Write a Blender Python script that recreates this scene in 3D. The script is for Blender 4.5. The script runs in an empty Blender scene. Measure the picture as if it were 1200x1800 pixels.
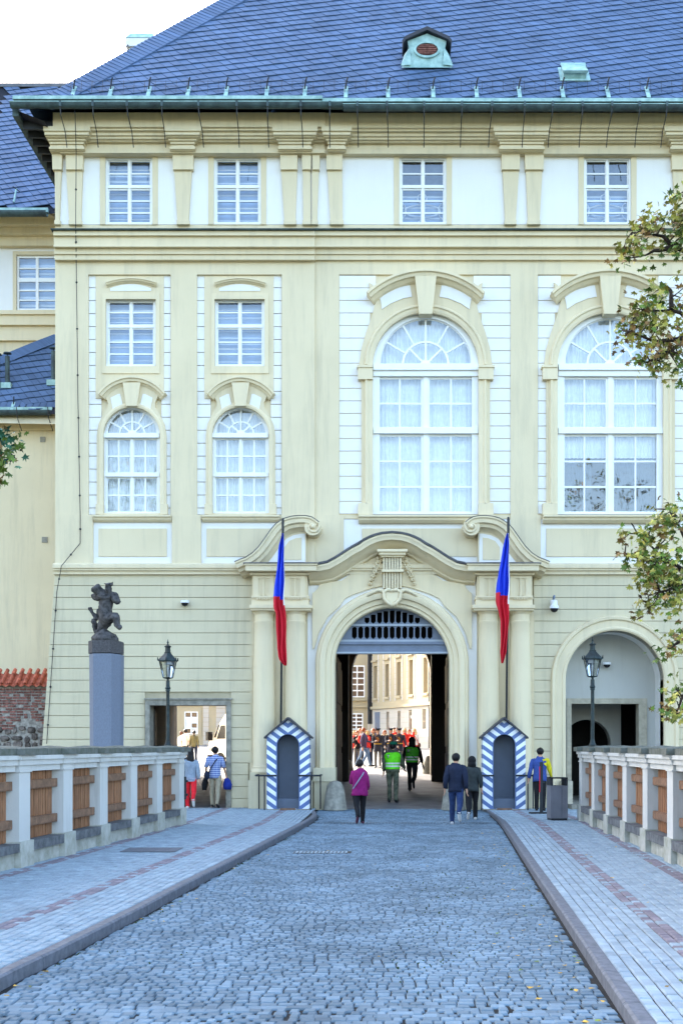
import bpy, math, random
from math import sin, cos, pi, sqrt, atan2, radians
from mathutils import Vector, noise
from mathutils.geometry import tessellate_polygon
random.seed(7)
S = bpy.context.scene
COL = S.collection

# ------------------------------------------------------------------ camera, light
FOC, DF, EYE = 2100.0, 33.4, 1.75          # focal length in photo pixels, camera to facade, eye height
VX, VY = 686.0, 1310.0                     # where the view axis meets the photo
cam = bpy.data.cameras.new('camera'); camo = bpy.data.objects.new('camera', cam); COL.objects.link(camo)
camo.location = (0, -DF, EYE); camo.rotation_euler = (pi/2, 0, 0)
cam.sensor_fit = 'HORIZONTAL'; cam.sensor_width = 24; cam.lens = FOC/1200*24
cam.shift_x = -(VX-600)/1200; cam.shift_y = (VY-900)/1200
cam.clip_start = .1; cam.clip_end = 3000
S.camera = camo
SUN_DIR = Vector((-.62, .785, 0)).normalized(); SUN_EL = radians(23.5)
w = bpy.data.worlds.new('World'); S.world = w; w.use_nodes = True
nt = w.node_tree; bg = nt.nodes['Background']
sky = nt.nodes.new('ShaderNodeTexSky'); sky.sky_type = 'NISHITA'; sky.sun_disc = False
sky.sun_elevation = SUN_EL; sky.sun_rotation = atan2(SUN_DIR.x, SUN_DIR.y)
sky.air_density = 1.0; sky.dust_density = 3.0; sky.ozone_density = 1.0
nt.links.new(sky.outputs[0], bg.inputs[0]); bg.inputs[1].default_value = .15
sl = bpy.data.lights.new('sun', 'SUN'); sl.energy = 2.0; sl.angle = radians(.6); sl.color = (1, .93, .83)
so = bpy.data.objects.new('sun', sl); COL.objects.link(so)
sd = Vector((SUN_DIR.x*cos(SUN_EL), SUN_DIR.y*cos(SUN_EL), sin(SUN_EL)))
so.rotation_euler = sd.to_track_quat('Z', 'Y').to_euler(); so.location = (-20, 30, 30)
S.view_settings.view_transform = 'Standard'; S.view_settings.look = 'None'
S.view_settings.exposure = 2.95; S.view_settings.gamma = 1

# ------------------------------------------------------------------ materials
def mat(name, col, rough=.8, var=.08, scale=3.0, bump=0, bscale=40, metal=0, col2=None, island=0, spec=.3, stretch=None):
    m = bpy.data.materials.new(name); m.use_nodes = True
    n = m.node_tree.nodes; l = m.node_tree.links; b = n['Principled BSDF']
    b.inputs['Roughness'].default_value = rough; b.inputs['Metallic'].default_value = metal
    b.inputs['Specular IOR Level'].default_value = spec
    c1 = tuple(col)+(1,)
    if col2 is None: c2 = tuple(max(0, c*(1-var*2.2)) for c in col)+(1,); c1 = tuple(min(1, c*(1+var)) for c in col)+(1,)
    else: c2 = tuple(col2)+(1,)
    tc = n.new('ShaderNodeTexCoord'); mp = n.new('ShaderNodeMapping')
    g = n.new('ShaderNodeNewGeometry')
    l.new(g.outputs['Position'], mp.inputs['Vector'])
    if stretch: mp.inputs['Scale'].default_value = stretch
    t = n.new('ShaderNodeTexNoise'); t.inputs['Scale'].default_value = scale; t.inputs['Detail'].default_value = 6
    t.inputs['Roughness'].default_value = .6
    l.new(mp.outputs[0], t.inputs['Vector'])
    r = n.new('ShaderNodeValToRGB'); r.color_ramp.elements[0].position = .3; r.color_ramp.elements[1].position = .7
    r.color_ramp.elements[0].color = c2; r.color_ramp.elements[1].color = c1
    l.new(t.outputs[0], r.inputs[0]); out = r.outputs[0]
    if island:
        hs = n.new('ShaderNodeHueSaturation'); mr = n.new('ShaderNodeMapRange')
        oi = n.new('ShaderNodeObjectInfo'); ad = n.new('ShaderNodeMath'); ad.operation = 'ADD'
        fr = n.new('ShaderNodeMath'); fr.operation = 'FRACT'
        l.new(g.outputs['Random Per Island'], ad.inputs[0]); l.new(oi.outputs['Random'], ad.inputs[1]); l.new(ad.outputs[0], fr.inputs[0])
        mr.inputs['To Min'].default_value = 1-island; mr.inputs['To Max'].default_value = 1+island
        l.new(fr.outputs[0], mr.inputs['Value']); l.new(mr.outputs[0], hs.inputs['Value'])
        l.new(out, hs.inputs['Color']); out = hs.outputs[0]
    l.new(out, b.inputs['Base Color'])
    if bump:
        t2 = n.new('ShaderNodeTexNoise'); t2.inputs['Scale'].default_value = bscale; t2.inputs['Detail'].default_value = 4
        l.new(mp.outputs[0], t2.inputs['Vector'])
        bp = n.new('ShaderNodeBump'); bp.inputs['Strength'].default_value = bump; bp.inputs['Distance'].default_value = .02
        l.new(t2.outputs[0], bp.inputs['Height']); l.new(bp.outputs[0], b.inputs['Normal'])
    return m

def plaster(name, col, col2, dirt=.12, dcol=(.30, .27, .20)):
    """lime plaster: broad cloudy tone, vertical rain streaks, fine grain"""
    m = mat(name, col, .9, col2=col2, scale=.55, bump=.25, bscale=60, spec=.15)
    n = m.node_tree.nodes; l = m.node_tree.links; b = n['Principled BSDF']
    src = b.inputs['Base Color'].links[0].from_socket
    g = n.new('ShaderNodeNewGeometry'); mp = n.new('ShaderNodeMapping'); mp.inputs['Scale'].default_value = (3.2, 3.2, .28)
    l.new(g.outputs['Position'], mp.inputs['Vector'])
    t = n.new('ShaderNodeTexNoise'); t.inputs['Scale'].default_value = 1.2; t.inputs['Detail'].default_value = 8; t.inputs['Roughness'].default_value = .7
    l.new(mp.outputs[0], t.inputs['Vector'])
    mr = n.new('ShaderNodeMapRange'); mr.inputs['From Min'].default_value = .5; mr.inputs['From Max'].default_value = .8
    mr.inputs['To Min'].default_value = 0; mr.inputs['To Max'].default_value = dirt*2.5; l.new(t.outputs[0], mr.inputs['Value'])
    mx = n.new('ShaderNodeMix'); mx.data_type = 'RGBA'
    l.new(mr.outputs[0], mx.inputs['Factor']); l.new(src, mx.inputs['A']); mx.inputs['B'].default_value = dcol+(1,)
    l.new(mx.outputs['Result'], b.inputs['Base Color'])
    return m

M = {}
M['cream'] = plaster('cream_plaster', (.72, .61, .41), (.65, .55, .365), .15)
M['cream_light'] = plaster('cream_moulding', (.75, .635, .425), (.69, .585, .39), .13)
M['cream_base'] = plaster('cream_ground_plaster', (.63, .55, .375), (.56, .49, .335), .2)
M['joint'] = mat('joint_plaster', (.44, .38, .26), .95)  # beige-grey plaster colour of the joints between courses
M['white'] = plaster('white_plaster', (.80, .78, .74), (.76, .74, .70), .05, (.55, .52, .45))
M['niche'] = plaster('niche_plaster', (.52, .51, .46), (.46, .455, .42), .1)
M['sash'] = mat('white_paint', (.82, .82, .80), .35, .02)
M['stone'] = mat('grey_stone', (.30, .28, .23), .85, .2, 6, .4)
M['stone_light'] = mat('pale_sandstone', (.46, .41, .31), .85, .12, 5, .3)
M['statue'] = mat('statue_stone', (.085, .08, .08), .8, .4, 9, .6, 70)
M['granite'] = mat('granite', (.165, .19, .245), .7, .07, 40, .1, 90, stretch=(1, 1, .5))
M['granite_dark'] = mat('dark_granite', (.085, .08, .085), .7, .25, 30)
M['copper'] = mat('copper_patina', (.42, .60, .56), .65, .2, 5, .1, col2=(.20, .33, .31))
M['copper_dark'] = mat('old_copper', (.075, .12, .12), .6, .3, 4, .1, col2=(.03, .04, .045))
M['flash'] = mat('lead_flashing', (.13, .13, .14), .55, .2, 4)
M['slate'] = mat('slate', (.078, .128, .225), .6, .10, .8, .25, 30, island=.13, spec=.3)
M['underlay'] = mat('roof_underlay', (.012, .014, .022), .9)
M['iron'] = mat('black_iron', (.022, .024, .028), .5, .1)
M['iron_green'] = mat('green_black_cast_iron', (.018, .032, .033), .5, .4, 9)
M['cobble'] = mat('cobblestone', (.155, .215, .262), .8, .16, .9, .35, 60, island=.24, spec=.2)
M['sett'] = mat('pale_sett', (.275, .34, .385), .8, .12, 4, .3, 60, island=.10)
M['sett_red'] = mat('reddish_sett', (.215, .185, .21), .75, .12, 4, .3, 60, island=.12)
M['kerb'] = mat('granite_kerb', (.135, .145, .17), .7, .18, 12, .2, 80)
M['grout'] = mat('joint_sand', (.022, .022, .022), .95, .25, 14)
M['court'] = mat('courtyard_paving', (.28, .265, .24), .85, .12, 1.5, .2, 12)
M['asphalt'] = mat('passage_paving', (.16, .155, .155), .75, .2, 1.5, .2, 25)
M['parapet'] = plaster('parapet_plaster', (.56, .55, .52), (.49, .48, .45), .2, (.22, .21, .17))
M['coping'] = mat('mossy_coping_stone', (.15, .155, .14), .85, .3, 7, .5, 50, col2=(.075, .085, .06))
M['ledge'] = mat('dark_bench_stone', (.14, .145, .15), .8, .25, 7, .4)
M['footing'] = mat('stained_footing', (.50, .49, .44), .9, .25, 5, .4, col2=(.30, .30, .24))
M['timber'] = mat('brown_timber', (.31, .145, .07), .7, .25, 8, .2, 60, stretch=(6, 6, .6), island=.2)
M['timber_rail'] = mat('timber_rail', (.22, .12, .07), .6, .22, 8, .2)
M['brick'] = mat('old_brick', (.24, .10, .08), .9, .3, 12, .4, island=.3)
M['mortar'] = mat('mortar', (.34, .31, .27), .95, .3, 9, .5)
M['rubble'] = mat('rubble_stone', (.17, .14, .12), .9, .4, 9, .6, island=.4)
M['tile'] = mat('terracotta_tile', (.50, .13, .07), .75, .25, 8, .3, island=.18)
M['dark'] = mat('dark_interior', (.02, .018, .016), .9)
M['door_dark'] = mat('dark_oak', (.022, .016, .013), .6)
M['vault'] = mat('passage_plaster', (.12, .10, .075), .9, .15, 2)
M['court_wall'] = plaster('courtyard_cream', (.46, .385, .25), (.42, .35, .225), .06)
M['court_white'] = plaster('courtyard_white', (.56, .51, .43), (.51, .46, .39), .06)
M['brown_glass'] = mat('brown_window_glass', (.07, .035, .025), .2, .2, 2, spec=.6)
M['curtain'] = mat('white_curtain', (.84, .86, .87), .9, .04, 8)
M['dark_backing'] = mat('dark_window_sheet', (.085, .11, .13), .9, .15, 5)
M['blind'] = mat('blue_blind', (.30, .42, .62), .7, .12, 1.5)
M['pale_bar'] = mat('pale_stripe', (.72, .80, .90), .7, .03)
M['grille'] = mat('blue_grey_paint', (.15, .18, .24), .45, .08)
M['grille_rail'] = mat('pale_blue_grey_paint', (.34, .38, .43), .45, .06)
M['booth_in'] = mat('booth_grey_paint', (.115, .14, .19), .5, .06, 2)
M['booth_roof'] = mat('booth_roof', (.045, .045, .055), .6)
M['booth_edge'] = mat('booth_blue', (.11, .17, .34), .5)
M['flag_blue'] = mat('flag_blue', (.015, .05, .62), .7, .05)
M['flag_red'] = mat('flag_red', (.60, .012, .03), .7, .05)
M['flag_white'] = mat('flag_white', (.80, .80, .80), .7, .02)
M['plastic_white'] = mat('white_plastic', (.75, .76, .78), .35, .02)
M['plastic_black'] = mat('black_plastic', (.015, .015, .018), .25, .02)
M['bin'] = mat('grey_steel_bin', (.16, .16, .18), .5, .08)
M['leaf_g'] = mat('maple_green', (.12, .19, .03), .55, .3, 2.5, island=.4)
M['leaf_y'] = mat('maple_olive_yellow', (.38, .35, .07), .55, .3, 2.5, island=.35)
M['leaf_b'] = mat('maple_brown', (.26, .15, .05), .6, .3, 2.5, island=.3)
M['leaf_t'] = mat('maple_bluish_green', (.035, .12, .065), .5, .3, 2.5, island=.3)
M['bark'] = mat('bark', (.045, .032, .024), .9, .35, 8, .6)
M['fallen'] = mat('fallen_leaf', (.55, .33, .05), .7, .3, 20, island=.4)
M['grass'] = mat('joint_moss', (.05, .08, .02), .9)
M['van'] = mat('white_van_paint', (.78, .78, .78), .22, .02, spec=.5)
M['tyre'] = mat('tyre', (.02, .02, .02), .8)
M['skin'] = mat('skin', (.52, .29, .19), .6, .05)
M['moat'] = mat('moat_slope', (.07, .075, .03), .95, .3, 2, .5)
def glassmat(name, tint, base=.07, k=1.1):
    m = bpy.data.materials.new(name); m.use_nodes = True
    n = m.node_tree.nodes; l = m.node_tree.links; n.remove(n['Principled BSDF'])
    tr = n.new('ShaderNodeBsdfTransparent'); tr.inputs[0].default_value = tint+(1,)
    gl = n.new('ShaderNodeBsdfGlossy'); gl.inputs['Roughness'].default_value = .015; gl.inputs[0].default_value = (.95, .97, 1, 1)
    fr = n.new('ShaderNodeFresnel'); fr.inputs[0].default_value = 1.5
    g = n.new('ShaderNodeNewGeometry'); t = n.new('ShaderNodeTexNoise'); t.inputs['Scale'].default_value = 1.3
    l.new(g.outputs['Position'], t.inputs['Vector'])
    bp = n.new('ShaderNodeBump'); bp.inputs['Strength'].default_value = .12; bp.inputs['Distance'].default_value = .05
    l.new(t.outputs[0], bp.inputs['Height']); l.new(bp.outputs[0], gl.inputs['Normal'])
    ma = n.new('ShaderNodeMath'); ma.operation = 'MULTIPLY_ADD'; ma.inputs[1].default_value = k; ma.inputs[2].default_value = base
    l.new(fr.outputs[0], ma.inputs[0]); mx = n.new('ShaderNodeMixShader')
    l.new(ma.outputs[0], mx.inputs[0]); l.new(tr.outputs[0], mx.inputs[1]); l.new(gl.outputs[0], mx.inputs[2])
    l.new(mx.outputs[0], n['Material Output'].inputs[0]); return m
M['glass'] = glassmat('window_glass', (.93, .96, .98))
M['lamp_glass'] = glassmat('lamp_glass', (.85, .88, .88), .12)

def stripes(name):
    m = mat(name, (.8, .8, .8), .45); n = m.node_tree.nodes; l = m.node_tree.links; b = n['Principled BSDF']
    tc = n.new('ShaderNodeTexCoord'); sp = n.new('ShaderNodeSeparateXYZ'); l.new(tc.outputs['Object'], sp.inputs[0])
    a = n.new('ShaderNodeMath'); a.operation = 'ABSOLUTE'; l.new(sp.outputs['X'], a.inputs[0])
    k = n.new('ShaderNodeMath'); k.operation = 'MULTIPLY'; k.inputs[1].default_value = -.72; l.new(a.outputs[0], k.inputs[0])
    s = n.new('ShaderNodeMath'); s.operation = 'ADD'; l.new(k.outputs[0], s.inputs[0]); l.new(sp.outputs['Z'], s.inputs[1])
    d = n.new('ShaderNodeMath'); d.operation = 'MULTIPLY'; d.inputs[1].default_value = 1/.245; l.new(s.outputs[0], d.inputs[0])
    f = n.new('ShaderNodeMath'); f.operation = 'FRACT'; l.new(d.outputs[0], f.inputs[0])
    g = n.new('ShaderNodeMath'); g.operation = 'GREATER_THAN'; g.inputs[1].default_value = .5; l.new(f.outputs[0], g.inputs[0])
    mx = n.new('ShaderNodeMix'); mx.data_type = 'RGBA'; l.new(g.outputs[0], mx.inputs['Factor'])
    mx.inputs['A'].default_value = (.10, .16, .34, 1); mx.inputs['B'].default_value = (.78, .80, .82, 1)
    l.new(mx.outputs['Result'], b.inputs['Base Color']); return m
M['stripes'] = stripes('blue_white_chevron_paint')

# ------------------------------------------------------------------ mesh helpers
class MB:
    def __init__(s): s.v = []; s.f = []; s.m = []; s.mats = []
    def mi(s, m):
        m = M[m] if isinstance(m, str) else m
        if m not in s.mats: s.mats.append(m)
        return s.mats.index(m)
    def add(s, vs, fs, m):
        o = len(s.v); s.v += [tuple(v) for v in vs]; k = s.mi(m)
        for f in fs: s.f.append(tuple(i+o for i in f)); s.m.append(k)
        return s
    def box(s, x0, x1, y0, y1, z0, z1, m):
        x0, x1 = sorted((x0, x1)); y0, y1 = sorted((y0, y1)); z0, z1 = sorted((z0, z1))
        return s.add([(x0,y0,z0),(x1,y0,z0),(x1,y1,z0),(x0,y1,z0),(x0,y0,z1),(x1,y0,z1),(x1,y1,z1),(x0,y1,z1)],
              [(0,3,2,1),(4,5,6,7),(0,1,5,4),(1,2,6,5),(2,3,7,6),(3,0,4,7)], m)
    def prism(s, outer, holes, yf, yb, m, side=None):
        """polygon in x,z pushed from depth yf (front, nearer the camera) to yb"""
        loops = [outer]+list(holes); tri = tessellate_polygon([[Vector((x, z, 0)) for x, z in lp] for lp in loops])
        pts = [p for lp in loops for p in lp]; n = len(pts)
        vs = [(x, yf, z) for x, z in pts]+[(x, yb, z) for x, z in pts]; fs = []
        for a, b, c in tri:
            A, B, C = pts[a], pts[b], pts[c]
            cr = (B[0]-A[0])*(C[1]-A[1])-(B[1]-A[1])*(C[0]-A[0])
            if abs(cr) < 1e-12: continue
            if cr < 0: b, c = c, b
            fs.append((a, b, c)); fs.append((a+n, c+n, b+n))
        s.add(vs, fs, m)
        o = 0; side_f = []
        for li, lp in enumerate(loops):
            k = len(lp); ar = sum(lp[i][0]*lp[(i+1) % k][1]-lp[(i+1) % k][0]*lp[i][1] for i in range(k))
            for i in range(k):
                a, b = o+i, o+(i+1) % k
                if (ar > 0) == (li == 0): side_f.append((a, a+n, b+n, b))
                else: side_f.append((a, b, b+n, a+n))
            o += k
        return s.add(vs, side_f, side or m)
    def sweep(s, path, prof, m, closed=False, mats=None):
        """path: points (x,z); prof: closed loop of (n, d), n = offset to the left of the path, d = how far it stands out of y=0"""
        P = [Vector(p) for p in path]; n = len(P); rings = []
        for i in range(n):
            a = P[i-1] if (i > 0 or closed) else None; c = P[(i+1) % n] if (i < n-1 or closed) else None
            d1 = (P[i]-a).normalized() if a is not None else None; d2 = (c-P[i]).normalized() if c is not None else None
            if d1 is None: d1 = d2
            if d2 is None: d2 = d1
            n1 = Vector((-d1.y, d1.x)); n2 = Vector((-d2.y, d2.x)); mm = (n1+n2)
            if mm.length < 1e-6: mm = n1
            mm.normalize(); k = 1/max(.3, mm.dot(n1))
            rings.append([(P[i].x+mm.x*q[0]*k, -q[1], P[i].y+mm.y*q[0]*k) for q in prof])
        L = len(prof); vs = [p for r in rings for p in r]; ar = sum(prof[i][0]*prof[(i+1) % L][1]-prof[(i+1) % L][0]*prof[i][1] for i in range(L))
        for j in range(L):
            fs = []
            for i in range(n if closed else n-1):
                a = i*L+j; b = i*L+(j+1) % L; i2 = (i+1) % n; c = i2*L+(j+1) % L; d = i2*L+j
                fs.append((a, b, c, d) if ar < 0 else (a, d, c, b))
            s.add(vs, fs, mats[j] if mats else m) if mats else None
            if not mats:
                if j == 0: base = len(s.v); s.v += [tuple(v) for v in vs]; kk = s.mi(m)
                for f in fs: s.f.append(tuple(q+base for q in f)); s.m.append(kk)
        if not closed:
            s.add(rings[0], [tuple(range(L))], m); s.add(rings[-1], [tuple(range(L))[::-1]], m)
        return s
    def tube(s, pts, rad, m, seg=8, cap=True):
        P = [Vector(p) for p in pts]; n = len(P); R = rad if isinstance(rad, (list, tuple)) else [rad]*n; vs = []; up = None
        for i in range(n):
            t = (P[min(i+1, n-1)]-P[max(i-1, 0)]).normalized()
            if up is None: up = Vector((0, 0, 1)) if abs(t.z) < .9 else Vector((1, 0, 0))
            a = t.cross(up).normalized(); up = a.cross(t).normalized()
            for k in range(seg):
                th = 2*pi*k/seg; vs.append(P[i]+(a*cos(th)+up*sin(th))*R[i])
        fs = [(i*seg+k, i*seg+(k+1) % seg, (i+1)*seg+(k+1) % seg, (i+1)*seg+k) for i in range(n-1) for k in range(seg)]
        if cap: fs += [tuple(range(seg))[::-1], tuple((n-1)*seg+k for k in range(seg))]
        return s.add(vs, fs, m)
    def lathe(s, prof, c, m, seg=24, sq=None):
        """prof (r,z) from bottom up about the vertical through c"""
        n = len(prof); vs = []
        for r, z in prof:
            for k in range(seg):
                th = 2*pi*(k+.5)/seg; vs.append((c[0]+r*cos(th), c[1]+r*sin(th), c[2]+z))
        fs = [(i*seg+k, i*seg+(k+1) % seg, (i+1)*seg+(k+1) % seg, (i+1)*seg+k) for i in range(n-1) for k in range(seg)]
        fs += [tuple(range(seg))[::-1], tuple((n-1)*seg+k for k in range(seg))]
        return s.add(vs, fs, m)
    def loft(s, rings, m, seg=16, mats=None, cap=True):
        """rings: (x,y,z,rx,ry)"""
        n = len(rings); vs = []
        for x, y, z, rx, ry in rings:
            for k in range(seg):
                th = 2*pi*k/seg; vs.append((x+rx*cos(th), y+ry*sin(th), z))
        o = len(s.v); s.v += vs
        for i in range(n-1):
            kk = s.mi(mats[i] if mats else m)
            for k in range(seg): s.f.append((o+i*seg+k, o+i*seg+(k+1) % seg, o+(i+1)*seg+(k+1) % seg, o+(i+1)*seg+k)); s.m.append(kk)
        if cap:
            s.f.append(tuple(o+k for k in range(seg))[::-1]); s.m.append(s.mi(mats[0] if mats else m))
            s.f.append(tuple(o+(n-1)*seg+k for k in range(seg))); s.m.append(s.mi(mats[-1] if mats else m))
        return s
    def ball(s, c, r, m, seg=12, rings=8):
        rx, ry, rz = (r, r, r) if not isinstance(r, tuple) else r
        R = []
        for i in range(rings+1):
            a = -pi/2+pi*i/rings; R.append((c[0], c[1], c[2]+rz*sin(a), max(.0005, rx*cos(a)), max(.0005, ry*cos(a))))
        return s.loft(R, m, seg)
    def obj(s, name, parent=None, smooth=False, world=True, kind=None):
        me = bpy.data.meshes.new(name); me.from_pydata(s.v, [], s.f)
        for m in s.mats: me.materials.append(m)
        me.polygons.foreach_set('material_index', s.m)
        if smooth is True: me.polygons.foreach_set('use_smooth', [True]*len(me.polygons))
        me.update()
        if smooth == 'auto':
            me.polygons.foreach_set('use_smooth', [True]*len(me.polygons))
            me.set_sharp_from_angle(angle=radians(35))
        o = link(name, me, parent, world)
        if kind: o['kind'] = kind
        return o
def link(name, me, parent=None, world=True):
    o = bpy.data.objects.new(name, me); COL.objects.link(o)
    if parent:
        o.parent = parent
        if world and parent.type == 'EMPTY': o.location = -parent.location
    return o
def thing(name, label, cat, loc=(0, 0, 0), group=None, rz=0):
    o = bpy.data.objects.new(name, None); COL.objects.link(o); o.location = loc; o.rotation_euler = (0, 0, rz)
    o.empty_display_size = .3
    o['label'] = label; o['category'] = cat
    if group: o['group'] = group
    return o
def tag(o, label, cat, group=None):
    o['label'] = label; o['category'] = cat
    if group: o['group'] = group
    return o
def kids(o): return [c for c in COL.objects if c.parent == o]
def copy_tree(o, loc=None, label=None, rz=None):
    ch = {}
    for c in COL.objects:
        if c.parent: ch.setdefault(c.parent.name, []).append(c)
    def rec(a, parent):
        c = a.copy(); COL.objects.link(c)
        if parent: c.parent = parent
        for k in ch.get(a.name, []): rec(k, c)
        return c
    r = rec(o, None)
    if loc is not None: r.location = loc
    if rz is not None: r.rotation_euler = (0, 0, rz)
    if label: r['label'] = label
    return r

# photo pixel -> metres, on a vertical plane standing p metres in front of the facade wall (y = -p)
def X(px, p=0.): return (px-VX)*(DF-p)/FOC
def Z(py, p=0.): return EYE+(VY-py)*(DF-p)/FOC
def XZ(pts, p=0.): return [(X(a, p), Z(b, p)) for a, b in pts]
def G(px, py, z=0.):
    d = (EYE-z)*FOC/(py-VY); return Vector(((px-VX)*d/FOC, d-DF, z))
def arc(cx, cy, r, a0, a1, n=24):          # degrees, picture y runs down
    return [(cx+r*cos(radians(a0+(a1-a0)*i/n)), cy-r*sin(radians(a0+(a1-a0)*i/n))) for i in range(n+1)]
def rect(x0, y0, x1, y1): return [(x0, y1), (x1, y1), (x1, y0), (x0, y0)]
def archpoly(x0, x1, spring, bottom, n=24, rise=None):
    r = (x1-x0)/2; k = (rise or r)/r
    top = [((x0+x1)/2+r*cos(a), spring-k*r*sin(a)) for a in [pi*i/n for i in range(n+1)]]
    return [(x0, bottom), (x1, bottom)]+top
def plate(name, outer, holes, pf, pb, m, parent, side=None, **kw):
    b = MB(); b.prism(XZ(outer, pf), [XZ(h, pf) for h in holes], -pf, -pb, m, side); return b.obj(name, parent, **kw)
def mir(pts, c=689): return [(2*c-x, y) for x, y in pts]
def pbox(b, x0, y0, x1, y1, pf, pb, m): b.box(X(x0, pf), X(x1, pf), -pf, -pb, Z(y1, pf), Z(y0, pf), m)

# ------------------------------------------------------------------ THE PALACE WING WITH THE GATE
PAL = thing('palace_building', 'cream and white baroque palace wing with the arched gate and blue slate roof', 'building', (0, 0, 0))
RX = 1900                                   # facade runs on beyond the right edge of the picture
def win_open(kind, cx):
    if kind == 'top': return rect(cx-41.5, 276, cx+41.5, 393)
    if kind == 'mid': return rect(cx-44, 525, cx+44, 643)
    if kind == 'low': return archpoly(cx-50, cx+50, 765, 902)
    if kind == 'big': return archpoly(cx-93, cx+93, 642, 904, 32)
TOPS = [226.5, 417, 743, 1067.5]; MIDS = [229.5, 421]; LOWS = [231, 422.5]; BIGS = [748, 1073]
GATE = archpoly(588, 790, 1169, 1440, 40); SIDE = rect(263, 1240, 397, 1440); NICHE = archpoly(994, 1167, 1195, 1440, 32)
opens = [win_open('top', c) for c in TOPS]+[win_open('mid', c) for c in MIDS]+[win_open('low', c) for c in LOWS]+[win_open('big', c) for c in BIGS]
plate('wall', [(97, 1012), (RX, 1012), (RX, 205), (97, 205)], opens, 0, -.38, 'cream', PAL)
# attic field is white, proud of the wall by a coat of plaster
plate('attic_field', [(99, 394), (RX, 394), (RX, 262), (99, 262)], [win_open('top', c) for c in TOPS], .012, 0, 'white', PAL)
plate('ground_wall', [(68, 1440), (RX, 1440), (RX, 1000), (98, 1000)], [GATE, SIDE, NICHE], .0, -.5, 'joint', PAL)
# left side wall of the block and its back
b = MB(); xl = X(97); b.box(xl, xl+.3, .36, 17, -1.5, 19, 'cream'); b.obj('side_wall', PAL); b = MB(); b.box(X(RX)-.3, X(RX), .4, 17, -1.5, 19, 'cream')
b.obj('side_wall', PAL)
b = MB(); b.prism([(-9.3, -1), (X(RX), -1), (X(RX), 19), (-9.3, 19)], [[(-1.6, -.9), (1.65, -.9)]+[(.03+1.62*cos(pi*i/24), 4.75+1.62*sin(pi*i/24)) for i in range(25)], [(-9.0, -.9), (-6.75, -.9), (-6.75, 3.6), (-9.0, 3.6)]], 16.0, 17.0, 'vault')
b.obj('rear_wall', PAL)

# big beige relief plate of the main storeys with sunk white panels
PANELS = [(155, 300), (346, 495), (596, 897), (945, 1246)]
def beige(x0, x1, p, skip):
    hs = [rect(a, 482, c, 906) for a, c in PANELS if x0 <= a and c <= x1]
    return plate('relief_field', [(x0, 912), (x1, 912), (x1, 452), (x0, 452)], hs, p, 0, 'cream', PAL)
beige(97, 553, .13, 0); beige(553, RX, .06, 0)
# sill-level blocks below the giant pilasters
for a, c, p in ((97, 163, .16), (302, 353, .16), (494, 553, .16), (553, 604, .09), (897, 950, .09), (1252, RX, .09)):
    b = MB(); pbox(b, a, 905, c, 992, p, 0, 'cream'); b.obj('pilaster_pedestal', PAL)
# white courses inside the panels, joint by joint
def courses(x0, x1, y0, y1, step, p, m, cuts, name='plaster_course', start=None):
    """cuts(ya, yb) -> list of x intervals left free"""
    y = start or y0
    rows = [y0] if start and start > y0+2 else []
    while y < y1: rows.append(y); y += step
    for r in rows:
        nx = min([q for q in rows if q > r+.1]+[y1])
        if nx-r < 4: continue
        segs = [(x0, x1)]
        for a, c in cuts(r, nx):
            ns = []
            for s, e in segs:
                if c <= s or a >= e: ns.append((s, e))
                else:
                    if a > s: ns.append((s, a))
                    if c < e: ns.append((c, e))
            segs = ns
        for s, e in segs:
            if e-s < 2: continue
            b = MB(); pbox(b, s, r+.7, e, nx-.7, p+random.uniform(-.002, .002), 0.001, m); b.obj(name, PAL)
courses(155.3, 299.7, 482.5, 905, 22.8, .05, 'white', lambda a, c: [(168, 288)] if c < 700 else [(178, 284)])
courses(346.3, 494.7, 482.5, 905, 22.8, .05, 'white', lambda a, c: [(359, 481)] if c < 700 else [(370, 476)])
courses(596.3, 896.7, 483.5, 905, 22.1, .03, 'white', lambda a, c: [(660, 832)] if c < 560 else [(650, 846)])
courses(945.3, 1245.7, 483.5, 905, 22.1, .03, 'white', lambda a, c: [(985, 1157)] if c < 560 else [(975, 1171)])

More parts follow.
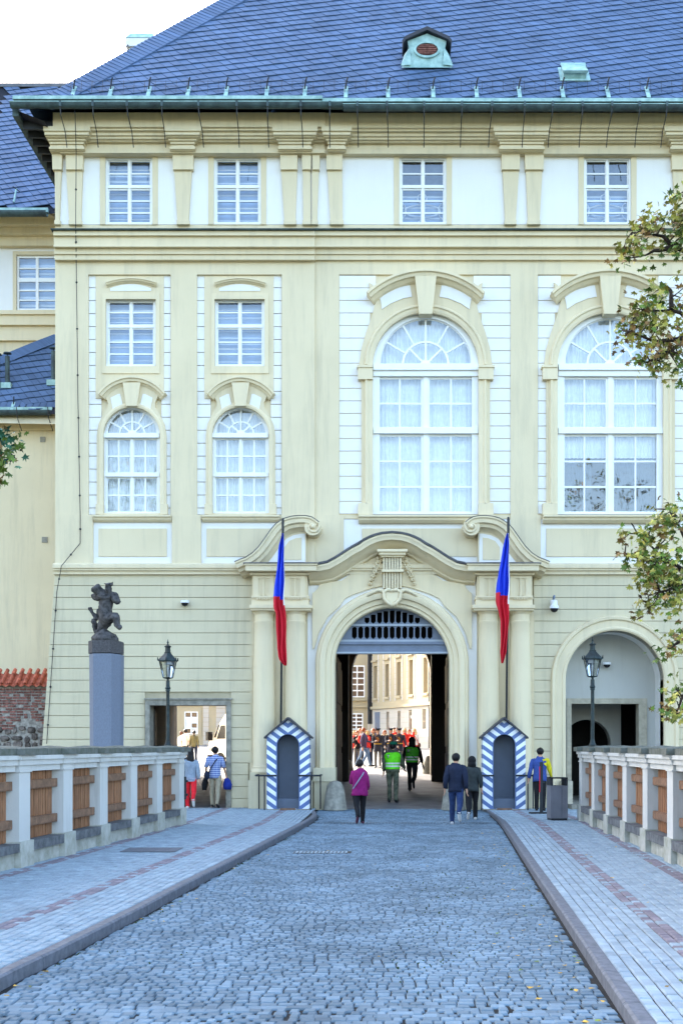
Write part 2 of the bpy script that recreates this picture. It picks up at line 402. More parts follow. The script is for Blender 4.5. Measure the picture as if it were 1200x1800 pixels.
# --- windows
def pane(w, pts, pw, y=.115):
    b = MB(); P = XZ(pts, 0); n = len(P); b.add([(x, y, z) for x, z in P], [tuple(range(n))], 'glass'); b.obj('pane', w)
def window(kind, cx, parent=PAL, ctype='curtain'):
    op = win_open(kind, cx); holes = []
    ys = .07
    if kind in ('top', 'mid'):
        x0, x1 = op[0][0], op[1][0]; y0, y1 = op[2][1], op[0][1]; H = y1-y0
        hx = [(x0+6, cx-3.5), (cx+3.5, x1-6)]
        if kind == 'top': hy = [(281, 301), (303.5, 322), (331.5, 349), (351.5, 370), (372.5, 390)]
        else: hy = [(530, 546), (548.5, 568), (577, 598), (600.5, 619), (621.5, 639)]
        holes = [rect(a, c, d, e) for a, d in hx for c, e in hy]
    elif kind == 'low':
        x0, x1 = cx-50, cx+50
        hx = [(cx-43, cx-25), (cx-22, cx-4), (cx+4, cx+22), (cx+25, cx+43)]
        hy = [(772, 799), (802, 829), (840, 868), (871, 898)]
        holes = [rect(a, c, d, e) for a, d in hx for c, e in hy]
        r1, r2, r3 = 43, 23.5, 21; cy = 762
        for i in range(6):
            a0, a1 = i*30+2.2, i*30+27.8
            holes.append(arc(cx, cy, r1, a0+(1 if i == 0 else 0), a1, 5)+arc(cx, cy, r2, a1-1, a0+1+(1.5 if i == 0 else 0), 4))
        for i in range(4):
            a0, a1 = i*45+4.5, i*45+40.5
            holes.append(arc(cx, cy, r3, a0, a1, 5)+arc(cx, cy, 8, a1-5, a0+5, 2))
    else:
        hx = [(cx-82, cx-47), (cx-44, cx-8), (cx+7, cx+43), (cx+46, cx+81)]
        hy = [(665, 706), (709.5, 749), (766, 808), (811.5, 853), (856.5, 898)]
        holes = [rect(a, c, d, e) for a, d in hx for c, e in hy]
        r1, r2, r3 = 79, 42, 38.5; cy = 639
        for i in range(6):
            a0, a1 = i*30+1.2, i*30+28.8
            holes.append(arc(cx, cy, r1, a0, a1, 7)+arc(cx, cy, r2, a1-.8, a0+.8, 5))
        for i in range(4):
            a0, a1 = i*45+2.5, i*45+42.5
            holes.append(arc(cx, cy, r3, a0, a1, 6)+arc(cx, cy, 9, a1-8, a0+8, 2))
    b = MB(); b.prism(XZ(op), [XZ(h) for h in holes], .09, .14, 'sash')
    # raised outer frame, transoms and glazing-bar fillets
    if kind in ('top', 'mid'):
        b.prism(XZ(op), [XZ([(op[0][0]+4, op[0][1]-3), (op[1][0]-4, op[0][1]-3), (op[1][0]-4, op[2][1]+3), (op[0][0]+4, op[2][1]+3)])], .03, .09, 'sash')
        ty = 326.5 if kind == 'top' else 572.5
        b.box(X(op[0][0]+3), X(op[1][0]-3), .045, .092, Z(ty+2), Z(ty-2.5), 'sash')
        b.box(X(cx-2), X(cx+2), .055, .093, Z(op[0][1]-3), Z(op[2][1]+3), 'sash')
        b.box(X(op[0][0]+1), X(op[1][0]-1), -.02, .088, Z(op[0][1]+.5), Z(op[0][1]-2.4), 'sash')
    else:
        q = 50 if kind == 'low' else 93; t = 5 if kind == 'low' else 12
        cyt = 765 if kind == 'low' else 642; bt = 902 if kind == 'low' else 904
        b.prism(XZ(op), [XZ(archpoly(cx-q+t, cx+q-t, cyt-3, bt-(2 if q == 50 else 3), 24))], .03, .09, 'sash')
        for yy, hh, pr in (((765.5, 4, -.05), (834, 3.5, -.0)) if kind == 'low' else ((646, 5.5, -.1), (655, 6, -.03), (757, 5, -.04))):
            b.box(X(cx-q+1), X(cx+q-1), pr, .091, Z(yy+hh), Z(yy-hh), 'sash')
        b.box(X(cx-(2 if q == 50 else 4)), X(cx+(2 if q == 50 else 4)), .05, .0925, Z(bt-3), Z(cyt), 'sash')
    w = b.obj('window', parent)
    for h in holes: pane(w, h, 0)
    # curtains and blinds behind the glass, with reflections built as shapes
    b = MB()
    if ctype == 'blind':
        x0, x1, y0, y1 = op[0][0]+3, op[1][0]-3, op[2][1]+2, op[0][1]-1
        b.box(X(x0), X(x1), .34, .35, Z(y1), Z(y0), 'blind'); b.obj('blind', w)
        yy = y0+10; b = MB(); k = 0
        while yy < y1-4:
            h = random.choice((1.6, 2.6, 4.0)); b.box(X(x0), X(x1), .325, .338, Z(yy+h), Z(yy), 'pale_bar' if k % 3 else 'curtain'); yy += random.uniform(8.5, 13); k += 1  # pale horizontal bars, unevenly spaced over the blue sheet
        b.obj('pale_bars', w, kind='stuff')
    elif ctype == 'scroll_reflection':
        x0, x1, y0, y1 = op[0][0]+3, op[1][0]-3, op[2][1]+2, op[0][1]-1
        b.box(X(x0), X(x1), .34, .35, Z(y1), Z(y0), 'blind')
        b.box(X(x0), X(x1), .32, .338, Z(y0+44), Z(y0), 'dark_backing')
        for k in range(3): b.box(X(x0), X(x1), .325, .337, Z(y0+60+k*19), Z(y0+57+k*19), 'pale_bar')
        b.obj('blind', w)
        b = MB()
        for ox, oy, rx, ry in ((-1, 341, 8, 8), (-1, 387, 7, 8), (0, 363, 31, 11), (-40, 363, 10, 15), (38, 363, 10, 15)):
            pts = [(X(cx+ox+rx*cos(2*pi*i/28)), .27, Z(oy+ry*sin(2*pi*i/28))) for i in range(29)]
            pts = [p for p in pts if X(x0) < p[0] < X(x1)]
            seg = []
            for p in pts:
                if seg and (Vector(p)-Vector(seg[-1])).length > .3: 
                    if len(seg) > 1: b.tube(seg, .02, 'curtain', 5)
                    seg = []
                seg.append(p)
            if len(seg) > 1: b.tube(seg, .02, 'curtain', 5)
        b.obj('reflected_scrolls', w, True)  # white tubes standing in for ironwork reflected in the panes
    else:
        q = 47 if kind == 'low' else 88; y0 = 716 if kind == 'low' else 552; y1 = 901; nseg = 220
        bot = 1.0
        def curtain(xa, xb, ya, yb, yy, mt, amp=.016, freq=55):
            vs = []; n = int(max(12, (xb-xa)*1.2))
            for i in range(n+1):
                px = xa+(xb-xa)*i/n; xx = X(px); o = amp*sin(xx*freq+1.3*sin(xx*7))+amp*.5*sin(xx*freq*.37)
                for py in (yb, ya): vs.append((xx, yy+o, Z(py)))
            MBc = MB(); MBc.add(vs, [(2*i, 2*i+2, 2*i+3, 2*i+1) for i in range(n)], mt); return MBc
        if ctype == 'dark':
            curtain(cx-q, cx+q, y0, 800, .36, 'curtain').obj('curtain', w, True)
            curtain(cx-q, cx-30, 795, y1, .42, 'dark_backing').obj('curtain', w, True)  # dark sheets, no real curtain: unlit room and reflections put into the colour
            curtain(cx+12, cx+q, 795, y1, .42, 'dark_backing').obj('curtain', w, True)
        else:
            curtain(cx-q, cx-.5, y0, y1, .36, 'curtain').obj('curtain', w, True); curtain(cx+.5, cx+q, y0, y1, .37, 'curtain').obj('curtain', w, True)
    # dark room behind
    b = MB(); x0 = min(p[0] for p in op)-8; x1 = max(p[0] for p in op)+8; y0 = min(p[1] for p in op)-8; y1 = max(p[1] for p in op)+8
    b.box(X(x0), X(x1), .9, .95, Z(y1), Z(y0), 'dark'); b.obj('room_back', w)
    return w
for i, c in enumerate(TOPS): window('top', c, ctype='blind' if i < 2 else 'scroll_reflection')
for c in MIDS: window('mid', c, ctype='blind')
for c in LOWS: window('low', c)
window('big', 748); window('big', 1073, ctype='dark')

# --- window surrounds
for c in TOPS:
    plate('window_surround', rect(c-51, 268, c+51, 394), [rect(c-41.5, 276, c+41.5, 394.2)], .035, .012, 'cream', PAL)
def hood(cx, hw, ytop, sag, th, p, name='hood_moulding', base=0):
    R = (hw*hw+sag*sag)/(2*sag); cy = ytop+R; a = math.degrees(math.asin(hw/R))
    path = XZ(arc(cx, cy, R, 90+a, 90-a, 26), p); t = th/62.9; b = MB()
    b.sweep(path, [(0, base), (0, p), (-t*.22, p), (-t*.30, p*.86), (-t*.55, p*.80), (-t*.60, p*.62), (-t*.85, p*.45), (-t, p*.25), (-t, base)], 'cream_light')
    return b.obj(name, PAL)
def small_bay(cx, lx0, lx1):
    # upper window: flat border, lunette, slim hood
    plate('surround_field', rect(lx0, 484, lx1, 700), [win_open('mid', cx), ], .075, 0, 'cream', PAL)
    plate('window_surround', rect(cx-50, 515, cx+51, 656), [rect(cx-44, 525, cx+44, 643)], .105, .075, 'cream_light', PAL)
    R = (37*37+8*8)/16.; am = math.degrees(math.asin(36/R))
    plate('lunette_panel', [(cx-36, 511), (cx+36, 511)]+arc(cx, 499+R, R, 90-am, 90+am, 10), [], .09, .075, 'white', PAL)
    hood(cx, 45, 487, 8, 8, .22, base=.07)
def low_bay(cx):
    o = [(cx-61, 905), (cx-61, 765), (cx-58, 745), (cx-50, 728), (cx-42, 716), (cx-41, 708), (cx-46, 697), (cx-50, 690)]
    top = arc(cx, 662+105, 105, 118, 62, 12)
    outer = o+top+[(2*cx-x, y) for x, y in o[::-1]]
    lp = [(cx-37, 699), (cx-24, 692.5), (cx-20, 692), (cx-15.5, 712), (cx-22, 714), (cx-33, 719), (cx-34, 712)]
    plate('arched_surround', outer, [win_open('low', cx)], .125, 0, 'cream', PAL)
    plate('spandrel_panel', lp, [], .14, .12, 'white', PAL); plate('spandrel_panel', mir(lp, cx), [], .14, .12, 'white', PAL)
    b = MB(); path = XZ([(cx-50, 905), (cx-50, 765)]+arc(cx, 765, 50, 180, 0, 24)[1:-1]+[(cx+50, 765), (cx+50, 905)], .15)
    b.sweep(path, [(.0, .1), (0, .15), (.05, .165), (.10, .155), (.12, .135), (.12, .1)], 'cream_light'); b.obj('arch_moulding', PAL)
    hood(cx, 60, 660, 30, 15, .30)
    plate('keystone', [(cx-15.5, 672), (cx+15.5, 672), (cx+9.5, 713), (cx-9.5, 713)][::-1], [], .25, 0, 'cream_light', PAL)
    for s in (-1, 1):
        b = MB(); pbox(b, min(cx+s*50, cx+s*63), 886, max(cx+s*50, cx+s*63), 904, .17, 0, 'cream'); b.obj('foot_block', PAL)
    b = MB(); path = XZ([(cx-68, 905), (cx+69, 905)], .25)
    b.sweep(path, [(0, 0), (0, .27), (-.05, .27), (-.07, .22), (-.12, .2), (-.17, .14), (-.17, 0)], 'cream_light'); b.obj('window_sill', PAL)
for cx, cl, a, c in ((229.5, 231, 168, 288), (421, 422.5, 359, 481)): small_bay(cx, a, c); low_bay(cl)
def big_bay(cx):
    o = [(-113, 904), (-113, 668), (-117, 668), (-117, 642), (-113, 612), (-105, 584), (-95, 556), (-88, 530), (-87, 514), (-93, 500), (-100, 496)]
    R = (104*104+40*40)/80.; am = math.degrees(math.asin(98/R))
    top = arc(0, 475+R, R, 90+am, 90-am, 18)
    outer = [(cx+x, y) for x, y in o+top+[(-x, y) for x, y in o[::-1]]]
    plate('arched_surround', outer, [win_open('big', cx)], .10, 0, 'cream', PAL)
    lp = [(cx+x, y) for x, y in ((-81, 520), (-60, 509), (-36, 502), (-28, 501), (-24, 521), (-40, 524), (-62, 533), (-77, 543), (-78, 534))]
    plate('spandrel_panel', lp, [], .125, .1, 'white', PAL); plate('spandrel_panel', mir(lp, cx), [], .125, .1, 'white', PAL)
    b = MB(); path = XZ([(cx-93, 886), (cx-93, 666)], .13)
    prof = [(0, .09), (0, .13), (.06, .155), (.13, .16), (.16, .20), (.20, .20), (.22, .15), (.24, .12), (.24, .09)]
    b.sweep(path, prof, 'cream_light')
    b.sweep(XZ([(cx+93, 666), (cx+93, 886)], .13), prof, 'cream_light')
    b.sweep(XZ(arc(cx, 642, 93, 180, 0, 32), .13), prof, 'cream_light'); b.obj('arch_moulding', PAL)
    b = MB()
    for s in (-1, 1):
        b = MB(); pbox(b, min(cx+s*93, cx+s*119), 643, max(cx+s*93, cx+s*119), 666, .23, 0, 'cream_light'); pbox(b, min(cx+s*93, cx+s*121), 641, max(cx+s*93, cx+s*121), 645, .26, 0, 'cream_light'); b.obj('impost_block', PAL)
        b = MB()
        pbox(b, min(cx+s*93, cx+s*119), 884, max(cx+s*93, cx+s*119), 904.5, .2, 0, 'cream_light'); b.obj('foot_block', PAL)
    hood(cx, 104, 471, 41, 19, .42)
    plate('keystone', [(cx-19, 484), (cx+19, 484), (cx+11.5, 551), (cx-11.5, 551)][::-1], [], .34, 0, 'cream_light', PAL)
    b = MB(); b.sweep(XZ([(cx-118, 905), (cx+122, 905)], .3), [(0, 0), (0, .32), (-.05, .32), (-.07, .26), (-.13, .24), (-.2, .15), (-.2, 0)], 'cream_light'); b.obj('window_sill', PAL)
for c in BIGS: big_bay(c)

# aprons under the windows: white border, beige board
def apron(x0, x1, bx0, bx1, y0=919, y1=990, by0=929, by1=978, p=.07):
    b = MB(); pbox(b, x0, y0-6, x1, y1, p, 0, 'white'); b.obj('apron_border', PAL)
    b = MB(); pbox(b, bx0, by0, bx1, by1, p+.03, p, 'cream'); b.obj('apron_panel', PAL)
apron(163, 302, 173, 293); apron(353, 494, 363, 494); apron(604, 897, 636, 860, p=.05); apron(950, 1252, 960, 1242, p=.05)

# --- string course over the ground floor
prof_s = [(0, 0), (0, .14), (.10, .14), (.10, .20), (.16, .20), (.16, .24), (.26, .24), (.30, .18), (.30, 0)]
b = MB(); b.sweep([(X(RX, .2), Z(1009, .2)), (X(93, .2), Z(1009, .2))][::-1], prof_s, 'cream'); b.obj('string_course', PAL)
# --- ground floor courses
def gcut(a, c):
    r = []
    if c > 1231: r.append((254.5, 406))
    r.append((436 if c > 1355 else 443, 938 if c < 1355 else 944))
    if c > 1099: r.append((1080.4, 1080.6))
    return r
def ahw(y):
    dy = max(0, 1195-y); return sqrt(98*98-dy*dy) if dy < 98 else 0
y = 1009.5; rows = [1009.5]; yy = 1029.5
while yy < 1422: rows.append(yy); yy += 20.8
for i, r in enumerate(rows):
    nx = rows[i+1] if i+1 < len(rows) else 1423
    xl = 97-(r-1005)*.075; segs = [(xl, RX)]
    for a, c in gcut(r, nx):
        ns = []
        for s, e in segs:
            if c <= s or a >= e: ns.append((s, e)); continue
            if a > s: ns.append((s, a))
            if c < e: ns.append((c, e))
        segs = ns
    for s, e in segs:
        if e-s < 3: continue
        b = MB(); xb = s-(nx-r)*.075 if s == xl else s
        lft = [(xb, nx-.75)]; rgt = [(e, nx-.75)]; ya, yb = r+.5, nx-.5
        es = [(e, yb+(ya-yb)*k/6) for k in range(7)]; ss = [(s if k else xb, ya+(yb-ya)*k/6) for k in range(7)]
        if abs(e-1080.4) < .01: es = [(1080.5-ahw(q), q) for _, q in es]
        if abs(s-1080.6) < .01: ss = [(1080.5+ahw(q), q) for _, q in ss]
        if es == [(e, yb+(ya-yb)*k/6) for k in range(7)]: es = [(e, yb), (e, ya)]
        if abs(s-1080.6) > .01: ss = [(s, ya), (xb, yb)]
        b.prism(XZ(es+ss, .05), [], -.05, .01, 'cream_base'); b.obj('plaster_course', PAL)

# --- main entablature below the attic (block projects left of x=553)
def ent(x0, x1, p, dx):
    b = MB()
    for ya, yb, q in ((402, 413, .34), (413, 430, .25), (430, 433, .31), (433, 446, .18), (446, 456, .13)):
        pbox(b, x0-q*10-dx, ya, x1, yb, p+q, 0, 'cream_light' if q > .3 else 'cream')
    b.obj('entablature', PAL)
    b = MB(); x0p = x0-8-dx
    P0 = XZ([(x0p, 403), (x1, 403)], p+.42)
    b.sweep(P0, [(0, 0), (0, p+.43), (.03, p+.44), (.11, p+.10), (.13, 0)], 'copper_dark'); b.obj('copper_flashing', PAL)
ent(97, 553, .14, 0); ent(555, RX, .02, 0)
# --- attic pilasters
def attic_pil(head, shaft):
    plate('pilaster_shaft', [(shaft[2], 391), (shaft[3], 391), (shaft[1], 294), (shaft[0], 294)], [], .09, 0, 'cream', PAL)
    plate('pilaster_head', [(head[0]+1, 297), (head[1]-1, 297), (head[1], 260), (head[0], 260)], [], .17, 0, 'cream_light', PAL)
    b = MB(); pbox(b, shaft[2]-1.5, 386, shaft[3]+1.5, 393.5, .12, 0, 'cream'); b.obj('pilaster_foot', PAL)
for h, s in (((91, 109), (96, 108, 97, 104)), ((115, 146), (116, 145, 122, 142)), ((303, 340), (306, 337, 312, 331)),
             ((492, 523), (494, 522, 500, 519)), ((530, 547), (532, 545, 533, 546)), ((548, 562), (548, 560, 548, 557)), ((573, 602), (575, 601, 581, 602)),
             ((881, 914), (883, 912, 888, 906)), ((922, 956), (924, 953, 928, 948)), ((1180, 1213), (1182, 1211, 1187, 1206)), ((1222, 1256), (1223, 1252, 1228, 1248))):
    attic_pil(h, s)
# --- crowning cornice
b = MB()
for ya, yb, q in ((197, 222, .60), (222, 228, .52), (228, 237, .42), (237, 243, .36), (243, 248, .28), (248, 262, .16), (262, 268, .20)):
    pbox(b, 97-q*30+(14 if q < .7 else 0), ya, 571, yb, q+.06, 0, 'cream_light' if q > .5 else 'cream'); pbox(b, 571, ya+.5, RX, yb+1.5, q, 0, 'cream_light' if q > .5 else 'cream')
b.obj('cornice', PAL)
def capital(x0, x1, p=0.):
    b = MB()
    for ya, yb, dx, q in ((221, 229, 0, .60), (229, 236, 2, .55), (236, 240, 4, .48), (240, 246, 8, .40), (246, 252, 11, .34), (252, 257, 12, .29), (257, 261, 10, .31), (261, 264, 11, .25)):
        pbox(b, x0+dx, ya, x1-dx, yb, q+.08+p, 0, 'cream_light')
    b.obj('pilaster_capital', PAL)
for a, c in ((76, 158), (288, 353), (478, 558), (565, 618), (867, 967), (1168, 1268)): capital(a, c)

# ------------------------------------------------------------------ PORTAL
b = MB(); R = XZ(archpoly(588, 790, 1169, 1350, 40), .2)
path = XZ([(588, 1350), (588, 1169)]+arc(689, 1169, 101, 180, 0, 40)[1:-1]+[(790, 1169), (790, 1350)], .2)
b.sweep(path, [(0, -.5), (0, .16), (.03, .20), (.10, .20), (.12, .26), (.24, .28), (.26, .36), (.34, .40), (.40, .40), (.43, .33), (.49, .30), (.53, .22), (.53, 0)], 'cream_light')
PORT = b.obj('portal', PAL, 'auto')
b = MB(); gate_o = archpoly(588, 790, 1169, 1419, 40)
b.prism(XZ([(539, 1419), (541, 985), (560, 985), (612, 955), (660, 938), (718, 938), (766, 955), (818, 985), (837, 985), (839, 1419), (818, 1419)]+arc(689, 1169, 129, 0, 180, 30)+[(560, 1419)], .06), [], -.06, 0, 'white')
b.obj('portal_white_field', PORT)
sp = [(549, 1140), (549, 1043), (553, 1040), (559, 1034), (562, 1027), (573, 1024), (600, 1021), (612, 1012), (632, 1001), (646, 986), (660, 980), (671, 977), (672, 1030), (655, 1033), (640, 1038), (620, 1045), (606, 1052), (596, 1066), (576, 1084), (560, 1112), (552, 1140)]
for q in (sp, mir(sp)):
    b = MB(); b.prism(XZ(q, .13), [], -.13, -.055, 'cream_light'); b.obj('spandrel_panel', PORT)
# jamb feet
for s in (-1, 1):
    b = MB(); pbox(b, 689+s*100, 1350, 689+s*139, 1374, .50, -.5, 'cream_base'); pbox(b, 689+s*100.5, 1374, 689+s*137, 1424, .44, -.5, 'cream_base')
    pbox(b, 689+s*137.2, 1374, 689+s*150, 1424, .25, 0, 'cream'); b.obj('jamb_foot', PORT)
# ogee canopy
cpath = [(540, 994), (560, 993), (575, 990), (590, 982), (604, 973), (618, 964), (630, 958), (640, 951), (650, 946), (660, 942), (672, 939), (689, 937.5)]
full = cpath+mir(cpath)[::-1][1:]
b = MB(); P = .72
b.sweep(XZ(full, P), [(0, 0), (0, P), (-.05, P), (-.09, P-.03), (-.16, P-.04), (-.17, P-.14), (-.24, P-.24), (-.31, P-.36), (-.36, P-.48), (-.40, P-.50), (-.46, .1), (-.46, 0)], 'cream_light')
b.obj('canopy_moulding', PORT, 'auto')
fl = [(560, 990), (575, 987), (590, 979), (604, 970), (618, 961), (630, 954.5), (640, 948), (650, 943), (660, 939.3), (672, 936.5), (689, 935)]
fl = fl+mir(fl)[::-1][1:]
b = MB(); b.sweep(XZ(fl, P), [(-.03, 0), (-.03, P+.03), (.02, P+.05), (.05, P-.1), (.13, .1), (.13, 0)], 'flash'); b.obj('canopy_flashing', PORT)
# fluted console in the middle
b = MB()
for i in range(7):
    xa = 673+i*4.9; pbox(b, xa, 974, xa+3.2, 1003, .48, 0, 'cream_light'); pbox(b, xa+.3, 1003, xa+3, 1034, .40, 0, 'cream_light')
pbox(b, 674, 974, 705, 1034, .30, 0, 'cream_light'); pbox(b, 666, 969, 713, 975, .62, 0, 'cream_light'); pbox(b, 669, 975, 710, 979, .55, 0, 'cream_light'); pbox(b, 663, 965, 716, 969.5, .68, 0, 'cream_light'); pbox(b, 671, 1001, 709, 1005, .49, 0, 'cream_light')
b.obj('console', PORT)
b = MB()
for q in (1, -1):
    pts = [(689+q*x, y) for x, y in ((0, 1038), (8, 1036), (15, 1040), (14, 1052), (7, 1060), (0, 1064))]
    b.tube([(X(x, .5), -.47, Z(y, .5)) for x, y in pts], .05, 'cream_light', 7)
    b.tube([(X(689+q*x, .5), -.42, Z(y, .5)) for x, y in ((14, 1040), (24, 1036), (34, 1040), (44, 1047))], [.07, .05, .05, .03], 'cream_light', 7)
b.prism(XZ([(677, 1041), (701, 1041), (699, 1053), (689, 1061), (679, 1053)][::-1], .46), [], -.46, -.3, 'cream_light')
b.obj('heart_cartouche', PORT, True)
for q in (1, -1):
    b = MB()
    for k in range(7):
        t = k/6; gx = 689-q*(22+17*t); gy = 984+42*t; rr = 4.2-2.2*t
        for a in range(5): b.ball((X(gx+rr*cos(a*1.3+k), .2), -.19-.03*(a % 2), Z(gy+rr*.8*sin(a*1.3+k), .2)), (rr/2.1/62.9*1.7, .07, rr/2.3/62.9*1.9), 'cream_light', 6, 4)
    b.tube([(X(689-q*18, .2), -.16, Z(978, .2)), (X(689-q*30, .2), -.15, Z(1004, .2)), (X(689-q*40, .2), -.15, Z(1026, .2))], .018, 'cream_light', 5)
    b.obj('flower_garland', PORT, True)
# column pairs
for q in (-1, 1):
    def U(u): return 689+q*u
    def ub(b, u0, u1, y0, y1, p, m='cream_light', pb=0): pbox(b, min(U(u0), U(u1)), y0, max(U(u0), U(u1)), y1, p, pb, m)
    b = MB(); ub(b, 140, 253, 1372, 1424, .56, 'cream_base'); ub(b, 143, 250, 1358, 1372, .50, 'cream_base'); b.obj('column_pedestal', PORT)
    b = MB(); ub(b, 146, 250, 1075, 1360, .04, 'cream'); b.obj('backing_pilaster', PORT)
    for u in (169, 225):
        b = MB(); cx = X(U(u), .2); zb = Z(1358, .2); zt = Z(1072, .2); h = zt-zb
        prof = [(.37, 0), (.37, .05), (.35, .09), (.325, .11), (.335, .15), (.315, .17)]
        prof += [(.312-.055*max(0, (t-.3)/.7)**1.4, .18+(h-.18-.40)*t) for t in [i/10 for i in range(11)]]
        prof += [(.275, h-.37), (.275, h-.33), (.255, h-.32), (.257, h-.14), (.29, h-.10), (.31, h-.05), (.31, h)]
        b.lathe(prof, (cx, -.2, zb), 'cream_light', 28); b.obj('column', PORT, 'auto')
    b = MB(); ub(b, 141, 251, 1063, 1069, .62); ub(b, 143, 249, 1069, 1073, .57); b.obj('abacus', PORT)
    b = MB(); ub(b, 147, 247, 1047, 1063, .48); ub(b, 146, 248, 1050, 1053, .50); b.obj('architrave', PORT)
    b = MB(); ub(b, 149, 246, 1010, 1047, .44, 'cream'); b.obj('frieze', PORT)
    for u in (171, 226):
        b = MB()
        ub(b, u-18, u-9, 1011, 1048, .50); ub(b, u+9, u+18, 1011, 1048, .50)
        ub(b, u-9, u-6, 1011, 1048, .47); ub(b, u-1.5, u+1.5, 1016, 1048, .50); ub(b, u+6, u+9, 1011, 1048, .47); ub(b, u-9, u+9, 1011, 1017, .497); ub(b, u-6, u+6, 1017, 1046, .462)
        ub(b, u-21, u+21, 1047, 1050.5, .54); b.obj('triglyph', PORT)
        b = MB()
        for k in range(6): ub(b, u-12+k*4.3, u-12+k*4.3+2.7, 1050.6, 1054, .53)
        b.obj('guttae', PORT)
    b = MB()
    for ya, yb, e, p in ((1006, 1011, 0, .56), (1003, 1006, 4, .64), (1007.5, 1010, 2, .6)): ub(b, 147-e, 248+e, ya, yb, p)
    ub(b, 133, 258, 992, 1003, .80); ub(b, 131, 260, 990, 993, .84); b.obj('cornice_block', PORT)
    b = MB(); ub(b, 130, 262, 988.4, 990.2, .86, 'flash'); b.obj('lead_cover', PORT)
    # scrolled half pediment
    pts = [(412, 988), (421, 984), (432, 980), (444, 972), (455, 961), (463, 950), (470, 940), (477, 930), (485, 921), (493, 915.5), (501, 911), (512, 908), (525, 906.5), (537, 906.8), (547, 909), (554, 913), (560, 918)]
    if q > 0: pts = mir(pts)[::-1]
    b = MB(); P2 = .70
    b.sweep(XZ(pts, P2), [(0, 0), (0, P2), (-.04, P2), (-.07, P2-.04), (-.17, P2-.05), (-.20, P2-.13), (-.28, P2-.16), (-.30, P2-.26), (-.38, P2-.34), (-.42, 0)], 'cream_light')
    b.obj('scroll_pediment', PORT, 'auto')
    fl2 = pts
    b = MB(); b.sweep(XZ(pts, P2), [(.004, 0), (.004, P2+.01), (.02, P2+.015), (.022, 0)], 'flash'); b.obj('pediment_flashing', PORT)
    b = MB(); cxp, cyp = X(U(139.5), P2), Z(925, P2)
    b.prism([(cxp+.235*cos(a*pi/12), cyp+.235*sin(a*pi/12)) for a in range(24)], [], -.62, 0, 'cream_light')
    sw = [(cxp+(-q)*r_*cos(a), -.64, cyp+r_*sin(a)) for a, r_ in [(pi*.5-i*.35, .205-.0075*i) for i in range(20)]]
    b.tube(sw, [.04-.001*i for i in range(20)], 'cream_light', 7); b.ball((cxp, -.66, cyp), .065, 'cream_light')
    b.obj('volute', PORT, 'auto')
    inn = [(536, 988), (536, 938), (530, 938), (515, 941), (503, 947), (494, 957), (484, 972), (476, 983), (472, 988)]
    inn2 = [(530, 984), (530, 945), (520, 946), (508, 951), (500, 962), (500, 984)]
    if q > 0: inn = mir(inn); inn2 = mir(inn2)
    b = MB(); b.prism(XZ([(x, y) for x, y in ([(538, 989), (538, 930), (520, 925), (495, 935), (470, 970), (455, 989)] if q < 0 else mir([(538, 989), (538, 930), (520, 925), (495, 935), (470, 970), (455, 989)]))], .34), [], -.34, 0, 'cream'); b.obj('pediment_block', PORT)
    b = MB(); b.prism(XZ(inn, .36), [], -.36, -.33, 'white'); b.prism(XZ(inn2, .38), [], -.38, -.355, 'cream'); b.obj('pediment_panel', PORT)

# --- transom grille in the gate arch
b = MB(); yin = .12
holes = []
for i in range(17):
    cx = 689+(i-8)*11.1; dx = abs(cx-689)+4
    if dx > 95: continue
    ytop = 1169-sqrt(98.5*98.5-dx*dx)
    if 1101 > ytop+4 or dx < 76:
        t = max(ytop, 1100); holes.append([(cx-4.3, 1119), (cx, 1123), (cx+4.3, 1119), (cx+4.3, t+3), (cx, t), (cx-4.3, t+3)])
    if ytop < 1089: holes.append([(cx-4.3, 1092), (cx, 1096), (cx+4.3, 1092), (cx+4.3, ytop+1.5), (cx-4.3, ytop+1.5)])
a0 = math.degrees(math.asin((1169-1128)/100.5))
b.prism(XZ(arc(689, 1169, 100.5, a0, 180-a0, 36)[::-1][::-1]), [XZ(h) for h in holes], yin, yin+.10, 'grille')
b.box(X(600), X(778), yin-.035, yin+.001, Z(1100), Z(1096.5), 'grille_rail')
b.box(X(596), X(782), yin-.03, yin+.002, Z(1128), Z(1124), 'grille_rail')
b.obj('transom_grille', PAL)
b = MB(); b.box(X(588.5), X(789.5), .02, .3, Z(1146), Z(1141), 'grille'); b.box(X(588.5), X(789.5), .05, .3, Z(1141), Z(1133), 'grille'); b.box(X(588.5), X(789.5), .0, .3, Z(1133), Z(1128), 'grille')
b.box(X(588.5), X(789.5), -.02, .3, Z(1149), Z(1146), 'grille_rail'); b.obj('transom_beam', PAL)

# --- carriage passage behind the gate
b = MB()
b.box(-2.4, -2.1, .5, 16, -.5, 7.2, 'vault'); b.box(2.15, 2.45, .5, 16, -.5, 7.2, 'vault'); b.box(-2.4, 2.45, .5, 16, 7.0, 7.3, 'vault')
b.box(-2.1, 2.15, 2.4, 2.9, 4.62, 7.0, 'dark'); b.obj('carriage_passage', PAL)  # near-black cross beam added to darken the view through the grille
for x0, x1, y0, y1, hh in ((-1.66, -1.56, .55, 4.6, 4.35), (1.66, 1.78, .55, 2.6, 4.35), (1.56, 2.14, 12.2, 12.45, 5.6), (-2.1, -1.6, 12.2, 12.45, 5.6)):
    b = MB(); b.box(x0, x1, y0, y1, .02, hh, 'door_dark')
    if x1-x0 > .3:
        for k in range(4): b.box(x0+.04, x1-.04, y0-.03, y0, .5+k*1.3, 1.5+k*1.3, 'door_dark')
    else:
        for k in range(3): b.box(x0-.03, x1+.03, y0+.1, y1-.1, .4+k*1.3, 1.5+k*1.3, 'door_dark')
    b.obj('gate_leaf', PAL)
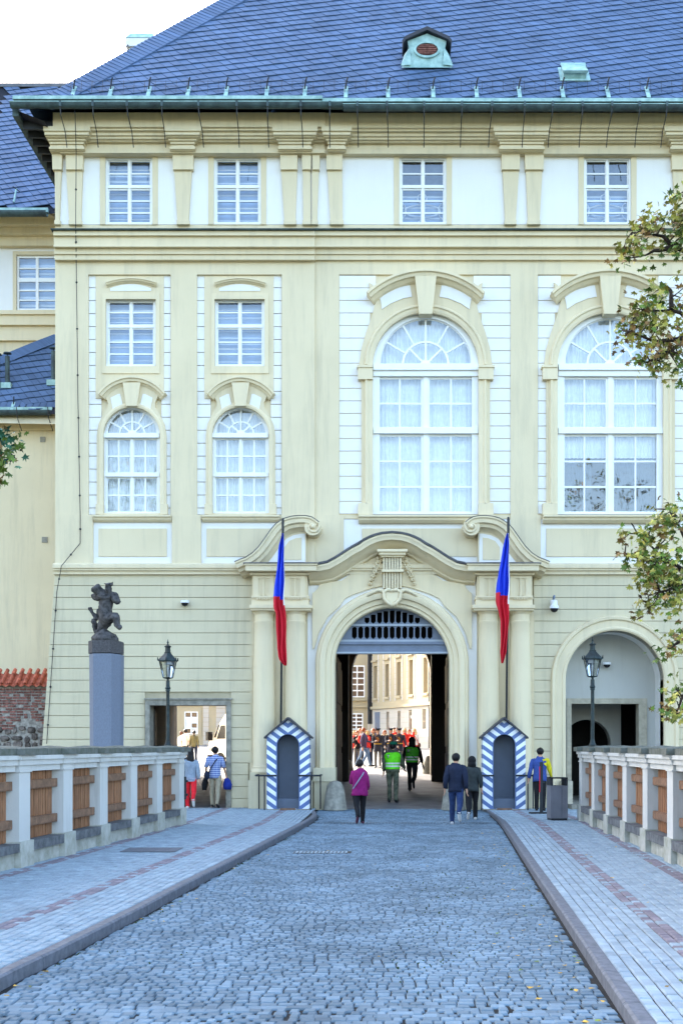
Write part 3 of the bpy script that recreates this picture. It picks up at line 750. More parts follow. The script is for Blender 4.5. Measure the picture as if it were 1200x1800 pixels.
# --- side gate at left with its stone frame and short passage
plate('stone_frame', [(255, 1424), (255, 1230), (406, 1230), (406, 1424)][::-1], [[(263, 1425), (263, 1240), (397, 1240), (397, 1425)][::-1]] if 0 else [], .0, -.01, 'stone', PAL) if 0 else None
b = MB(); pbox(b, 255, 1230, 406, 1240, .12, -.45, 'stone'); pbox(b, 255, 1240, 263, 1424, .12, -.45, 'stone'); pbox(b, 397, 1240, 406, 1424, .12, -.45, 'stone'); pbox(b, 253, 1227.5, 408, 1230, .16, 0, 'stone')
b.obj('stone_frame', PAL)
b = MB()
def slab(b, xa, ya, xb, yb, z0, z1, t, m):
    d = Vector((xb-xa, yb-ya, 0)).normalized(); n_ = Vector((-d.y, d.x, 0))*t
    q = [Vector((xa, ya, 0)), Vector((xb, yb, 0)), Vector((xb, yb, 0))+n_, Vector((xa, ya, 0))+n_]
    b.add([(p.x, p.y, z0) for p in q]+[(p.x, p.y, z1) for p in q], [(0, 1, 2, 3)[::-1], (4, 5, 6, 7), (0, 1, 5, 4), (1, 2, 6, 5), (2, 3, 7, 6), (3, 0, 4, 7)], m)
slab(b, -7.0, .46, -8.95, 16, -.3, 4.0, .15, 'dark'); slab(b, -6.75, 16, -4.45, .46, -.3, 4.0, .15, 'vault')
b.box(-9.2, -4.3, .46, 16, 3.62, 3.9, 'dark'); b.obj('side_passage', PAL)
b = MB(); slab(b, -6.68, .5, -7.35, 4.2, .02, 2.75, .07, 'door_dark'); b.obj('gate_leaf', PAL)
# --- blind arch at right with its doorway
b = MB()
path = XZ([(994, 1423), (994, 1195)]+arc(1080.5, 1195, 86.5, 180, 0, 36)[1:-1]+[(1167, 1195), (1167, 1423)], .1)
b.sweep(path, [(0, -.02), (0, .09), (.04, .12), (.09, .12), (.11, .10), (.28, .10), (.31, .15), (.38, .16), (.41, .10), (.41, 0)], 'cream'); b.obj('arch_ring', PAL, 'auto')
NB = 1.15
def Xn(px): return (px-VX)*(DF+NB)/FOC
def Zn(py): return EYE+(VY-py)*(DF+NB)/FOC
b = MB(); op = archpoly(994, 1167, 1195, 1424, 32); P0 = XZ(op); n = len(P0)
vs = [(x, .01, z) for x, z in P0]+[(x, NB, z) for x, z in P0]
b.add(vs, [((i+1) % n, i, i+n, (i+1) % n+n) for i in range(n) if i != 0], 'white'); b.obj('niche_reveal', PAL, 'auto')
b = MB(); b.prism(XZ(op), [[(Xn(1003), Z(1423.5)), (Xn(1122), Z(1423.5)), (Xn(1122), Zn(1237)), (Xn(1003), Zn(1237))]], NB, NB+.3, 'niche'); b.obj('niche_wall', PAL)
b = MB()
for x0, x1, y0, y1 in ((995.5, 1136, 1228, 1237.5), (995.5, 1003.5, 1237.5, 1424), (1121.5, 1136, 1237.5, 1424)): b.box(Xn(x0), Xn(x1), NB-.07, NB+.35, max(-.05, Zn(y1)), Zn(y0), 'stone_light')
b.obj('door_frame', PAL)
NC = 3.2
def Xc(px): return (px-VX)*(DF+NC)/FOC
def Zc(py): return EYE+(VY-py)*(DF+NC)/FOC
b = MB(); ar = [(Xc(990), 0), (Xc(1073), 0)]+[(Xc(1031.5)+(Xc(1073)-Xc(990))/2*cos(pi*i/20), Zc(1306)+(Zc(1265)-Zc(1306))*sin(pi*i/20)) for i in range(21)]
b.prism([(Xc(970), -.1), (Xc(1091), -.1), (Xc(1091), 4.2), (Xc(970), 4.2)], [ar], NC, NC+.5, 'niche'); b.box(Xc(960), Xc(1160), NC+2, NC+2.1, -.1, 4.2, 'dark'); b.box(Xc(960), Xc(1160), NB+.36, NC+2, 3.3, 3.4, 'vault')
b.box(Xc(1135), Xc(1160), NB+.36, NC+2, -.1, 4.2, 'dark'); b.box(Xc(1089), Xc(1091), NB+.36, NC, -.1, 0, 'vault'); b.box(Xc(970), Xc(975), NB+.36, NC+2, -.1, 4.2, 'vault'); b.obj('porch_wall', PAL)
b = MB(); b.box(Xn(985), Xn(1160), -1.0, NC+2, -.1, .12, 'stone'); b.box(X(983), X(1004), -.25, .25, .02, .75, 'stone_light'); b.obj('door_step', PAL)

# ------------------------------------------------------------------ ROOFS
PITCH = radians(51.5)
def slates(parent, O, u, v, poly, n_single=0, rot=17, a=.255, bsp=.315, lean=33, flip=1, name='slate'):
    """rhombic slates laid in slanting courses on the slope O + s*u + t*v; poly in (s,t)"""
    u = Vector(u).normalized(); v = Vector(v).normalized(); nn = u.cross(v).normalized()
    if nn.z < 0: nn = -nn
    e1 = Vector((cos(radians(rot)), sin(radians(rot)))); e2 = Vector((-sin(radians(lean)), cos(radians(lean))))*bsp/cos(radians(lean-0))*1.0
    e1 = e1*a
    xs = [p[0] for p in poly]; ys = [p[1] for p in poly]
    def inside(s, t):
        c = False; n = len(poly); j = n-1
        for i in range(n):
            if (poly[i][1] > t) != (poly[j][1] > t) and s < (poly[j][0]-poly[i][0])*(t-poly[i][1])/(poly[j][1]-poly[i][1])+poly[i][0]: c = not c
            j = i
        return c
    det = e1.x*e2.y-e1.y*e2.x; lst = []
    diag = math.hypot(max(xs)-min(xs), max(ys)-min(ys)); N = int(diag/min(a, bsp))+3
    for j in range(-N, N):
        for i in range(-N*2, N*2):
            p = e1*i+e2*j+Vector((xs[0]+.013*j, ys[0]))
            c = p+e1*.5+e2*.5
            if min(xs) < c.x < max(xs) and min(ys) < c.y < max(ys) and inside(c.x, c.y): lst.append((c.y, c.x, p))
    lst.sort(key=lambda q: (q[0], q[1]))
    O = Vector(O)
    def W(p, h): return O+u*p.x+v*p.y+nn*h
    def piece(b, p, jit):
        g = e1*.02; hb = .034+jit; ht = .010+jit*.3
        q = [p+g, p+e1*.97, p+e1*.97+e2*.925, p+e2*.925+g]
        c0, c1, c2, c3 = W(q[0], hb), W(q[1], hb*.82), W(q[2], ht), W(q[3], ht)
        l0, l1, l2, l3 = W(q[0], .002), W(q[1], .002), W(q[2], -.004), W(q[3], -.004)
        b.add([c0, c1, c2, c3, l0, l1, l2, l3], [(0, 1, 2, 3), (4, 5, 1, 0), (5, 6, 2, 1), (7, 4, 0, 3)], 'slate')
    if flip < 0: pass
    variants = []
    single = lst[:n_single]; rest = lst[n_single:]
    for k, (_, _, p) in enumerate(single):
        if k < 6:
            b = MB(); piece(b, p, random.uniform(-.006, .012)); o = b.obj(name, parent, world=False); 
            # shift data so that the piece can be shared
            off = O+u*p.x+v*p.y
            for vt in o.data.vertices: vt.co -= off
            o.location = off-(parent.location if parent.type == 'EMPTY' else Vector()); variants.append(o)
        else:
            o = variants[random.randrange(6)].copy(); COL.objects.link(o); o.parent = parent; o.location = O+u*p.x+v*p.y-(parent.location if parent.type == 'EMPTY' else Vector())
    if rest:
        b = MB()
        for _, _, p in rest: piece(b, p, random.uniform(-.006, .012))
        b.obj('slate_field', parent, world=(parent.type == 'EMPTY'), kind='stuff')
def prow(b, O, u, v, s0, s1, t0, h, wd, m='slate', rnd=True):
    """eaves row of round-ended slates"""
    u = Vector(u).normalized(); v = Vector(v).normalized(); nn = u.cross(v).normalized(); nn = nn if nn.z > 0 else -nn
    s = s0; O = Vector(O)
    while s < s1:
        pts = [(s+.01, t0+h), (s+.01, t0+h*.3), (s+wd*.25, t0), (s+wd*.75, t0), (s+wd-.01, t0+h*.3), (s+wd-.01, t0+h)]
        b.add([O+u*x+v*y+nn*(.045 if y < t0+h else .02) for x, y in pts], [tuple(range(6))], m); s += wd
# main roof
EZ = EYE+17.28; EY = -1.0; EXL = -10.13; EXR = X(RX)+1
vv = Vector((0, cos(PITCH), sin(PITCH))); RL = 9.0/cos(PITCH)
hipk = cos(PITCH)                           # plan run of the hip per metre of slope
b = MB()
pl = [(0, 0), (EXR-EXL, 0), (EXR-EXL-RL*hipk, RL), (RL*hipk, RL)]
O = Vector((EXL+.34, EY, EZ))
def onroof(s, t, h=0): return O+Vector((s, 0, 0))+vv*t+Vector((0, -sin(PITCH), cos(PITCH)))*h
top = [onroof(*p, -.03) for p in pl]; b.add(top, [(0, 1, 2, 3)], 'underlay')
bk = 17-EY
q = [O+Vector((0, 0, -.03)), O+Vector((0, 18, -.03)), O+Vector((9, 9, 9*math.tan(PITCH)-.03))]
b.add(q, [(0, 2, 1)], 'slate')
b.add([O+Vector((0, 18, 0)), O+Vector((EXR-EXL, 18, 0)), top[2], top[3]], [(0, 3, 2, 1)], 'slate')
b.add([O+Vector((EXR-EXL, 0, 0)), O+Vector((EXR-EXL, 18, 0)), top[2]], [(0, 1, 2)], 'slate')
ROOF = b.obj('roof', PAL)
# the two roof fittings leave their own footprint
slates(ROOF, O, (1, 0, 0), vv, [(.55, .58), (EXR-EXL-.3, .58), (EXR-EXL-RL*hipk, RL-.05), (RL*hipk+.1, RL-.05)], 300)
b = MB(); prow(b, O, (1, 0, 0), vv, .25, EXR-EXL, .22, .40, .20)
b.obj('eaves_slates', ROOF, kind='stuff')
# hip courses: narrow slates set square to the hip
b = MB(); hv = Vector((hipk, 1)); L = RL*sqrt(1+hipk**2); hv.normalize(); nv = Vector((hv.y, -hv.x)); t = .35
while t < L-.2:
    p0 = hv*t; w1 = .62
    c = [p0-nv*.04, p0+nv*w1+hv*(-.10), p0+nv*w1+hv*.07, p0-nv*.04+hv*.19]
    b.add([onroof(c[0].x, c[0].y, .085), onroof(c[1].x, c[1].y, .06), onroof(c[2].x, c[2].y, .05), onroof(c[3].x, c[3].y, .06),
           onroof(c[0].x, c[0].y, .0), onroof(c[1].x, c[1].y, .0), onroof(c[2].x, c[2].y, .0)], [(0, 1, 2, 3), (4, 5, 1, 0), (5, 6, 2, 1)], 'slate'); t += .165
b.obj('hip_slates', ROOF, kind='stuff')
b = MB()
for t in (1.6, 2.9, 4.2, 5.5, 6.9):
    p0 = hv*t; b.tube([onroof(p0.x, p0.y, .05), onroof(p0.x, p0.y, .2)], .012, 'iron', 5); b.ball(onroof(p0.x, p0.y, .21), .025, 'iron', 6, 4)
b.obj('hip_hooks', ROOF)
# copper drip edge and gutter
b = MB(); b.box(EXL-.02, X(571), EY-.30, EY+.16, EZ+.10, EZ+.19, 'copper'); b.box(X(571), EXR, EY-.27, EY+.16, EZ+.05, EZ+.14, 'copper'); b.obj('drip_edge', ROOF)
def gutter(b, xa, xb, y, z, r=.13, m='copper_dark'):
    seg = 8; vs = []
    for x in (xa, xb):
        for k in range(seg+1):
            a = pi+pi*k/seg; vs.append((x, y+r*cos(a), z+r*sin(a)))
        for k in range(seg+1):
            a = 2*pi-pi*k/seg; vs.append((x, y+(r-.015)*cos(a), z+(r-.015)*sin(a)))
    n = 2*seg+2; b.add(vs, [(k, (k+1) % n, (k+1) % n+n, k+n) for k in range(n)]+[tuple(range(n)), tuple(range(n, 2*n))[::-1]], m)
b = MB(); gutter(b, EXL-.1, X(603, 1), EY-.18, EZ+.03, .125); b.obj('gutter', ROOF)
b = MB(); gutter(b, X(603, 1)+.01, EXR, EY-.15, EZ-.02, .125); b.obj('gutter', ROOF)
b = MB(); b.box(EXL-.1, X(603, 1), EY-.32, EY-.30, EZ+.02, EZ+.04, 'copper'); b.box(X(603, 1), EXR, EY-.29, EY-.27, EZ-.03, EZ-.01, 'copper'); b.obj('gutter_bead', ROOF)
# soffit of the overhanging left side with its ribs
b = MB(); b.add([(EXL, EY, EZ-.05), (EXL, 8, EZ-.05), (X(97)+.0, 8, EZ-.35), (X(97)+.0, EY, EZ-.35)], [(0, 3, 2, 1), (0, 1, 2, 3)], 'booth_roof')
b.box(EXL-.12, EXL+.05, EY, 8, EZ-.2, EZ+.03, 'copper_dark')
k = EY+.4
while k < 8: b.box(EXL+.05, X(97)+.1, k, k+.07, EZ-.35, EZ-.12, 'iron'); k += .45
b.obj('side_eaves', ROOF)
# gutter hooks, thin rods down to the cornice
hx = [108, 165, 225, 286, 350, 417, 471, 529, 580, 628, 680, 745, 811, 864, 921, 970, 1022, 1074, 1122, 1170, 1218, 1266]
for i, px in enumerate(hx):
    b = MB(); x = X(px, 1.2); dx = random.uniform(-.03, .05)+(px-600)*-.00008
    b.tube([(x, -1.33, EZ-.12), (x+dx*.3, -1.30, EZ-.35), (x+dx, -1.0, EZ-.62), (x+dx*1.2, -.84, EZ-.98)], .013, 'iron', 5); b.box(x-.03, x+.03, -1.36, -1.3, EZ-.12, EZ+.02, 'copper_dark')
    b.obj('gutter_hook', ROOF)
# snow guard posts with two wires
sx = [130, 195, 262, 331, 398, 469, 536, 608, 682, 761, 837, 912, 988, 1067, 1137, 1212]
def snow(parent, sx, fn):
    for px in sx:
        s = fn(px); b = MB()
        a0, a1 = onr(s-.05, .62), onr(s+.05, .62)
        b.add([onr(s-.055, .58, .03), onr(s+.055, .58, .03), onr(s+.055, 1.18, .06), onr(s-.055, 1.18, .06), onr(s-.055, .58, .05), onr(s+.055, .58, .05), onr(s+.045, 1.18, .09), onr(s-.045, 1.18, .09)],
              [(0, 1, 2, 3)[::-1], (4, 5, 6, 7), (0, 1, 5, 4), (1, 2, 6, 5), (2, 3, 7, 6), (3, 0, 4, 7)], 'copper')
        b.tube([onr(s-.02, 1.0, .05), onr(s+.02, 1.15, .24), onr(s+.05, 1.22, .3)], .022, 'iron', 5); b.obj('snow_guard_post', parent)
def onr(s, t, h=0): return onroof(s, t, h)
def s_of(px, t=.9):
    y = EY+t*cos(PITCH); return (px-VX)*(DF+y)/FOC-EXL-.34
snow(ROOF, sx, s_of)
b = MB()
for tt, hh in ((1.12, .24), (.98, .17), (.84, .10)): b.tube([onroof(.9, tt, hh), onroof(EXR-EXL-.5, tt, hh)], .006, 'iron', 4)
s = 1.0
while s < EXR-EXL-1: b.tube([onroof(s, .8, .08), onroof(s, 1.14, .25)], .005, 'iron', 4); s += .29
b.obj('snow_guard_wires', ROOF)
# oval dormer vent
def roofpt(px, py):
    # intersect the camera ray with the main slope
    k = (py-VY)/-FOC; t = (k*(DF+EY)-(EZ-EYE))/(sin(PITCH)-k*cos(PITCH)); return s_of(px, t), t
s0, t0 = roofpt(750, 122)
base = onroof(s0, t0, .02); b = MB(); W_ = .62; yf = base.y-.05; zb = base.z+.05
b.prism([(base.x-W_, zb), (base.x+W_, zb), (base.x+W_*.72, zb+.32), (base.x+W_*.86, zb+.62), (base.x+.55, zb+.72), (base.x, zb+.93), (base.x-.55, zb+.72), (base.x-W_*.86, zb+.62), (base.x-W_*.72, zb+.32)], [], yf, yf+.9, 'copper')
b.add([(base.x-W_-.1, yf-.05, zb-.06), (base.x+W_+.1, yf-.05, zb-.06), (base.x+W_+.05, yf+.3, zb+.32), (base.x-W_-.05, yf+.3, zb+.32)], [(0, 1, 2, 3)], 'copper')
for q in (-1, 1): b.add([(base.x+q*(W_+.12), yf-.04, zb), (base.x+q*.45, yf-.06, zb+.02), (base.x+q*.48, yf-.02, zb+.55), (base.x+q*(W_+.02), yf+.3, zb+.5)], [(0, 1, 2, 3)], 'copper')
D = b.obj('dormer_vent', ROOF)
b = MB(); ov = [(base.x+.31*cos(pi*i/12), zb+.46+.18*sin(pi*i/12)) for i in range(24)]; ovo = [(base.x+.37*cos(pi*i/12), zb+.46+.24*sin(pi*i/12)) for i in range(24)]
b.prism(ovo, [ov], yf-.05, yf, 'copper'); b.obj('oval_frame', D) if 0 else None
b2 = MB(); b2.prism(ov, [], yf-.012, yf-.002, 'brick')
for k in range(6): b2.box(base.x-.28+abs(k-2.5)*.03, base.x+.28-abs(k-2.5)*.03, yf-.04, yf-.012, zb+.32+k*.05, zb+.345+k*.05, 'brick')
o = b.obj('oval_frame', ROOF); o = b2.obj('vent_louvres', ROOF)
b = MB(); rp = [(-.68, .60), (-.6, .70), (0, .97), (.6, .70), (.68, .60), (.70, .68), (.6, .80), (0, 1.07), (-.6, .80), (-.70, .68)]
b.prism([(base.x+x, zb+z) for x, z in rp], [], yf-.12, yf+1.0, 'booth_roof'); b.obj('dormer_cap', ROOF)
s0, t0 = roofpt(1010, 140); b = MB()
def rb(b, s0, t0, w_, l_, h0, h1, m):
    c = [onroof(s0-w_, t0, h0), onroof(s0+w_, t0, h0), onroof(s0+w_, t0+l_, h0), onroof(s0-w_, t0+l_, h0), onroof(s0-w_, t0, h1), onroof(s0+w_, t0, h1), onroof(s0+w_, t0+l_, h1*.55), onroof(s0-w_, t0+l_, h1*.55)]
    b.add(c, [(0, 3, 2, 1), (4, 5, 6, 7), (0, 1, 5, 4), (1, 2, 6, 5), (2, 3, 7, 6), (3, 0, 4, 7)], m)
rb(b, s0, t0-.15, .42, .9, .02, .06, 'copper'); rb(b, s0-.02, t0-.05, .32, .62, .05, .26, 'copper'); rb(b, s0-.02, t0-.08, .35, .68, .22, .29, 'copper'); b.obj('roof_hatch', ROOF)
# chimney behind the hip
CY = 7.5; k = (DF+CY)/FOC
def Cx(px): return (px-VX)*k
def Cz(py): return EYE+(VY-py)*k
b = MB(); b.box(Cx(224), Cx(268), CY, CY+1.0, Cz(130), Cz(82), 'court_white'); b.box(Cx(221), Cx(271), CY-.08, CY+1.08, Cz(82), Cz(68), 'white')
b.add([(Cx(221), CY-.1, Cz(68)), (Cx(271), CY-.1, Cz(68)), (Cx(271), CY+1.1, Cz(68)), (Cx(221), CY+1.1, Cz(68)), (Cx(228), CY+.1, Cz(54)), (Cx(268), CY+.1, Cz(54)), (Cx(268), CY+.9, Cz(54)), (Cx(228), CY+.9, Cz(54))],
      [(4, 5, 6, 7), (0, 1, 5, 4), (1, 2, 6, 5), (2, 3, 7, 6), (3, 0, 4, 7)], 'copper'); b.obj('chimney', ROOF)
# lightning conductor down the left corner
wire = [(128, 165, .9), (132, 200, 1.2), (134, 270, .5), (133, 395, .55), (134, 455, .25), (137, 700, .2), (141, 905, .2), (141, 955, .2), (108, 995, .34), (100, 1040, .1), (82, 1308, .1)]
b = MB(); pts = [(X(x, p), -p, Z(y, p)) for x, y, p in wire]; b.tube(pts, .011, 'iron', 5)
k = 0
for i in range(2, len(pts)-1):
    A, B = Vector(pts[i]), Vector(pts[i+1]); n = max(1, int((B-A).length/1.0))
    for j in range(n): b.ball(A+(B-A)*(j+.5)/n, .032, 'iron', 6, 4)
b.obj('lightning_conductor', PAL)

# ------------------------------------------------------------------ SET-BACK WING AT LEFT
LW = thing('palace_wing', 'set-back cream wing at left with slate roof and one white window beside the gate block', 'building', (0, 0, 0))
WY = 6.6; kw = (DF+WY)/FOC
def WX(px): return (px-VX)*kw
def WZ(py): return EYE+(VY-py)*kw
b = MB(); wo = [(WX(29), WZ(545)), (WX(99), WZ(545)), (WX(99), WZ(448)), (WX(29), WZ(448))]
b.prism([(WX(-1500), -2), (WX(104), -2), (WX(104), WZ(380)), (WX(-1500), WZ(380))], [wo], WY, WY+.4, 'cream'); b.obj('wall', LW)
b = MB(); b.prism([(WX(-1500), WZ(550)), (WX(104), WZ(550)), (WX(104), WZ(435)), (WX(-1500), WZ(435))], [[(WX(23), WZ(549)), (WX(105), WZ(549)), (WX(105), WZ(441)), (WX(23), WZ(441))]] if 0 else [wo], WY-.02, WY, 'white'); b.obj('attic_field', LW)
b = MB(); b.prism([(WX(23), WZ(550)), (WX(103), WZ(550)), (WX(103), WZ(442)), (WX(23), WZ(442))], [wo], WY-.04, WY-.02, 'cream'); b.obj('window_surround', LW)
b = MB()
for y0, y1, p in ((385, 396, .8), (396, 408, .6), (408, 420, .4), (420, 436, .22), (550, 557, .28), (557, 572, .2), (572, 575, .24), (575, 600, .12)): b.box(WX(-1500), WX(104), WY-p, WY, WZ(y1), WZ(y0), 'cream_light')
b.obj('cornice', LW)
hs = [[(WX(a), WZ(d)), (WX(c), WZ(d)), (WX(c), WZ(e)), (WX(a), WZ(e))] for a, c in ((33, 62), (67, 96)) for e, d in ((452, 469), (471.5, 487), (494, 508), (510.5, 525), (527.5, 541))]
b = MB(); b.prism(wo, hs, WY+.05, WY+.11, 'sash'); w_ = b.obj('window', LW)
for h in hs: b = MB(); b.add([(x, WY+.09, z) for x, z in h], [(0, 1, 2, 3)], 'glass'); b.obj('pane', w_)
b = MB(); b.box(WX(30), WX(98), WY+.3, WY+.32, WZ(545), WZ(448), 'blind')
for k in range(6): b.box(WX(30), WX(98), WY+.27, WY+.29, WZ(530-k*14), WZ(534-k*14), 'pale_bar')
b.obj('blind', w_)
LEY = 5.4; LO = Vector((WX(-1500), LEY, EZ)); LRL = 5.8/cos(PITCH)
LXR = -7.0
b = MB(); b.add([LO, Vector((LXR, LEY, EZ)), Vector((LXR, LEY+5.8, EZ+5.8*math.tan(PITCH))), LO+vv*LRL], [(0, 1, 2, 3)], 'underlay')
b.add([LO+Vector((0, 11.6, 0)), Vector((LXR, LEY+11.6, EZ)), Vector((LXR, LEY+5.8, EZ+5.8*math.tan(PITCH))), LO+vv*LRL], [(0, 3, 2, 1)], 'slate')
LR = b.obj('roof', LW)
xs0 = WX(-60)-LO.x
slates(LR, LO-Vector((0, .02, -.04)), (1, 0, 0), vv, [(xs0, .3), (LXR-LO.x-.4, .3), (LXR-LO.x-.4, LRL-.1), (xs0, LRL-.1)], 0, name='slate')
slates(LR, LO-Vector((0, .02, -.04)), (1, 0, 0), vv, [(.2, .3), (xs0, .3), (xs0, LRL-.1), (.2, LRL-.1)], 0) if 0 else None
b = MB(); b.box(LO.x, LXR, LEY+5.7, LEY+5.9, EZ+5.8*math.tan(PITCH)-.02, EZ+5.8*math.tan(PITCH)+.12, 'flash'); b.obj('ridge_cap', LR)
b = MB(); gutter(b, LO.x, WX(103), LEY-.15, EZ-.02, .15); b.box(LO.x, WX(103), LEY-.05, LEY+.15, EZ+.03, EZ+.17, 'copper'); b.obj('gutter', LR)
b = MB(); gx = WX(40); P0 = LO+Vector((gx-LO.x, 0, 0))+vv*.5; b.tube([P0+Vector((0, -.05, .1)), P0+Vector((0, .2, .65))], .03, 'copper', 6); b.tube([P0+Vector((-.1, .15, .7)), P0+Vector((.12, .2, .55))], .02, 'iron', 5); b.obj('snow_guard_post', LR)
b = MB(); b.box(WX(-1500), WX(-419), WY, 17, -2, EZ, 'cream'); b.box(WX(-1500), -6, 16.9, 17.2, 3.8, EZ, 'cream'); b.obj('rear_wall', LW)

# ------------------------------------------------------------------ LOW ANNEX AT LEFT
AN = thing('annex_building', 'low cream annex with small slate roof and dark flue pipes left of the gate', 'building', (0, 0, 0))
AY = 3.0; ka = (DF+AY)/FOC
def AX(px): return (px-VX)*ka
def AZ(py): return EYE+(VY-py)*ka
b = MB(); b.box(AX(-330), AX(105), AY, AY+3.5, -3, AZ(742), 'cream'); b.obj('wall', AN)
b = MB(); b.box(AX(-330), AX(105), AY-.12, AY, AZ(757), AZ(742), 'cream'); b.box(AX(71), AX(80), AY-.03, AY, AZ(777), AZ(768), 'stone'); b.box(AX(74), AX(84), AY-.03, AY, AZ(954), AZ(944), 'stone'); b.obj('eaves_band', AN)
AO = Vector((AX(-330), AY-.45, AZ(728)+.02)); ap = radians(50); av = Vector((0, cos(ap), sin(ap)))
def aray(px, py):
    k = -(py-VY)/FOC; t = (k*(DF+AO.y)-(AO.z-EYE))/(sin(ap)-k*cos(ap)); y = AO.y+t*cos(ap); return ((px-VX)*(DF+y)/FOC-AO.x, t)
hp = [aray(97, 592), aray(60, 606), aray(14, 625), aray(-30, 640)]
pa = [(0.05, .0), aray(106, 728), aray(106, 588)]+hp[:1]+hp[1:]+[(0.05, hp[-1][1]*.9)]
b = MB(); vs = [AO+Vector((s, 0, 0))+av*t for s, t in pa]; b.add(vs, [tuple(range(len(vs)))], 'underlay')
b.add([v_+Vector((0, 0, -.3)) for v_ in vs], [tuple(range(len(vs)))[::-1]], 'cream'); AR = b.obj('roof', AN)
pa2 = [(s, t+.22) if t < .5 else (s, t-.12) for s, t in pa]
slates(AR, AO, (1, 0, 0), av, [(aray(-40, 720)[0], .2)]+[pa2[1], pa2[2]]+pa2[3:6]+[(aray(-40, 640)[0], hp[-1][1]-.1)], 130, rot=14, a=.21, bsp=.30)
b = MB()
for i in range(60):
    t = i/59; j = t*(len(hp)-1); a_ = int(min(len(hp)-2, j)); f = j-a_
    s = hp[a_][0]*(1-f)+hp[a_+1][0]*f; tt = hp[a_][1]*(1-f)+hp[a_+1][1]*f; d = Vector((hp[a_+1][0]-hp[a_][0], hp[a_+1][1]-hp[a_][1])).normalized(); n_ = Vector((-d.y, d.x)); 
    if n_.y > 0: n_ = -n_
    p0 = Vector((s, tt)); c = [p0-n_*.03, p0+n_*.42-d*.05, p0+n_*.42+d*.08, p0-n_*.03+d*.14]
    nn = Vector((0, -sin(ap), cos(ap))); wv = lambda q, h: AO+Vector((q.x, 0, 0))+av*q.y+nn*h
    b.add([wv(c[0], .09), wv(c[1], .06), wv(c[2], .05), wv(c[3], .055), wv(c[0], 0), wv(c[1], 0)], [(0, 1, 2, 3), (4, 5, 1, 0)], 'slate')
b.obj('hip_slates', AR, kind='stuff')
b = MB(); prow(b, AO, (1, 0, 0), av, aray(-40, 728)[0], aray(98, 728)[0], .05, .32, .2); b.obj('eaves_slates', AR, kind='stuff')
b = MB(); gutter(b, AO.x, AX(99), AO.y-.13, AO.z-.08, .13); b.box(AO.x, AX(99), AO.y-.02, AO.y+.12, AO.z-.03, AO.z+.07, 'copper'); b.obj('gutter', AR)
for px in (30, 85):
    b = MB(); x = (px-VX)*(DF+AO.y-.2)/FOC; b.tube([(x, AO.y-.27, AO.z), (x+.02, AO.y-.25, AO.z-.3), (x+.05, AO.y+.1, AO.z-.62)], .014, 'iron', 5); b.obj('gutter_hook', AR)
for px, py0, py1 in ((13, 677, 626), (94, 672, 617), (-4, 677, 628)):
    s, t = aray(px, py0); P0 = AO+Vector((s, 0, 0))+av*t; kk = (DF+P0.y)/FOC; h = (py0-py1)*kk
    b = MB(); b.tube([P0-Vector((0, 0, .15)), P0+Vector((0, 0, h))], 4*kk, 'copper_dark', 10); b.tube([P0+Vector((0, 0, h)), P0+Vector((0, 0, h+.1))], .012, 'iron', 5)
    b.lathe([(.13, 0), (.11, .03), (.02, .06)], P0+Vector((0, 0, h+.08)), 'copper_dark', 12); b.box(P0.x-.16, P0.x+.16, P0.y-.2, P0.y+.05, P0.z-.14, P0.z+.03, 'copper'); b.obj('flue_pipe', AN)
for px in (19,):
    s, t = aray(px, 727); P0 = AO+Vector((s, 0, 0))+av*t; b = MB(); b.add([P0+Vector((-.05, 0, .05)), P0+Vector((.05, 0, .05)), P0+av*.45+Vector((.05, 0, .08)), P0+av*.45+Vector((-.05, 0, .08))], [(0, 1, 2, 3)], 'copper'); b.tube([P0+av*.35, P0+av*.45+Vector((0, 0, .25))], .02, 'iron', 5); b.obj('snow_guard_post', AR)

# ------------------------------------------------------------------ OLD WALL WITH PANTILES
OW = thing('boundary_wall', 'old brick and rubble wall capped with red pantiles at the foot of the annex', 'wall', (-11.5, .9, -1))
OY = .9; ko = (DF+OY)/FOC
def OX(px): return (px-VX)*ko
def OZ(py): return EYE+(VY-py)*ko
b = MB(); b.box(OX(-330), OX(86), OY, OY+.5, -2.5, OZ(1204), 'mortar'); wl = b.obj('wall_core', OW)
bw, bh = .205, 4.9*ko; singles = []; rowk = 0; y = 1210; b = MB()
protos = []
while y < 1280:
    x = OX(-60)+(rowk % 2)*bw/2
    while x < OX(84)-bw*.6:
        if y > 1262 and noise.noise(Vector((x*2.1, 3.3, 0))) > (1283-y)*.02-.1: x += bw; continue
        L = bw*random.choice((1, 1, .55)); hx_ = random.uniform(.82, 1.)
        if x+L < OX(86):
            if random.random() < .93:
                if x > OX(-2) and len(singles) < 300:
                    bb = MB(); bb.box(0, L-.022, -random.uniform(.012, .035), .02, 0, bh*.72*hx_, 'brick')
                    if len(protos) < 14: o = bb.obj('brick', OW, world=False); protos.append(o)
                    else: o = random.choice(protos).copy(); COL.objects.link(o)
                    o.parent = OW; o.location = Vector((x, OY, OZ(y+4)))-OW.location; singles.append(o)
                else: b.box(x, x+L-.022, OY-random.uniform(.012, .035), OY+.02, OZ(y+4), OZ(y+4)+bh*.72*hx_, 'brick')
        x += L
    y += 4.9; rowk += 1
b.obj('brickwork', OW, kind='stuff')
random.seed(11)
y = 1277
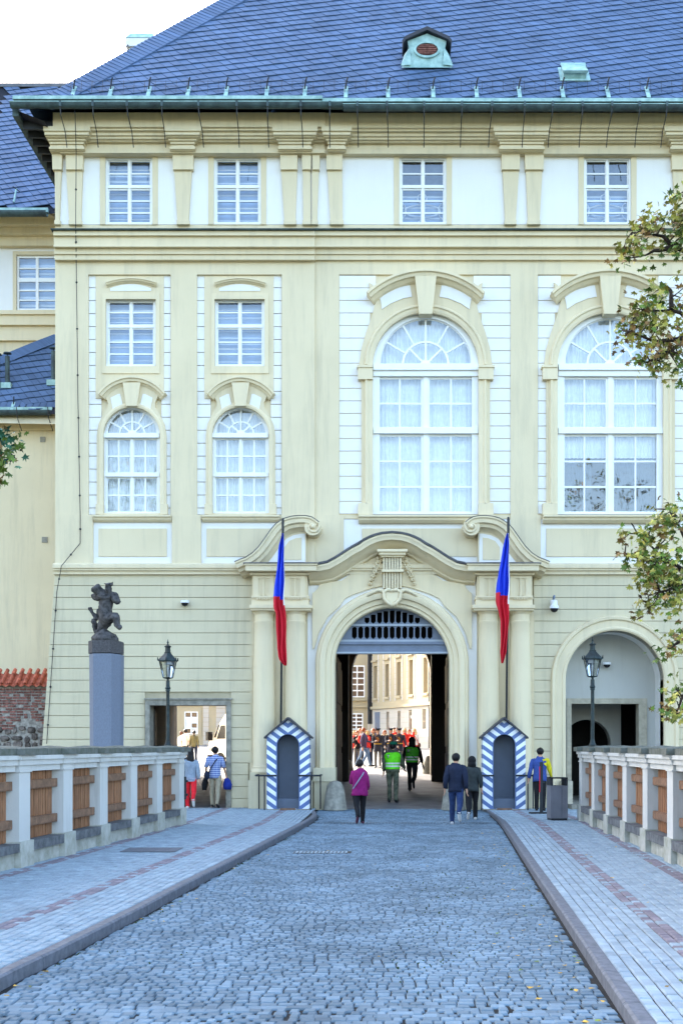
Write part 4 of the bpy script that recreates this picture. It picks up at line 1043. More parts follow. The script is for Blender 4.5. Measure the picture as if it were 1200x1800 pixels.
while y < 1330:
    x = -70
    while x < 80:
        wd = random.uniform(9, 26); hh = random.uniform(9, 15); yy = y+random.uniform(-2, 4)
        n_ = 8; pts = [(x+wd/2+wd*.46*random.uniform(.8, 1.05)*abs(cos(2*pi*i/n_))**.6*(1 if cos(2*pi*i/n_) > 0 else -1), yy+hh/2-hh*.46*random.uniform(.8, 1.05)*abs(sin(2*pi*i/n_))**.6*(1 if sin(2*pi*i/n_) > 0 else -1)) for i in range(n_)]
        bb = MB(); P0 = [(min(OX(a), OX(82)), OZ(c)) for a, c in pts]; cx_ = sum(p[0] for p in P0)/n_; cz_ = sum(p[1] for p in P0)/n_; pr = random.uniform(.03, .07)
        if cx_ < OX(76):
            vs = [(p[0], OY+.01, p[1]) for p in P0]+[(cx_+(p[0]-cx_)*.75, OY-pr, cz_+(p[1]-cz_)*.75) for p in P0]+[(cx_, OY-pr*1.15, cz_)]
            bb.add(vs, [(i, (i+1) % n_, (i+1) % n_+n_, i+n_) for i in range(n_)]+[(i+n_, (i+1) % n_+n_, 2*n_) for i in range(n_)], 'rubble'); bb.obj('stone', OW)
        x += wd*.97
    y += 12.5
# pantile capping: three courses of barrel tiles
def tile_mesh():
    b = MB(); n_ = 8; vs = []
    for t, zz, sc in ((0, 0, 1), (1, .0, .86)):
        for i in range(n_+1):
            a = pi*i/n_; vs.append((-.062*sc*cos(a), t*.27, .085*sin(a)*sc))
    m = len(vs)//2
    b.add(vs, [(i, i+1, i+1+m, i+m) for i in range(m-1)], 'tile')
    return b
tm = tile_mesh(); first = None; x = OX(-60); k = 0
tp = radians(38)
while x < OX(84):
    for r_ in range(3):
        o = first.copy() if first else tm.obj('roof_tile', OW, True, world=False)
        if first: COL.objects.link(o)
        first = first or o; o.parent = OW
        o.rotation_euler = (tp+random.uniform(-.03, .03), 0, random.uniform(-.05, .05)); o.location = Vector((x+random.uniform(-.006, .006), OY-.22+r_*.235*cos(tp), OZ(1206)+.02+r_*.235*sin(tp)+.0))-OW.location
    x += .219
b = MB(); n_ = int((OX(86)-OX(-330))/.0365); vs = []; fs = []
for i in range(n_+1):
    xx = OX(-330)+i*.0365
    for r_ in range(4):
        vs.append((xx, OY-.20+r_*.235*cos(tp)*.9, OZ(1206)-.01+r_*.235*sin(tp)*.9-.03*abs(sin(pi*(xx-OX(-60))/.219))**.5*0-.025*cos(2*pi*(xx-OX(-60))/.219)*-1))
for i in range(n_):
    for r_ in range(3): a_ = i*4+r_; fs.append((a_, a_+4, a_+5, a_+1))
b.add(vs, fs, 'tile'); b.obj('tile_channels', OW, True, kind='stuff')

# ------------------------------------------------------------------ GROUND
random.seed(5)
def ground(name, pts, m, kind='structure'):
    b = MB(); b.add(pts, [tuple(range(len(pts)))], m); o = b.obj(name); o['kind'] = kind; return o
# far ground under everything
b = MB(); b.add([(-600, -300, -4), (600, -300, -4), (600, -45, -4), (-600, -45, -4)], [(0, 1, 2, 3)], 'moat')
b.add([(-600, -45, -4), (-6.2, -45, -4), (-6.0, .3, -3.4), (-600, .3, -3.4)], [(0, 1, 2, 3)], 'moat'); b.add([(5.2, -45, -4), (600, -45, -4), (600, .3, -3.4), (5.2, .3, -3.4)], [(0, 1, 2, 3)], 'moat')
g = b.obj('ground'); g['kind'] = 'structure'
# courtyard and passage floor: rises gently away from the bridge
def cz(y):
    P_ = [(-3, -.1), (0, -.03), (2.2, .05), (8, .20), (16.7, .52), (21, .68), (72, 1.75), (140, 2.0), (700, 2.0)]
    for (a, za), (c, zc) in zip(P_, P_[1:]):
        if y <= c: return za+(zc-za)*(y-a)/(c-a)
    return P_[-1][1]
b = MB(); ys_ = [16.7, 21, 40, 72, 140, 700]
b.add([(x, y, cz(y)) for y in ys_ for x in (-400, 400)], [(2*i, 2*i+1, 2*i+3, 2*i+2) for i in range(len(ys_)-1)], 'court'); o = b.obj('courtyard'); o['kind'] = 'structure'
b = MB(); ys_ = [-.2, 2.2, 8, 16.7]
b.add([(x, y, cz(y)) for y in ys_ for x in (-2.1, 2.15)], [(2*i, 2*i+1, 2*i+3, 2*i+2) for i in range(len(ys_)-1)], 'asphalt')
b.add([(x, y, cz(y)) for y in ys_ for x in (-9.3, -4.3)], [(2*i, 2*i+1, 2*i+3, 2*i+2) for i in range(len(ys_)-1)], 'asphalt'); o = b.obj('passage_floor'); o['kind'] = 'structure'
# kerb lines (inner top edge) in photo pixels on z=0
LK = [G(*p) for p in ((-160, 1785), (0, 1704), (75, 1670), (150, 1634), (240, 1590), (320, 1549), (400, 1510), (470, 1475), (520, 1450), (541, 1439), (549, 1432), (546, 1426), (540, 1421.5))]
RK = [G(*p) for p in ((1178, 1830), (1150, 1796), (1085, 1708), (1010, 1606), (950, 1526), (915, 1478), (896, 1452), (884, 1438), (872, 1429), (862, 1424), (850, 1421.5))]
def xat(line, y):
    for a, c in zip(line, line[1:]):
        if a.y <= y <= c.y: return a.x+(c.x-a.x)*(y-a.y)/(c.y-a.y)
    a, c = (line[0], line[1]) if y < line[0].y else (line[-2], line[-1])
    return a.x+(c.x-a.x)*(y-a.y)/(c.y-a.y) if y < line[0].y else line[-1].x
def lpar(y): return -5.26+(y+16.2)*.077          # inner face of the left parapet
def rpar(y): return 4.10+(y+17.7)*.024
LPE, RPE = -7.0, -5.6                              # where the parapets end
ys_ = [-44, -30, -20, -10, LPE, -6.5, -5.5, -4, -2, -.6, .05]
rz = lambda y: -.1 if y < -3 else -.1+(y+3)*.023
b = MB(); b.add([(x, y, rz(y)-.012) for y in ys_ for x in (-9.5, 9.5)], [(2*i, 2*i+1, 2*i+3, 2*i+2) for i in range(len(ys_)-1)], 'grout')
b.box(-6.9, 5.3, -45, -.05, -4, -.45, 'stone'); ROAD = b.obj('road'); ROAD['kind'] = 'structure'
def pave(name, inner, outer, sgn):
    b = MB(); L = inner; n = len(L)
    Y = [-44]+[p.y for p in L if p.y < -.35]+[.05]; Y = sorted(set(Y))
    vs = []
    for y in Y: vs += [(xat(inner, y), y, -.012), (outer(y), y, -.012)]
    fs = [(2*i, 2*i+1, 2*i+3, 2*i+2) if sgn > 0 else (2*i, 2*i+2, 2*i+3, 2*i+1) for i in range(len(Y)-1)]
    b.add(vs, fs, 'grout'); o = b.obj(name); o['kind'] = 'structure'; return o
LP = pave('left_pavement', LK, lambda y: -6.4 if y < LPE else -13, -1)
RP = pave('right_pavement', RK, lambda y: 5.0 if y < RPE else 12, 1)
# kerb stones, one by one
def kerb(line, sgn, parent):
    pts = []
    for a, c in zip(line, line[1:]):
        n = max(1, int((c-a).length/.25)); pts += [a+(c-a)*i/n for i in range(n)]
    pts.append(line[-1]); acc = [pts[0]]; L = 0; stones = []
    for a, c in zip(pts, pts[1:]):
        L += (c-a).length; acc.append(c)
        if L > 1.0: stones.append(acc); acc = [c]; L = 0
    if len(acc) > 1: stones.append(acc)
    for st in stones:
        b = MB(); vs = []; wdt = .12; n = len(st)
        for i, p in enumerate(st):
            t = (st[min(i+1, n-1)]-st[max(i-1, 0)]).normalized(); q = Vector((-t.y, t.x, 0))*sgn
            pp = p+t*(.006 if i == 0 else -.006 if i == n-1 else 0)
            zr = rz(p.y)-.03; e = pp-q*wdt
            vs += [(pp.x, pp.y, .0), (e.x+q.x*.02, e.y+q.y*.02, .004), (e.x, e.y, -.012), (e.x, e.y, zr)]
        fs = []
        for i in range(n-1):
            for k in range(3):
                f = (4*i+k, 4*i+k+1, 4*i+5+k, 4*i+4+k); fs.append(f[::-1] if sgn < 0 else f)
        fs += [(0, 1, 2, 3), (4*n-4, 4*n-1, 4*n-2, 4*n-3)]
        b.add(vs, fs, 'kerb'); b.obj('kerb_stone', parent)
kerb(LK, 1, LP); kerb(RK, -1, RP)
# stones: pillow blocks, nearest ones single
def stone_geo(b, cx, cy, w_, l_, z, m, rot=0, jz=0, bev=.014, tilt=(0, 0)):
    c_, s_ = cos(rot), sin(rot); vs = []
    for k, (e, h) in enumerate(((0, -.022), (0, -.006), (bev, .004))):
        for sx, sy in ((-1, -1), (1, -1), (1, 1), (-1, 1)):
            x = sx*(w_/2-e)*(1+.03*tilt[0]*sy); y = sy*(l_/2-e)
            vs.append((cx+x*c_-y*s_, cy+x*s_+y*c_, z+h+jz+(tilt[0]*x+tilt[1]*y)*(k == 2)))
    fs = [(0, 1, 5, 4), (1, 2, 6, 5), (2, 3, 7, 6), (3, 0, 4, 7), (4, 5, 9, 8), (5, 6, 10, 9), (6, 7, 11, 10), (7, 4, 8, 11), (8, 9, 10, 11)]
    b.add(vs, fs, m)
def lay(parent, items, zf, single_name, field_name, nsingle, bev=.014, jit=.006):
    """items: (cx, cy, w, l, m, rot)"""
    items.sort(key=lambda q: q[1]); vis = [q for q in items if abs((q[0])*FOC/(q[1]+DF)+86) < 640 and (EYE+.1)*FOC/(q[1]+DF) < 500]
    near = vis[:nsingle]; ids = set(id(q) for q in near); protos = {}
    for q in near:
        L_ = protos.setdefault(q[4], [])
        if len(L_) < 12:
            b = MB(); stone_geo(b, 0, 0, q[2], q[3], 0, q[4], 0, 0, bev, (random.uniform(-.03, .03), random.uniform(-.03, .03))); o = b.obj(single_name, parent, world=False); L_.append(o)
        else: o = random.choice(L_).copy(); COL.objects.link(o)
        o.parent = parent; o.location = (q[0], q[1], zf(q[1])+random.uniform(-jit, jit)); o.rotation_euler = (0, 0, q[5])
    b = MB()
    for q in items:
        if id(q) in ids: continue
        stone_geo(b, q[0], q[1], q[2], q[3], zf(q[1]), q[4], q[5], random.uniform(-jit, jit), bev, (random.uniform(-.03, .03), random.uniform(-.03, .03)))
    o = b.obj(field_name, parent, kind='stuff')
# carriageway cobbles in rough cross rows
items = []; y = -26.6; r_ = 0
while y < -.15:
    l_ = random.uniform(.085, .115); xa = xat(LK, y)+.18; xb = xat(RK, y)-.18
    if y > -2.2: xa, xb = xat(LK, -2.2)+.1, xat(RK, -2.2)-.1
    x = xa+random.uniform(-.05, .02)
    while x < xb-.03:
        w_ = min(random.uniform(.07, .13), xb-x+.03); sk = .035*sin(x*1.1+y*.5)+.008*sin(x*3+y*2.1)
        items.append((x+w_/2, y+l_/2+sk, w_-random.uniform(.004, .015), l_-random.uniform(.003, .010), 'cobble', random.uniform(-.05, .05))); x += w_
    y += l_; r_ += 1
lay(ROAD, items, rz, 'cobble', 'cobbles', 300, .009, .004)
# footway setts: rows along the kerb, with reddish bands
def setts(parent, line, outer, sgn, bands, end):
    items = []; k = 0
    while k < 70:
        off = .058+k*.104; red = any(a <= k <= c for a, c in bands); y = -26.5+random.uniform(0, .1); m0 = 'sett_red' if red else 'sett'
        while y < -.2:
            l_ = random.uniform(.13, .2) if k < 5 else random.uniform(.10, .15)
            x = xat(line, min(y, end))-sgn*.0+(-off if sgn > 0 else off)+(0)
            if y > end: pass
            lim = outer(y)
            if (sgn > 0 and x < lim) or (sgn < 0 and x > lim): y += l_; continue
            m = 'sett' if (red and random.random() < .2) else m0
            slope = (xat(line, min(y, end)+.3)-xat(line, min(y, end)-.3))/.6 if y < end else 0
            items.append((x, y+l_/2, .104-random.uniform(.008, .014), l_-random.uniform(.008, .014), m, -slope if abs(slope) < .5 else 0)); y += l_
        k += 1
    lay(parent, items, lambda y: 0, 'sett', 'setts', 300, .01, .003)
setts(LP, LK, lambda y: (lpar(y)-.1 if y < LPE else -12), 1, [(7, 8), (23, 24)], -6.5)
setts(RP, RK, lambda y: (rpar(y)+.15 if y < RPE else 11), -1, [(6, 7), (16, 17)], -6.5)
# drain grating and steel plate
b = MB(); g0 = G(-0, 0+1310+1, 0) if 0 else None
yy = G(600, 1448, -.1).y
for k in range(58): b.box(-2.1+k*.076, -2.1+k*.076+.05, yy, yy+.10, -.094, -.088, 'iron')
tag(b.obj('slot_drain'), 'thin black slotted drain line across the cobbles in front of the gate', 'drain')
b = MB(); p = G(555, 1500, -.1)
for k in range(14): b.box(p.x-.35+k*.065, p.x-.35+k*.065+.04, p.y-.1, p.y+.25, -.095, -.088, 'sett')
b.box(p.x-.38, p.x+.6, p.y-.13, p.y+.28, -.10, -.093, 'iron'); tag(b.obj('gully_grate'), 'pale ribbed gully grate set in the cobbles mid-road', 'drain cover')
b = MB(); a, c = G(210, 1499), G(328, 1494); b.box(a.x, c.x-.1, a.y, c.y+.25, .008, .014, 'kerb'); tag(b.obj('manhole_cover'), 'grey rectangular metal plate in the left pavement', 'manhole cover')
# fallen leaves
b = MB()
for i in range(170):
    t = random.random()
    if t < .62: y = random.uniform(-26, -8); x = xat(RK, y)-.2-abs(random.gauss(0, .35)); z = rz(y)+.018
    elif t < .8: y = random.uniform(-26, -5); x = xat(RK, y)+random.uniform(.2, 1.7); z = .015
    elif t < .95: y = random.uniform(-25, -12); x = xat(LK, y)+.2+abs(random.gauss(0, .12)); z = rz(y)+.018
    else: y = random.uniform(-25, -12); x = random.uniform(-2, 2); z = rz(y)+.018
    r = random.uniform(.018, .035); a0 = random.uniform(0, 6.3); n = 7
    b.add([(x+r*(1 if k % 2 else .55)*cos(a0+2*pi*k/n), y+r*(1 if k % 2 else .55)*sin(a0+2*pi*k/n), z+random.uniform(0, .012)) for k in range(n)], [tuple(range(n))], random.choice(('fallen', 'fallen', 'fallen', 'leaf_g')))
o = b.obj('fallen_leaves'); tag(o, 'yellow autumn leaves scattered along the kerbs', 'leaves'); o['kind'] = 'stuff'
b = MB()
for i in range(1500):
    y = random.uniform(-26, -9); x = random.choice((random.uniform(-2.7, 1.9), random.gauss(.4, .5), xat(LK, y)+.19)); r = random.uniform(.01, .025); a0 = random.uniform(0, 3)
    if noise.noise(Vector((x*.9, y*.5, 1))) < .02: continue
    b.add([(x-r*cos(a0), y-r*sin(a0), rz(y)-.008), (x+r*cos(a0), y+r*sin(a0), rz(y)-.008), (x+r*.3, y, rz(y)+random.uniform(.006, .02))], [(0, 1, 2)], 'grass')
o = b.obj('joint_moss'); tag(o, 'moss and small grass growing between the road cobbles', 'moss'); o['kind'] = 'stuff'

# ------------------------------------------------------------------ BRIDGE PARAPETS
def parapet(name, label, fx, sgn, yend, ystart, step, H):
    """sgn -1 left, +1 right; piers run back from yend towards the camera"""
    T = thing(name, label, 'parapet', (fx(yend), yend, 0)); ys = []; y = yend
    while y > ystart: ys.append(y); y -= step
    LEN = .42
    def xb(b, y0, y1, in0, out0, z0, z1, m, k=0):
        # in0/out0: distance outwards from the inner face line
        P_ = [(fx(y0)+sgn*in0, y0), (fx(y0)+sgn*out0, y0), (fx(y1)+sgn*out0, y1), (fx(y1)+sgn*in0, y1)]
        v = [(x, y, z0) for x, y in P_]+[(x, y, z1) for x, y in P_]
        f = [(0, 3, 2, 1), (4, 5, 6, 7), (0, 1, 5, 4), (1, 2, 6, 5), (2, 3, 7, 6), (3, 0, 4, 7)]
        if sgn < 0: f = [q[::-1] for q in f]
        b.add(v, f, m)
    for i, y in enumerate(ys):
        b = MB(); xb(b, y-LEN, y, 0, .62, .36, 1.50, 'parapet'); pr = b.obj('pier', T)
        b = MB(); xb(b, y-LEN-.04, y+.04, -.04, .62, -.02, .37, 'footing'); b.obj('pier_foot', T)
        b = MB()
        xb(b, y-LEN-.02, y+.02, -.02, .62, 1.36, 1.385, 'parapet'); xb(b, y-LEN-.03, y+.03, -.03, .62, 1.46, 1.54, 'parapet'); xb(b, y-LEN-.06, y+.06, -.06, .62, 1.54, 1.605, 'parapet'); b.obj('pier_moulding', T)
        b = MB(); xb(b, y-LEN-.10, y+.10, -.12, .72, 1.607, 1.70, 'coping')
        P_ = [(fx(y-LEN-.10)+sgn*-.12, y-LEN-.10), (fx(y-LEN-.10)+sgn*.72, y-LEN-.10), (fx(y+.10)+sgn*.72, y+.10), (fx(y+.10)+sgn*-.12, y+.10)]
        mx_ = (fx(y-.2)+sgn*.3); v = [(x, yy, 1.70) for x, yy in P_]+[(mx_, y-.35, 1.742), (mx_, y-.06, 1.742)]
        f = [(0, 1, 4), (1, 2, 5, 4), (2, 3, 5), (3, 0, 4, 5)]; f = f if sgn > 0 else [q[::-1] for q in f]
        b.add(v, f, 'coping'); b.obj('pier_cap', T)
        if i == len(ys)-1: continue
        y1 = y-LEN; y0 = ys[i+1]                    # bay between pier i and the next pier nearer the camera
        b = MB(); xb(b, y0+.03, y1-.03, .04, .60, 1.37, 1.46, 'parapet'); xb(b, y0+.03, y1-.03, .0, .60, 1.46, 1.54, 'parapet'); xb(b, y0+.06, y1-.06, -.035, .60, 1.54, 1.60, 'parapet'); b.obj('bay_beam', T)
        b = MB(); ym = (y0+y1)/2
        for ya, yb in ((y0+.105, ym-.006), (ym+.006, y1-.105)): xb(b, ya, yb, .0, .66, 1.602, 1.70+random.uniform(-.008, .006), 'coping')
        b.obj('coping_slab', T)
        b = MB(); xb(b, y0+.05, y1-.05, -.03, .60, .22+random.uniform(-.01, .01), .35, 'ledge'); b.obj('ledge_slab', T)
        b = MB(); xb(b, y0+.045, y1-.045, .05, .60, -.02, .218, 'footing'); b.obj('plinth', T)
        # timber casing: upright slats between two rails
        b = MB(); n = 19; ya, yb = y0+.03, y1-.03; wd = (yb-ya)/n
        for k in range(n):
            e = abs(k-(n-1)/2)/((n-1)/2); zt = 1.40-.10*max(0, e-.75)*4*.5; d = random.uniform(-.006, .006)
            xb(b, ya+k*wd+.006, ya+(k+1)*wd-.006, .165+d, .21, .36, zt, 'timber')
        b.obj('slats', T, kind='stuff')
        b = MB(); xb(b, ya, yb, .212, .225, .36, 1.36, 'dark'); b.obj('backing_board', T)
        for z0 in (.55, 1.10):
            b = MB(); xb(b, ya-.02, yb+.02, .09, .158, z0, z0+.13, 'timber_rail'); xb(b, ya+.03, yb-.03, .075, .09, z0+.015, z0+.115, 'timber_rail'); b.obj('rail', T)
    return T
PL = parapet('bridge_parapet', 'left bridge parapet with white piers, mossy coping and brown slatted timber casings', lpar, -1, LPE, -27, 1.8, 1.7)
PR = parapet('bridge_parapet', 'right bridge parapet of white piers beside the litter bin, with timber between them', rpar, 1, RPE, -27, 1.97, 1.7)
# small black latch box on the end pier
b = MB(); xx = lpar(LPE-.1); b.box(xx-.02, xx+.05, LPE-.02, LPE+.03, .55, 1.05, 'iron'); b.ball((xx+.06, LPE+.02, .95), .03, 'iron', 6, 4); b.ball((xx+.06, LPE+.02, .65), .03, 'iron', 6, 4)
tag(b.obj('pier_latch'), 'black iron latch fitting on the end pier of the left parapet', 'latch')

# ------------------------------------------------------------------ LAMPS ON THE PARAPETS
def lamp(loc, label, H, cctv=False):
    T = thing('street_lamp', label, 'street lamp', loc, 'cast iron lamps on the parapet ends')
    b = MB(); s = H/2.4
    b.lathe([(.085, 0), (.085, .03), (.065, .06), (.05, .12), (.045, .2), (.042, 1.18), (.04, 1.30), (.055, 1.32), (.05, 1.35), (.07, 1.38), (.05, 1.42), (.045, 1.56)], (0, 0, 0), 'iron_green', 12)
    o = b.obj('pole', T, 'auto', world=False); o.scale = (s, s, s)
    b = MB(); b.lathe([(.03, 1.54), (.03, 1.60), (.12, 1.62), (.13, 1.64)], (0, 0, 0), 'iron_green', 6); o = b.obj('lantern_base', T, False, world=False); o.scale = (s, s, s)
    b = MB()
    for k in range(6):
        a = 2*pi*(k+.5)/6; b.tube([(.125*cos(a), .125*sin(a), 1.64), (.215*cos(a), .215*sin(a), 2.03)], .011, 'iron_green', 5)
        b.add([(.255*cos(a)-.012, .255*sin(a), 2.04), (.255*cos(a)+.012, .255*sin(a), 2.04), (.262*cos(a), .262*sin(a), 2.14)], [(0, 1, 2)], 'iron_green')
        b.tube([(.235*cos(a), .235*sin(a), 2.03), (.25*cos(a), .25*sin(a), 2.12)], [.016, .004], 'iron_green', 5)
    b.lathe([(.23, 2.02), (.245, 2.04), (.235, 2.06)], (0, 0, 0), 'iron_green', 6); o = b.obj('lantern_frame', T, world=False); o.scale = (s, s, s)
    b = MB()
    for k in range(6):
        a, c = 2*pi*(k+.5)/6, 2*pi*(k+1.5)/6
        b.add([(.122*cos(a), .122*sin(a), 1.65), (.122*cos(c), .122*sin(c), 1.65), (.211*cos(c), .211*sin(c), 2.02), (.211*cos(a), .211*sin(a), 2.02)], [(0, 1, 2, 3)], 'lamp_glass')
    o = b.obj('lantern_glass', T, world=False); o.scale = (s, s, s)
    b = MB(); b.lathe([(.24, 2.05), (.20, 2.10), (.13, 2.17), (.085, 2.22), (.09, 2.24), (.07, 2.25), (.065, 2.36), (.09, 2.375), (.085, 2.39), (.03, 2.42), (.015, 2.46), (.03, 2.48), (.012, 2.51), (.004, 2.56)], (0, 0, 0), 'iron_green', 6); o = b.obj('lantern_roof', T, world=False); o.scale = (s, s, s)
    b = MB(); b.lathe([(.11, 1.95), (.09, 2.02), (.05, 2.04)], (0, 0, 0), 'plastic_white', 12); b.lathe([(.02, 1.64), (.022, 1.86), (.012, 1.9)], (0, 0, 0), 'plastic_white', 8); o = b.obj('burner', T, True, world=False); o.scale = (s, s, s)
    return T
yl = LPE-.22; d = DF+yl; lamp(((295-VX)*d/FOC, yl, 1.735), 'cast iron lantern post on the left parapet, in front of the side gateway', 187*d/FOC*.94)
yr = RPE-.45; d = DF+yr; lamp(((1041-VX)*d/FOC, yr, 1.735), 'cast iron lantern post on the right parapet, in front of the blind arch', 191*d/FOC*.94)

# ------------------------------------------------------------------ SENTRY BOXES
def sentry(px, label):
    p = 1.25; cx = X(px, p); T = thing('sentry_box', label, 'sentry box', (cx, -p, .0), 'striped sentry boxes beside the gate')
    k = (DF-p)/FOC; hw = 37.2*k; dp = .66; zs = 2.0; zp = 2.42; nh = 19.5*k
    arch_ = [(-nh, .04), (nh, .04)]+[(nh*cos(pi*i/16), 1.74+nh*sin(pi*i/16)) for i in range(17)]
    b = MB(); b.prism([(-hw, .03), (hw, .03), (hw, zs), (0, zp), (-hw, zs)], [arch_], 0, .05, 'stripes'); b.box(-hw, -hw+.05, .05, dp, .03, zs-.02, 'stripes'); b.box(hw-.05, hw, .05, dp, .03, zs-.02, 'stripes')
    b.obj('body', T, world=False)
    b = MB(); b.box(-hw+.05, hw-.05, dp-.05, dp, .03, 2.1, 'booth_in'); b.box(-nh-.03, -nh, .05, dp-.05, .03, 1.75, 'booth_in'); b.box(nh, nh+.03, .05, dp-.05, .03, 1.75, 'booth_in')
    vs = [(nh*1.02*cos(pi*i/16), y, 1.74+nh*1.02*sin(pi*i/16)) for y in (.05, dp-.05) for i in range(17)]
    b.add(vs, [(i, i+1, i+18, i+17) for i in range(16)], 'booth_in'); b.box(-nh, nh, .2, dp-.05, .03, .30, 'booth_in'); b.obj('niche', T, world=False)
    b = MB(); v = arch_; b.prism([(x*1.06, z if z > .05 else z) for x, z in arch_], [[(x*.985, z+(.002 if z < .1 else 0)) for x, z in arch_]], -.012, .02, 'booth_edge'); b.obj('arch_trim', T, world=False)
    ex = 41.5*k; b = MB(); sl = (zp+.05-(zs-.07))/ex
    for q in (-1, 1):
        P_ = [(0, zp+.03), (q*ex, zs-.08), (q*ex, zs-.035), (0, zp+.085)]
        if q > 0: P_ = P_[::-1]
        b.prism(P_, [], -.14, dp+.06, 'booth_roof'); b.add([(0, -.13, zp-.02)]*3, [], 'booth_roof')
    b.obj('roof', T, world=False)
    b = MB(); b.box(-hw-.02, hw+.02, -.01, dp+.02, 0, .03, 'stone'); b.box(-.2, .2, -.12, -.01, .0, .05, 'timber_rail'); b.obj('threshold', T, world=False)
    b = MB()
    for q in (-1, 1):
        b.tube([(q*.29, -.12, .93), (q*.57, -.12, .93), (q*.84, -.12, .93), (q*.86, -.05, .93), (q*.86, dp, .93)], .028, 'iron', 6)
        b.tube([(q*.62, -.12, .93), (q*.62, -.12, 0)], .02, 'iron', 6); b.tube([(q*.84, dp-.1, .93), (q*.84, dp-.1, 0)], .02, 'iron', 6)
    b.obj('hand_rail', T, world=False)
sentry(506, 'blue and white striped sentry box left of the arched gate'); sentry(886, 'blue and white striped sentry box right of the arched gate')

# ------------------------------------------------------------------ FLAGS
def flag(pole, rows, split, label):
    p0, p1 = pole; pp = 1.5
    T = thing('flag_pole', label, 'flag', (X(p0[0], pp), -pp, 0), 'flags beside the gate')
    b = MB(); a = (X(p0[0], 1.9), -.95, 0) if 0 else (X(p0[0], .5), -.42, Z(p0[1]+90, .4)); c = (X(p1[0], pp), -pp, Z(p1[1], pp)); b.tube([a, c], .03, 'iron', 8); b.lathe([(.032, 0), (.036, .02), (.036, .5), (.03, .55)], (c[0], c[1], c[2]-.55), 'iron', 8); b.obj('pole', T)
    n = 22; vs = []; fs = []; ms = []; R_ = 44
    def ext(y):
        for (ya, la, ra), (yb, lb, rb_) in zip(rows, rows[1:]):
            if ya <= y <= yb: t = (y-ya)/(yb-ya); return la+(lb-la)*t, ra+(rb_-ra)*t
        return rows[-1][1:]
    y0, y1 = rows[0][0], rows[-1][0]
    for j in range(R_+1):
        y = y0+(y1-y0)*j/R_; l_, r_ = ext(y); wd = (r_-l_)/62.
        for i in range(n+1):
            t = i/n; am = .035+.10*wd; dep = am*sin(t*5*pi+y*.008)+.03*sin(t*9+y*.05)
            tp_ = y; vs.append((X(l_+(r_-l_)*t+.6*sin(y*.09+t*4), pp+.05), -pp-.04+dep+(y-y0)*.0004, Z(tp_, pp)))
    b = MB(); groups = {}
    for j in range(R_):
        y = y0+(y1-y0)*(j+.5)/R_
        for i in range(n):
            t = (i+.5)/n; s_ = split+8*(t-.3)
            m = 'flag_blue' if y < s_ else 'flag_red'
            if t > .93 and y < s_+12: m = 'flag_white'
            groups.setdefault(m, []).append((j*(n+1)+i, j*(n+1)+i+1, (j+1)*(n+1)+i+1, (j+1)*(n+1)+i))
    o0 = len(b.v); b.v += vs
    for m, f in groups.items():
        k = b.mi(m)
        for q in f: b.f.append(q); b.m.append(k)
    b.obj('cloth', T, True)
flag(((493, 1200), (497, 911)), [(938, 496, 498.5), (960, 490, 499), (1000, 485.5, 500), (1045, 480, 500), (1052, 479, 500), (1068, 479, 501), (1078, 484, 502), (1100, 485, 502.5), (1140, 486, 503), (1158, 489, 503), (1170, 499, 503)], 1049, 'blue and red flag hanging furled from the pole left of the gate')
flag(((890, 1200), (893, 909)), [(938, 890, 893), (960, 885, 894.5), (1000, 877, 895), (1042, 872, 895), (1060, 871, 894.5), (1075, 876, 894.5), (1092, 880.5, 894), (1120, 880, 892.5), (1146, 879, 890), (1166, 882, 884)], 1044, 'blue and red flag hanging furled from the pole right of the gate')

# ------------------------------------------------------------------ SMALL STREET THINGS
def cctv(px, py, p, label, kind):
    x, z = X(px, p), Z(py, p); T = thing('security_camera', label, 'security camera', (x, -p, z))
    b = MB()
    if kind == 'dome': b.lathe([(.06, .05), (.115, .045), (.12, 0), (.12, -.02)], (0, -.12, .02), 'plastic_white', 16); b.box(-.05, .05, -.1, 0, -.03, .07, 'plastic_white'); b.obj('housing', T, 'auto', world=False); b = MB(); b.ball((0, -.12, -.005), (.1, .1, .09), 'plastic_black', 12, 8); b.obj('lens_dome', T, True, world=False)
    else:
        b.box(-.09, .09, -.1, 0, .02, .22, 'plastic_white'); b.tube([(0, -.05, .22), (0, -.08, .32), (0, -.2, .33), (0, -.2, .26)], .03, 'grille', 8); b.lathe([(.05, .22), (.085, .2), (.09, .08), (.13, .05), (.13, -.02)], (0, -.2, 0), 'plastic_white', 16); b.obj('housing', T, 'auto', world=False)
        b = MB(); b.ball((0, -.2, -.03), (.11, .11, .10), 'plastic_black', 12, 8); b.obj('lens_dome', T, True, world=False)
cctv(326, 1061, .05, 'small white dome camera on the wall above the side gateway', 'dome')
cctv(972, 1070, .12, 'white dome camera on a bracket, right of the gate columns', 'bracket')
cctv(1065, 1169, -1.1, 'tiny white dome camera inside the blind arch behind the lantern', 'dome')
# guard stones at the gate
def guard(loc, label, s=1., group='guard stones'):
    b = MB(); b.lathe([(.33*s, 0), (.31*s, .15*s), (.27*s, .45*s), (.22*s, .66*s), (.16*s, .76*s), (.05*s, .80*s)], (0, 0, 0), 'stone', 16)
    o = b.obj('guard_stone', None, 'auto'); o.location = loc; tag(o, label, 'guard stone')
g = G(588, 1419, -.02); guard((X(589, .6), -.62, -.03), 'rounded grey guard stone at the left foot of the gate arch'); guard((X(796, .6), -.60, -.03), 'rounded guard stone at the right foot of the gate arch')
guard((X(745, 0)*1.02+.7, 16.9+.3, cz(17)), 'guard stone at the far end of the passage, on its right', 1.0); guard((-1.72, 13.4, cz(13)), 'guard stone inside the passage near its far left end', 1.0)
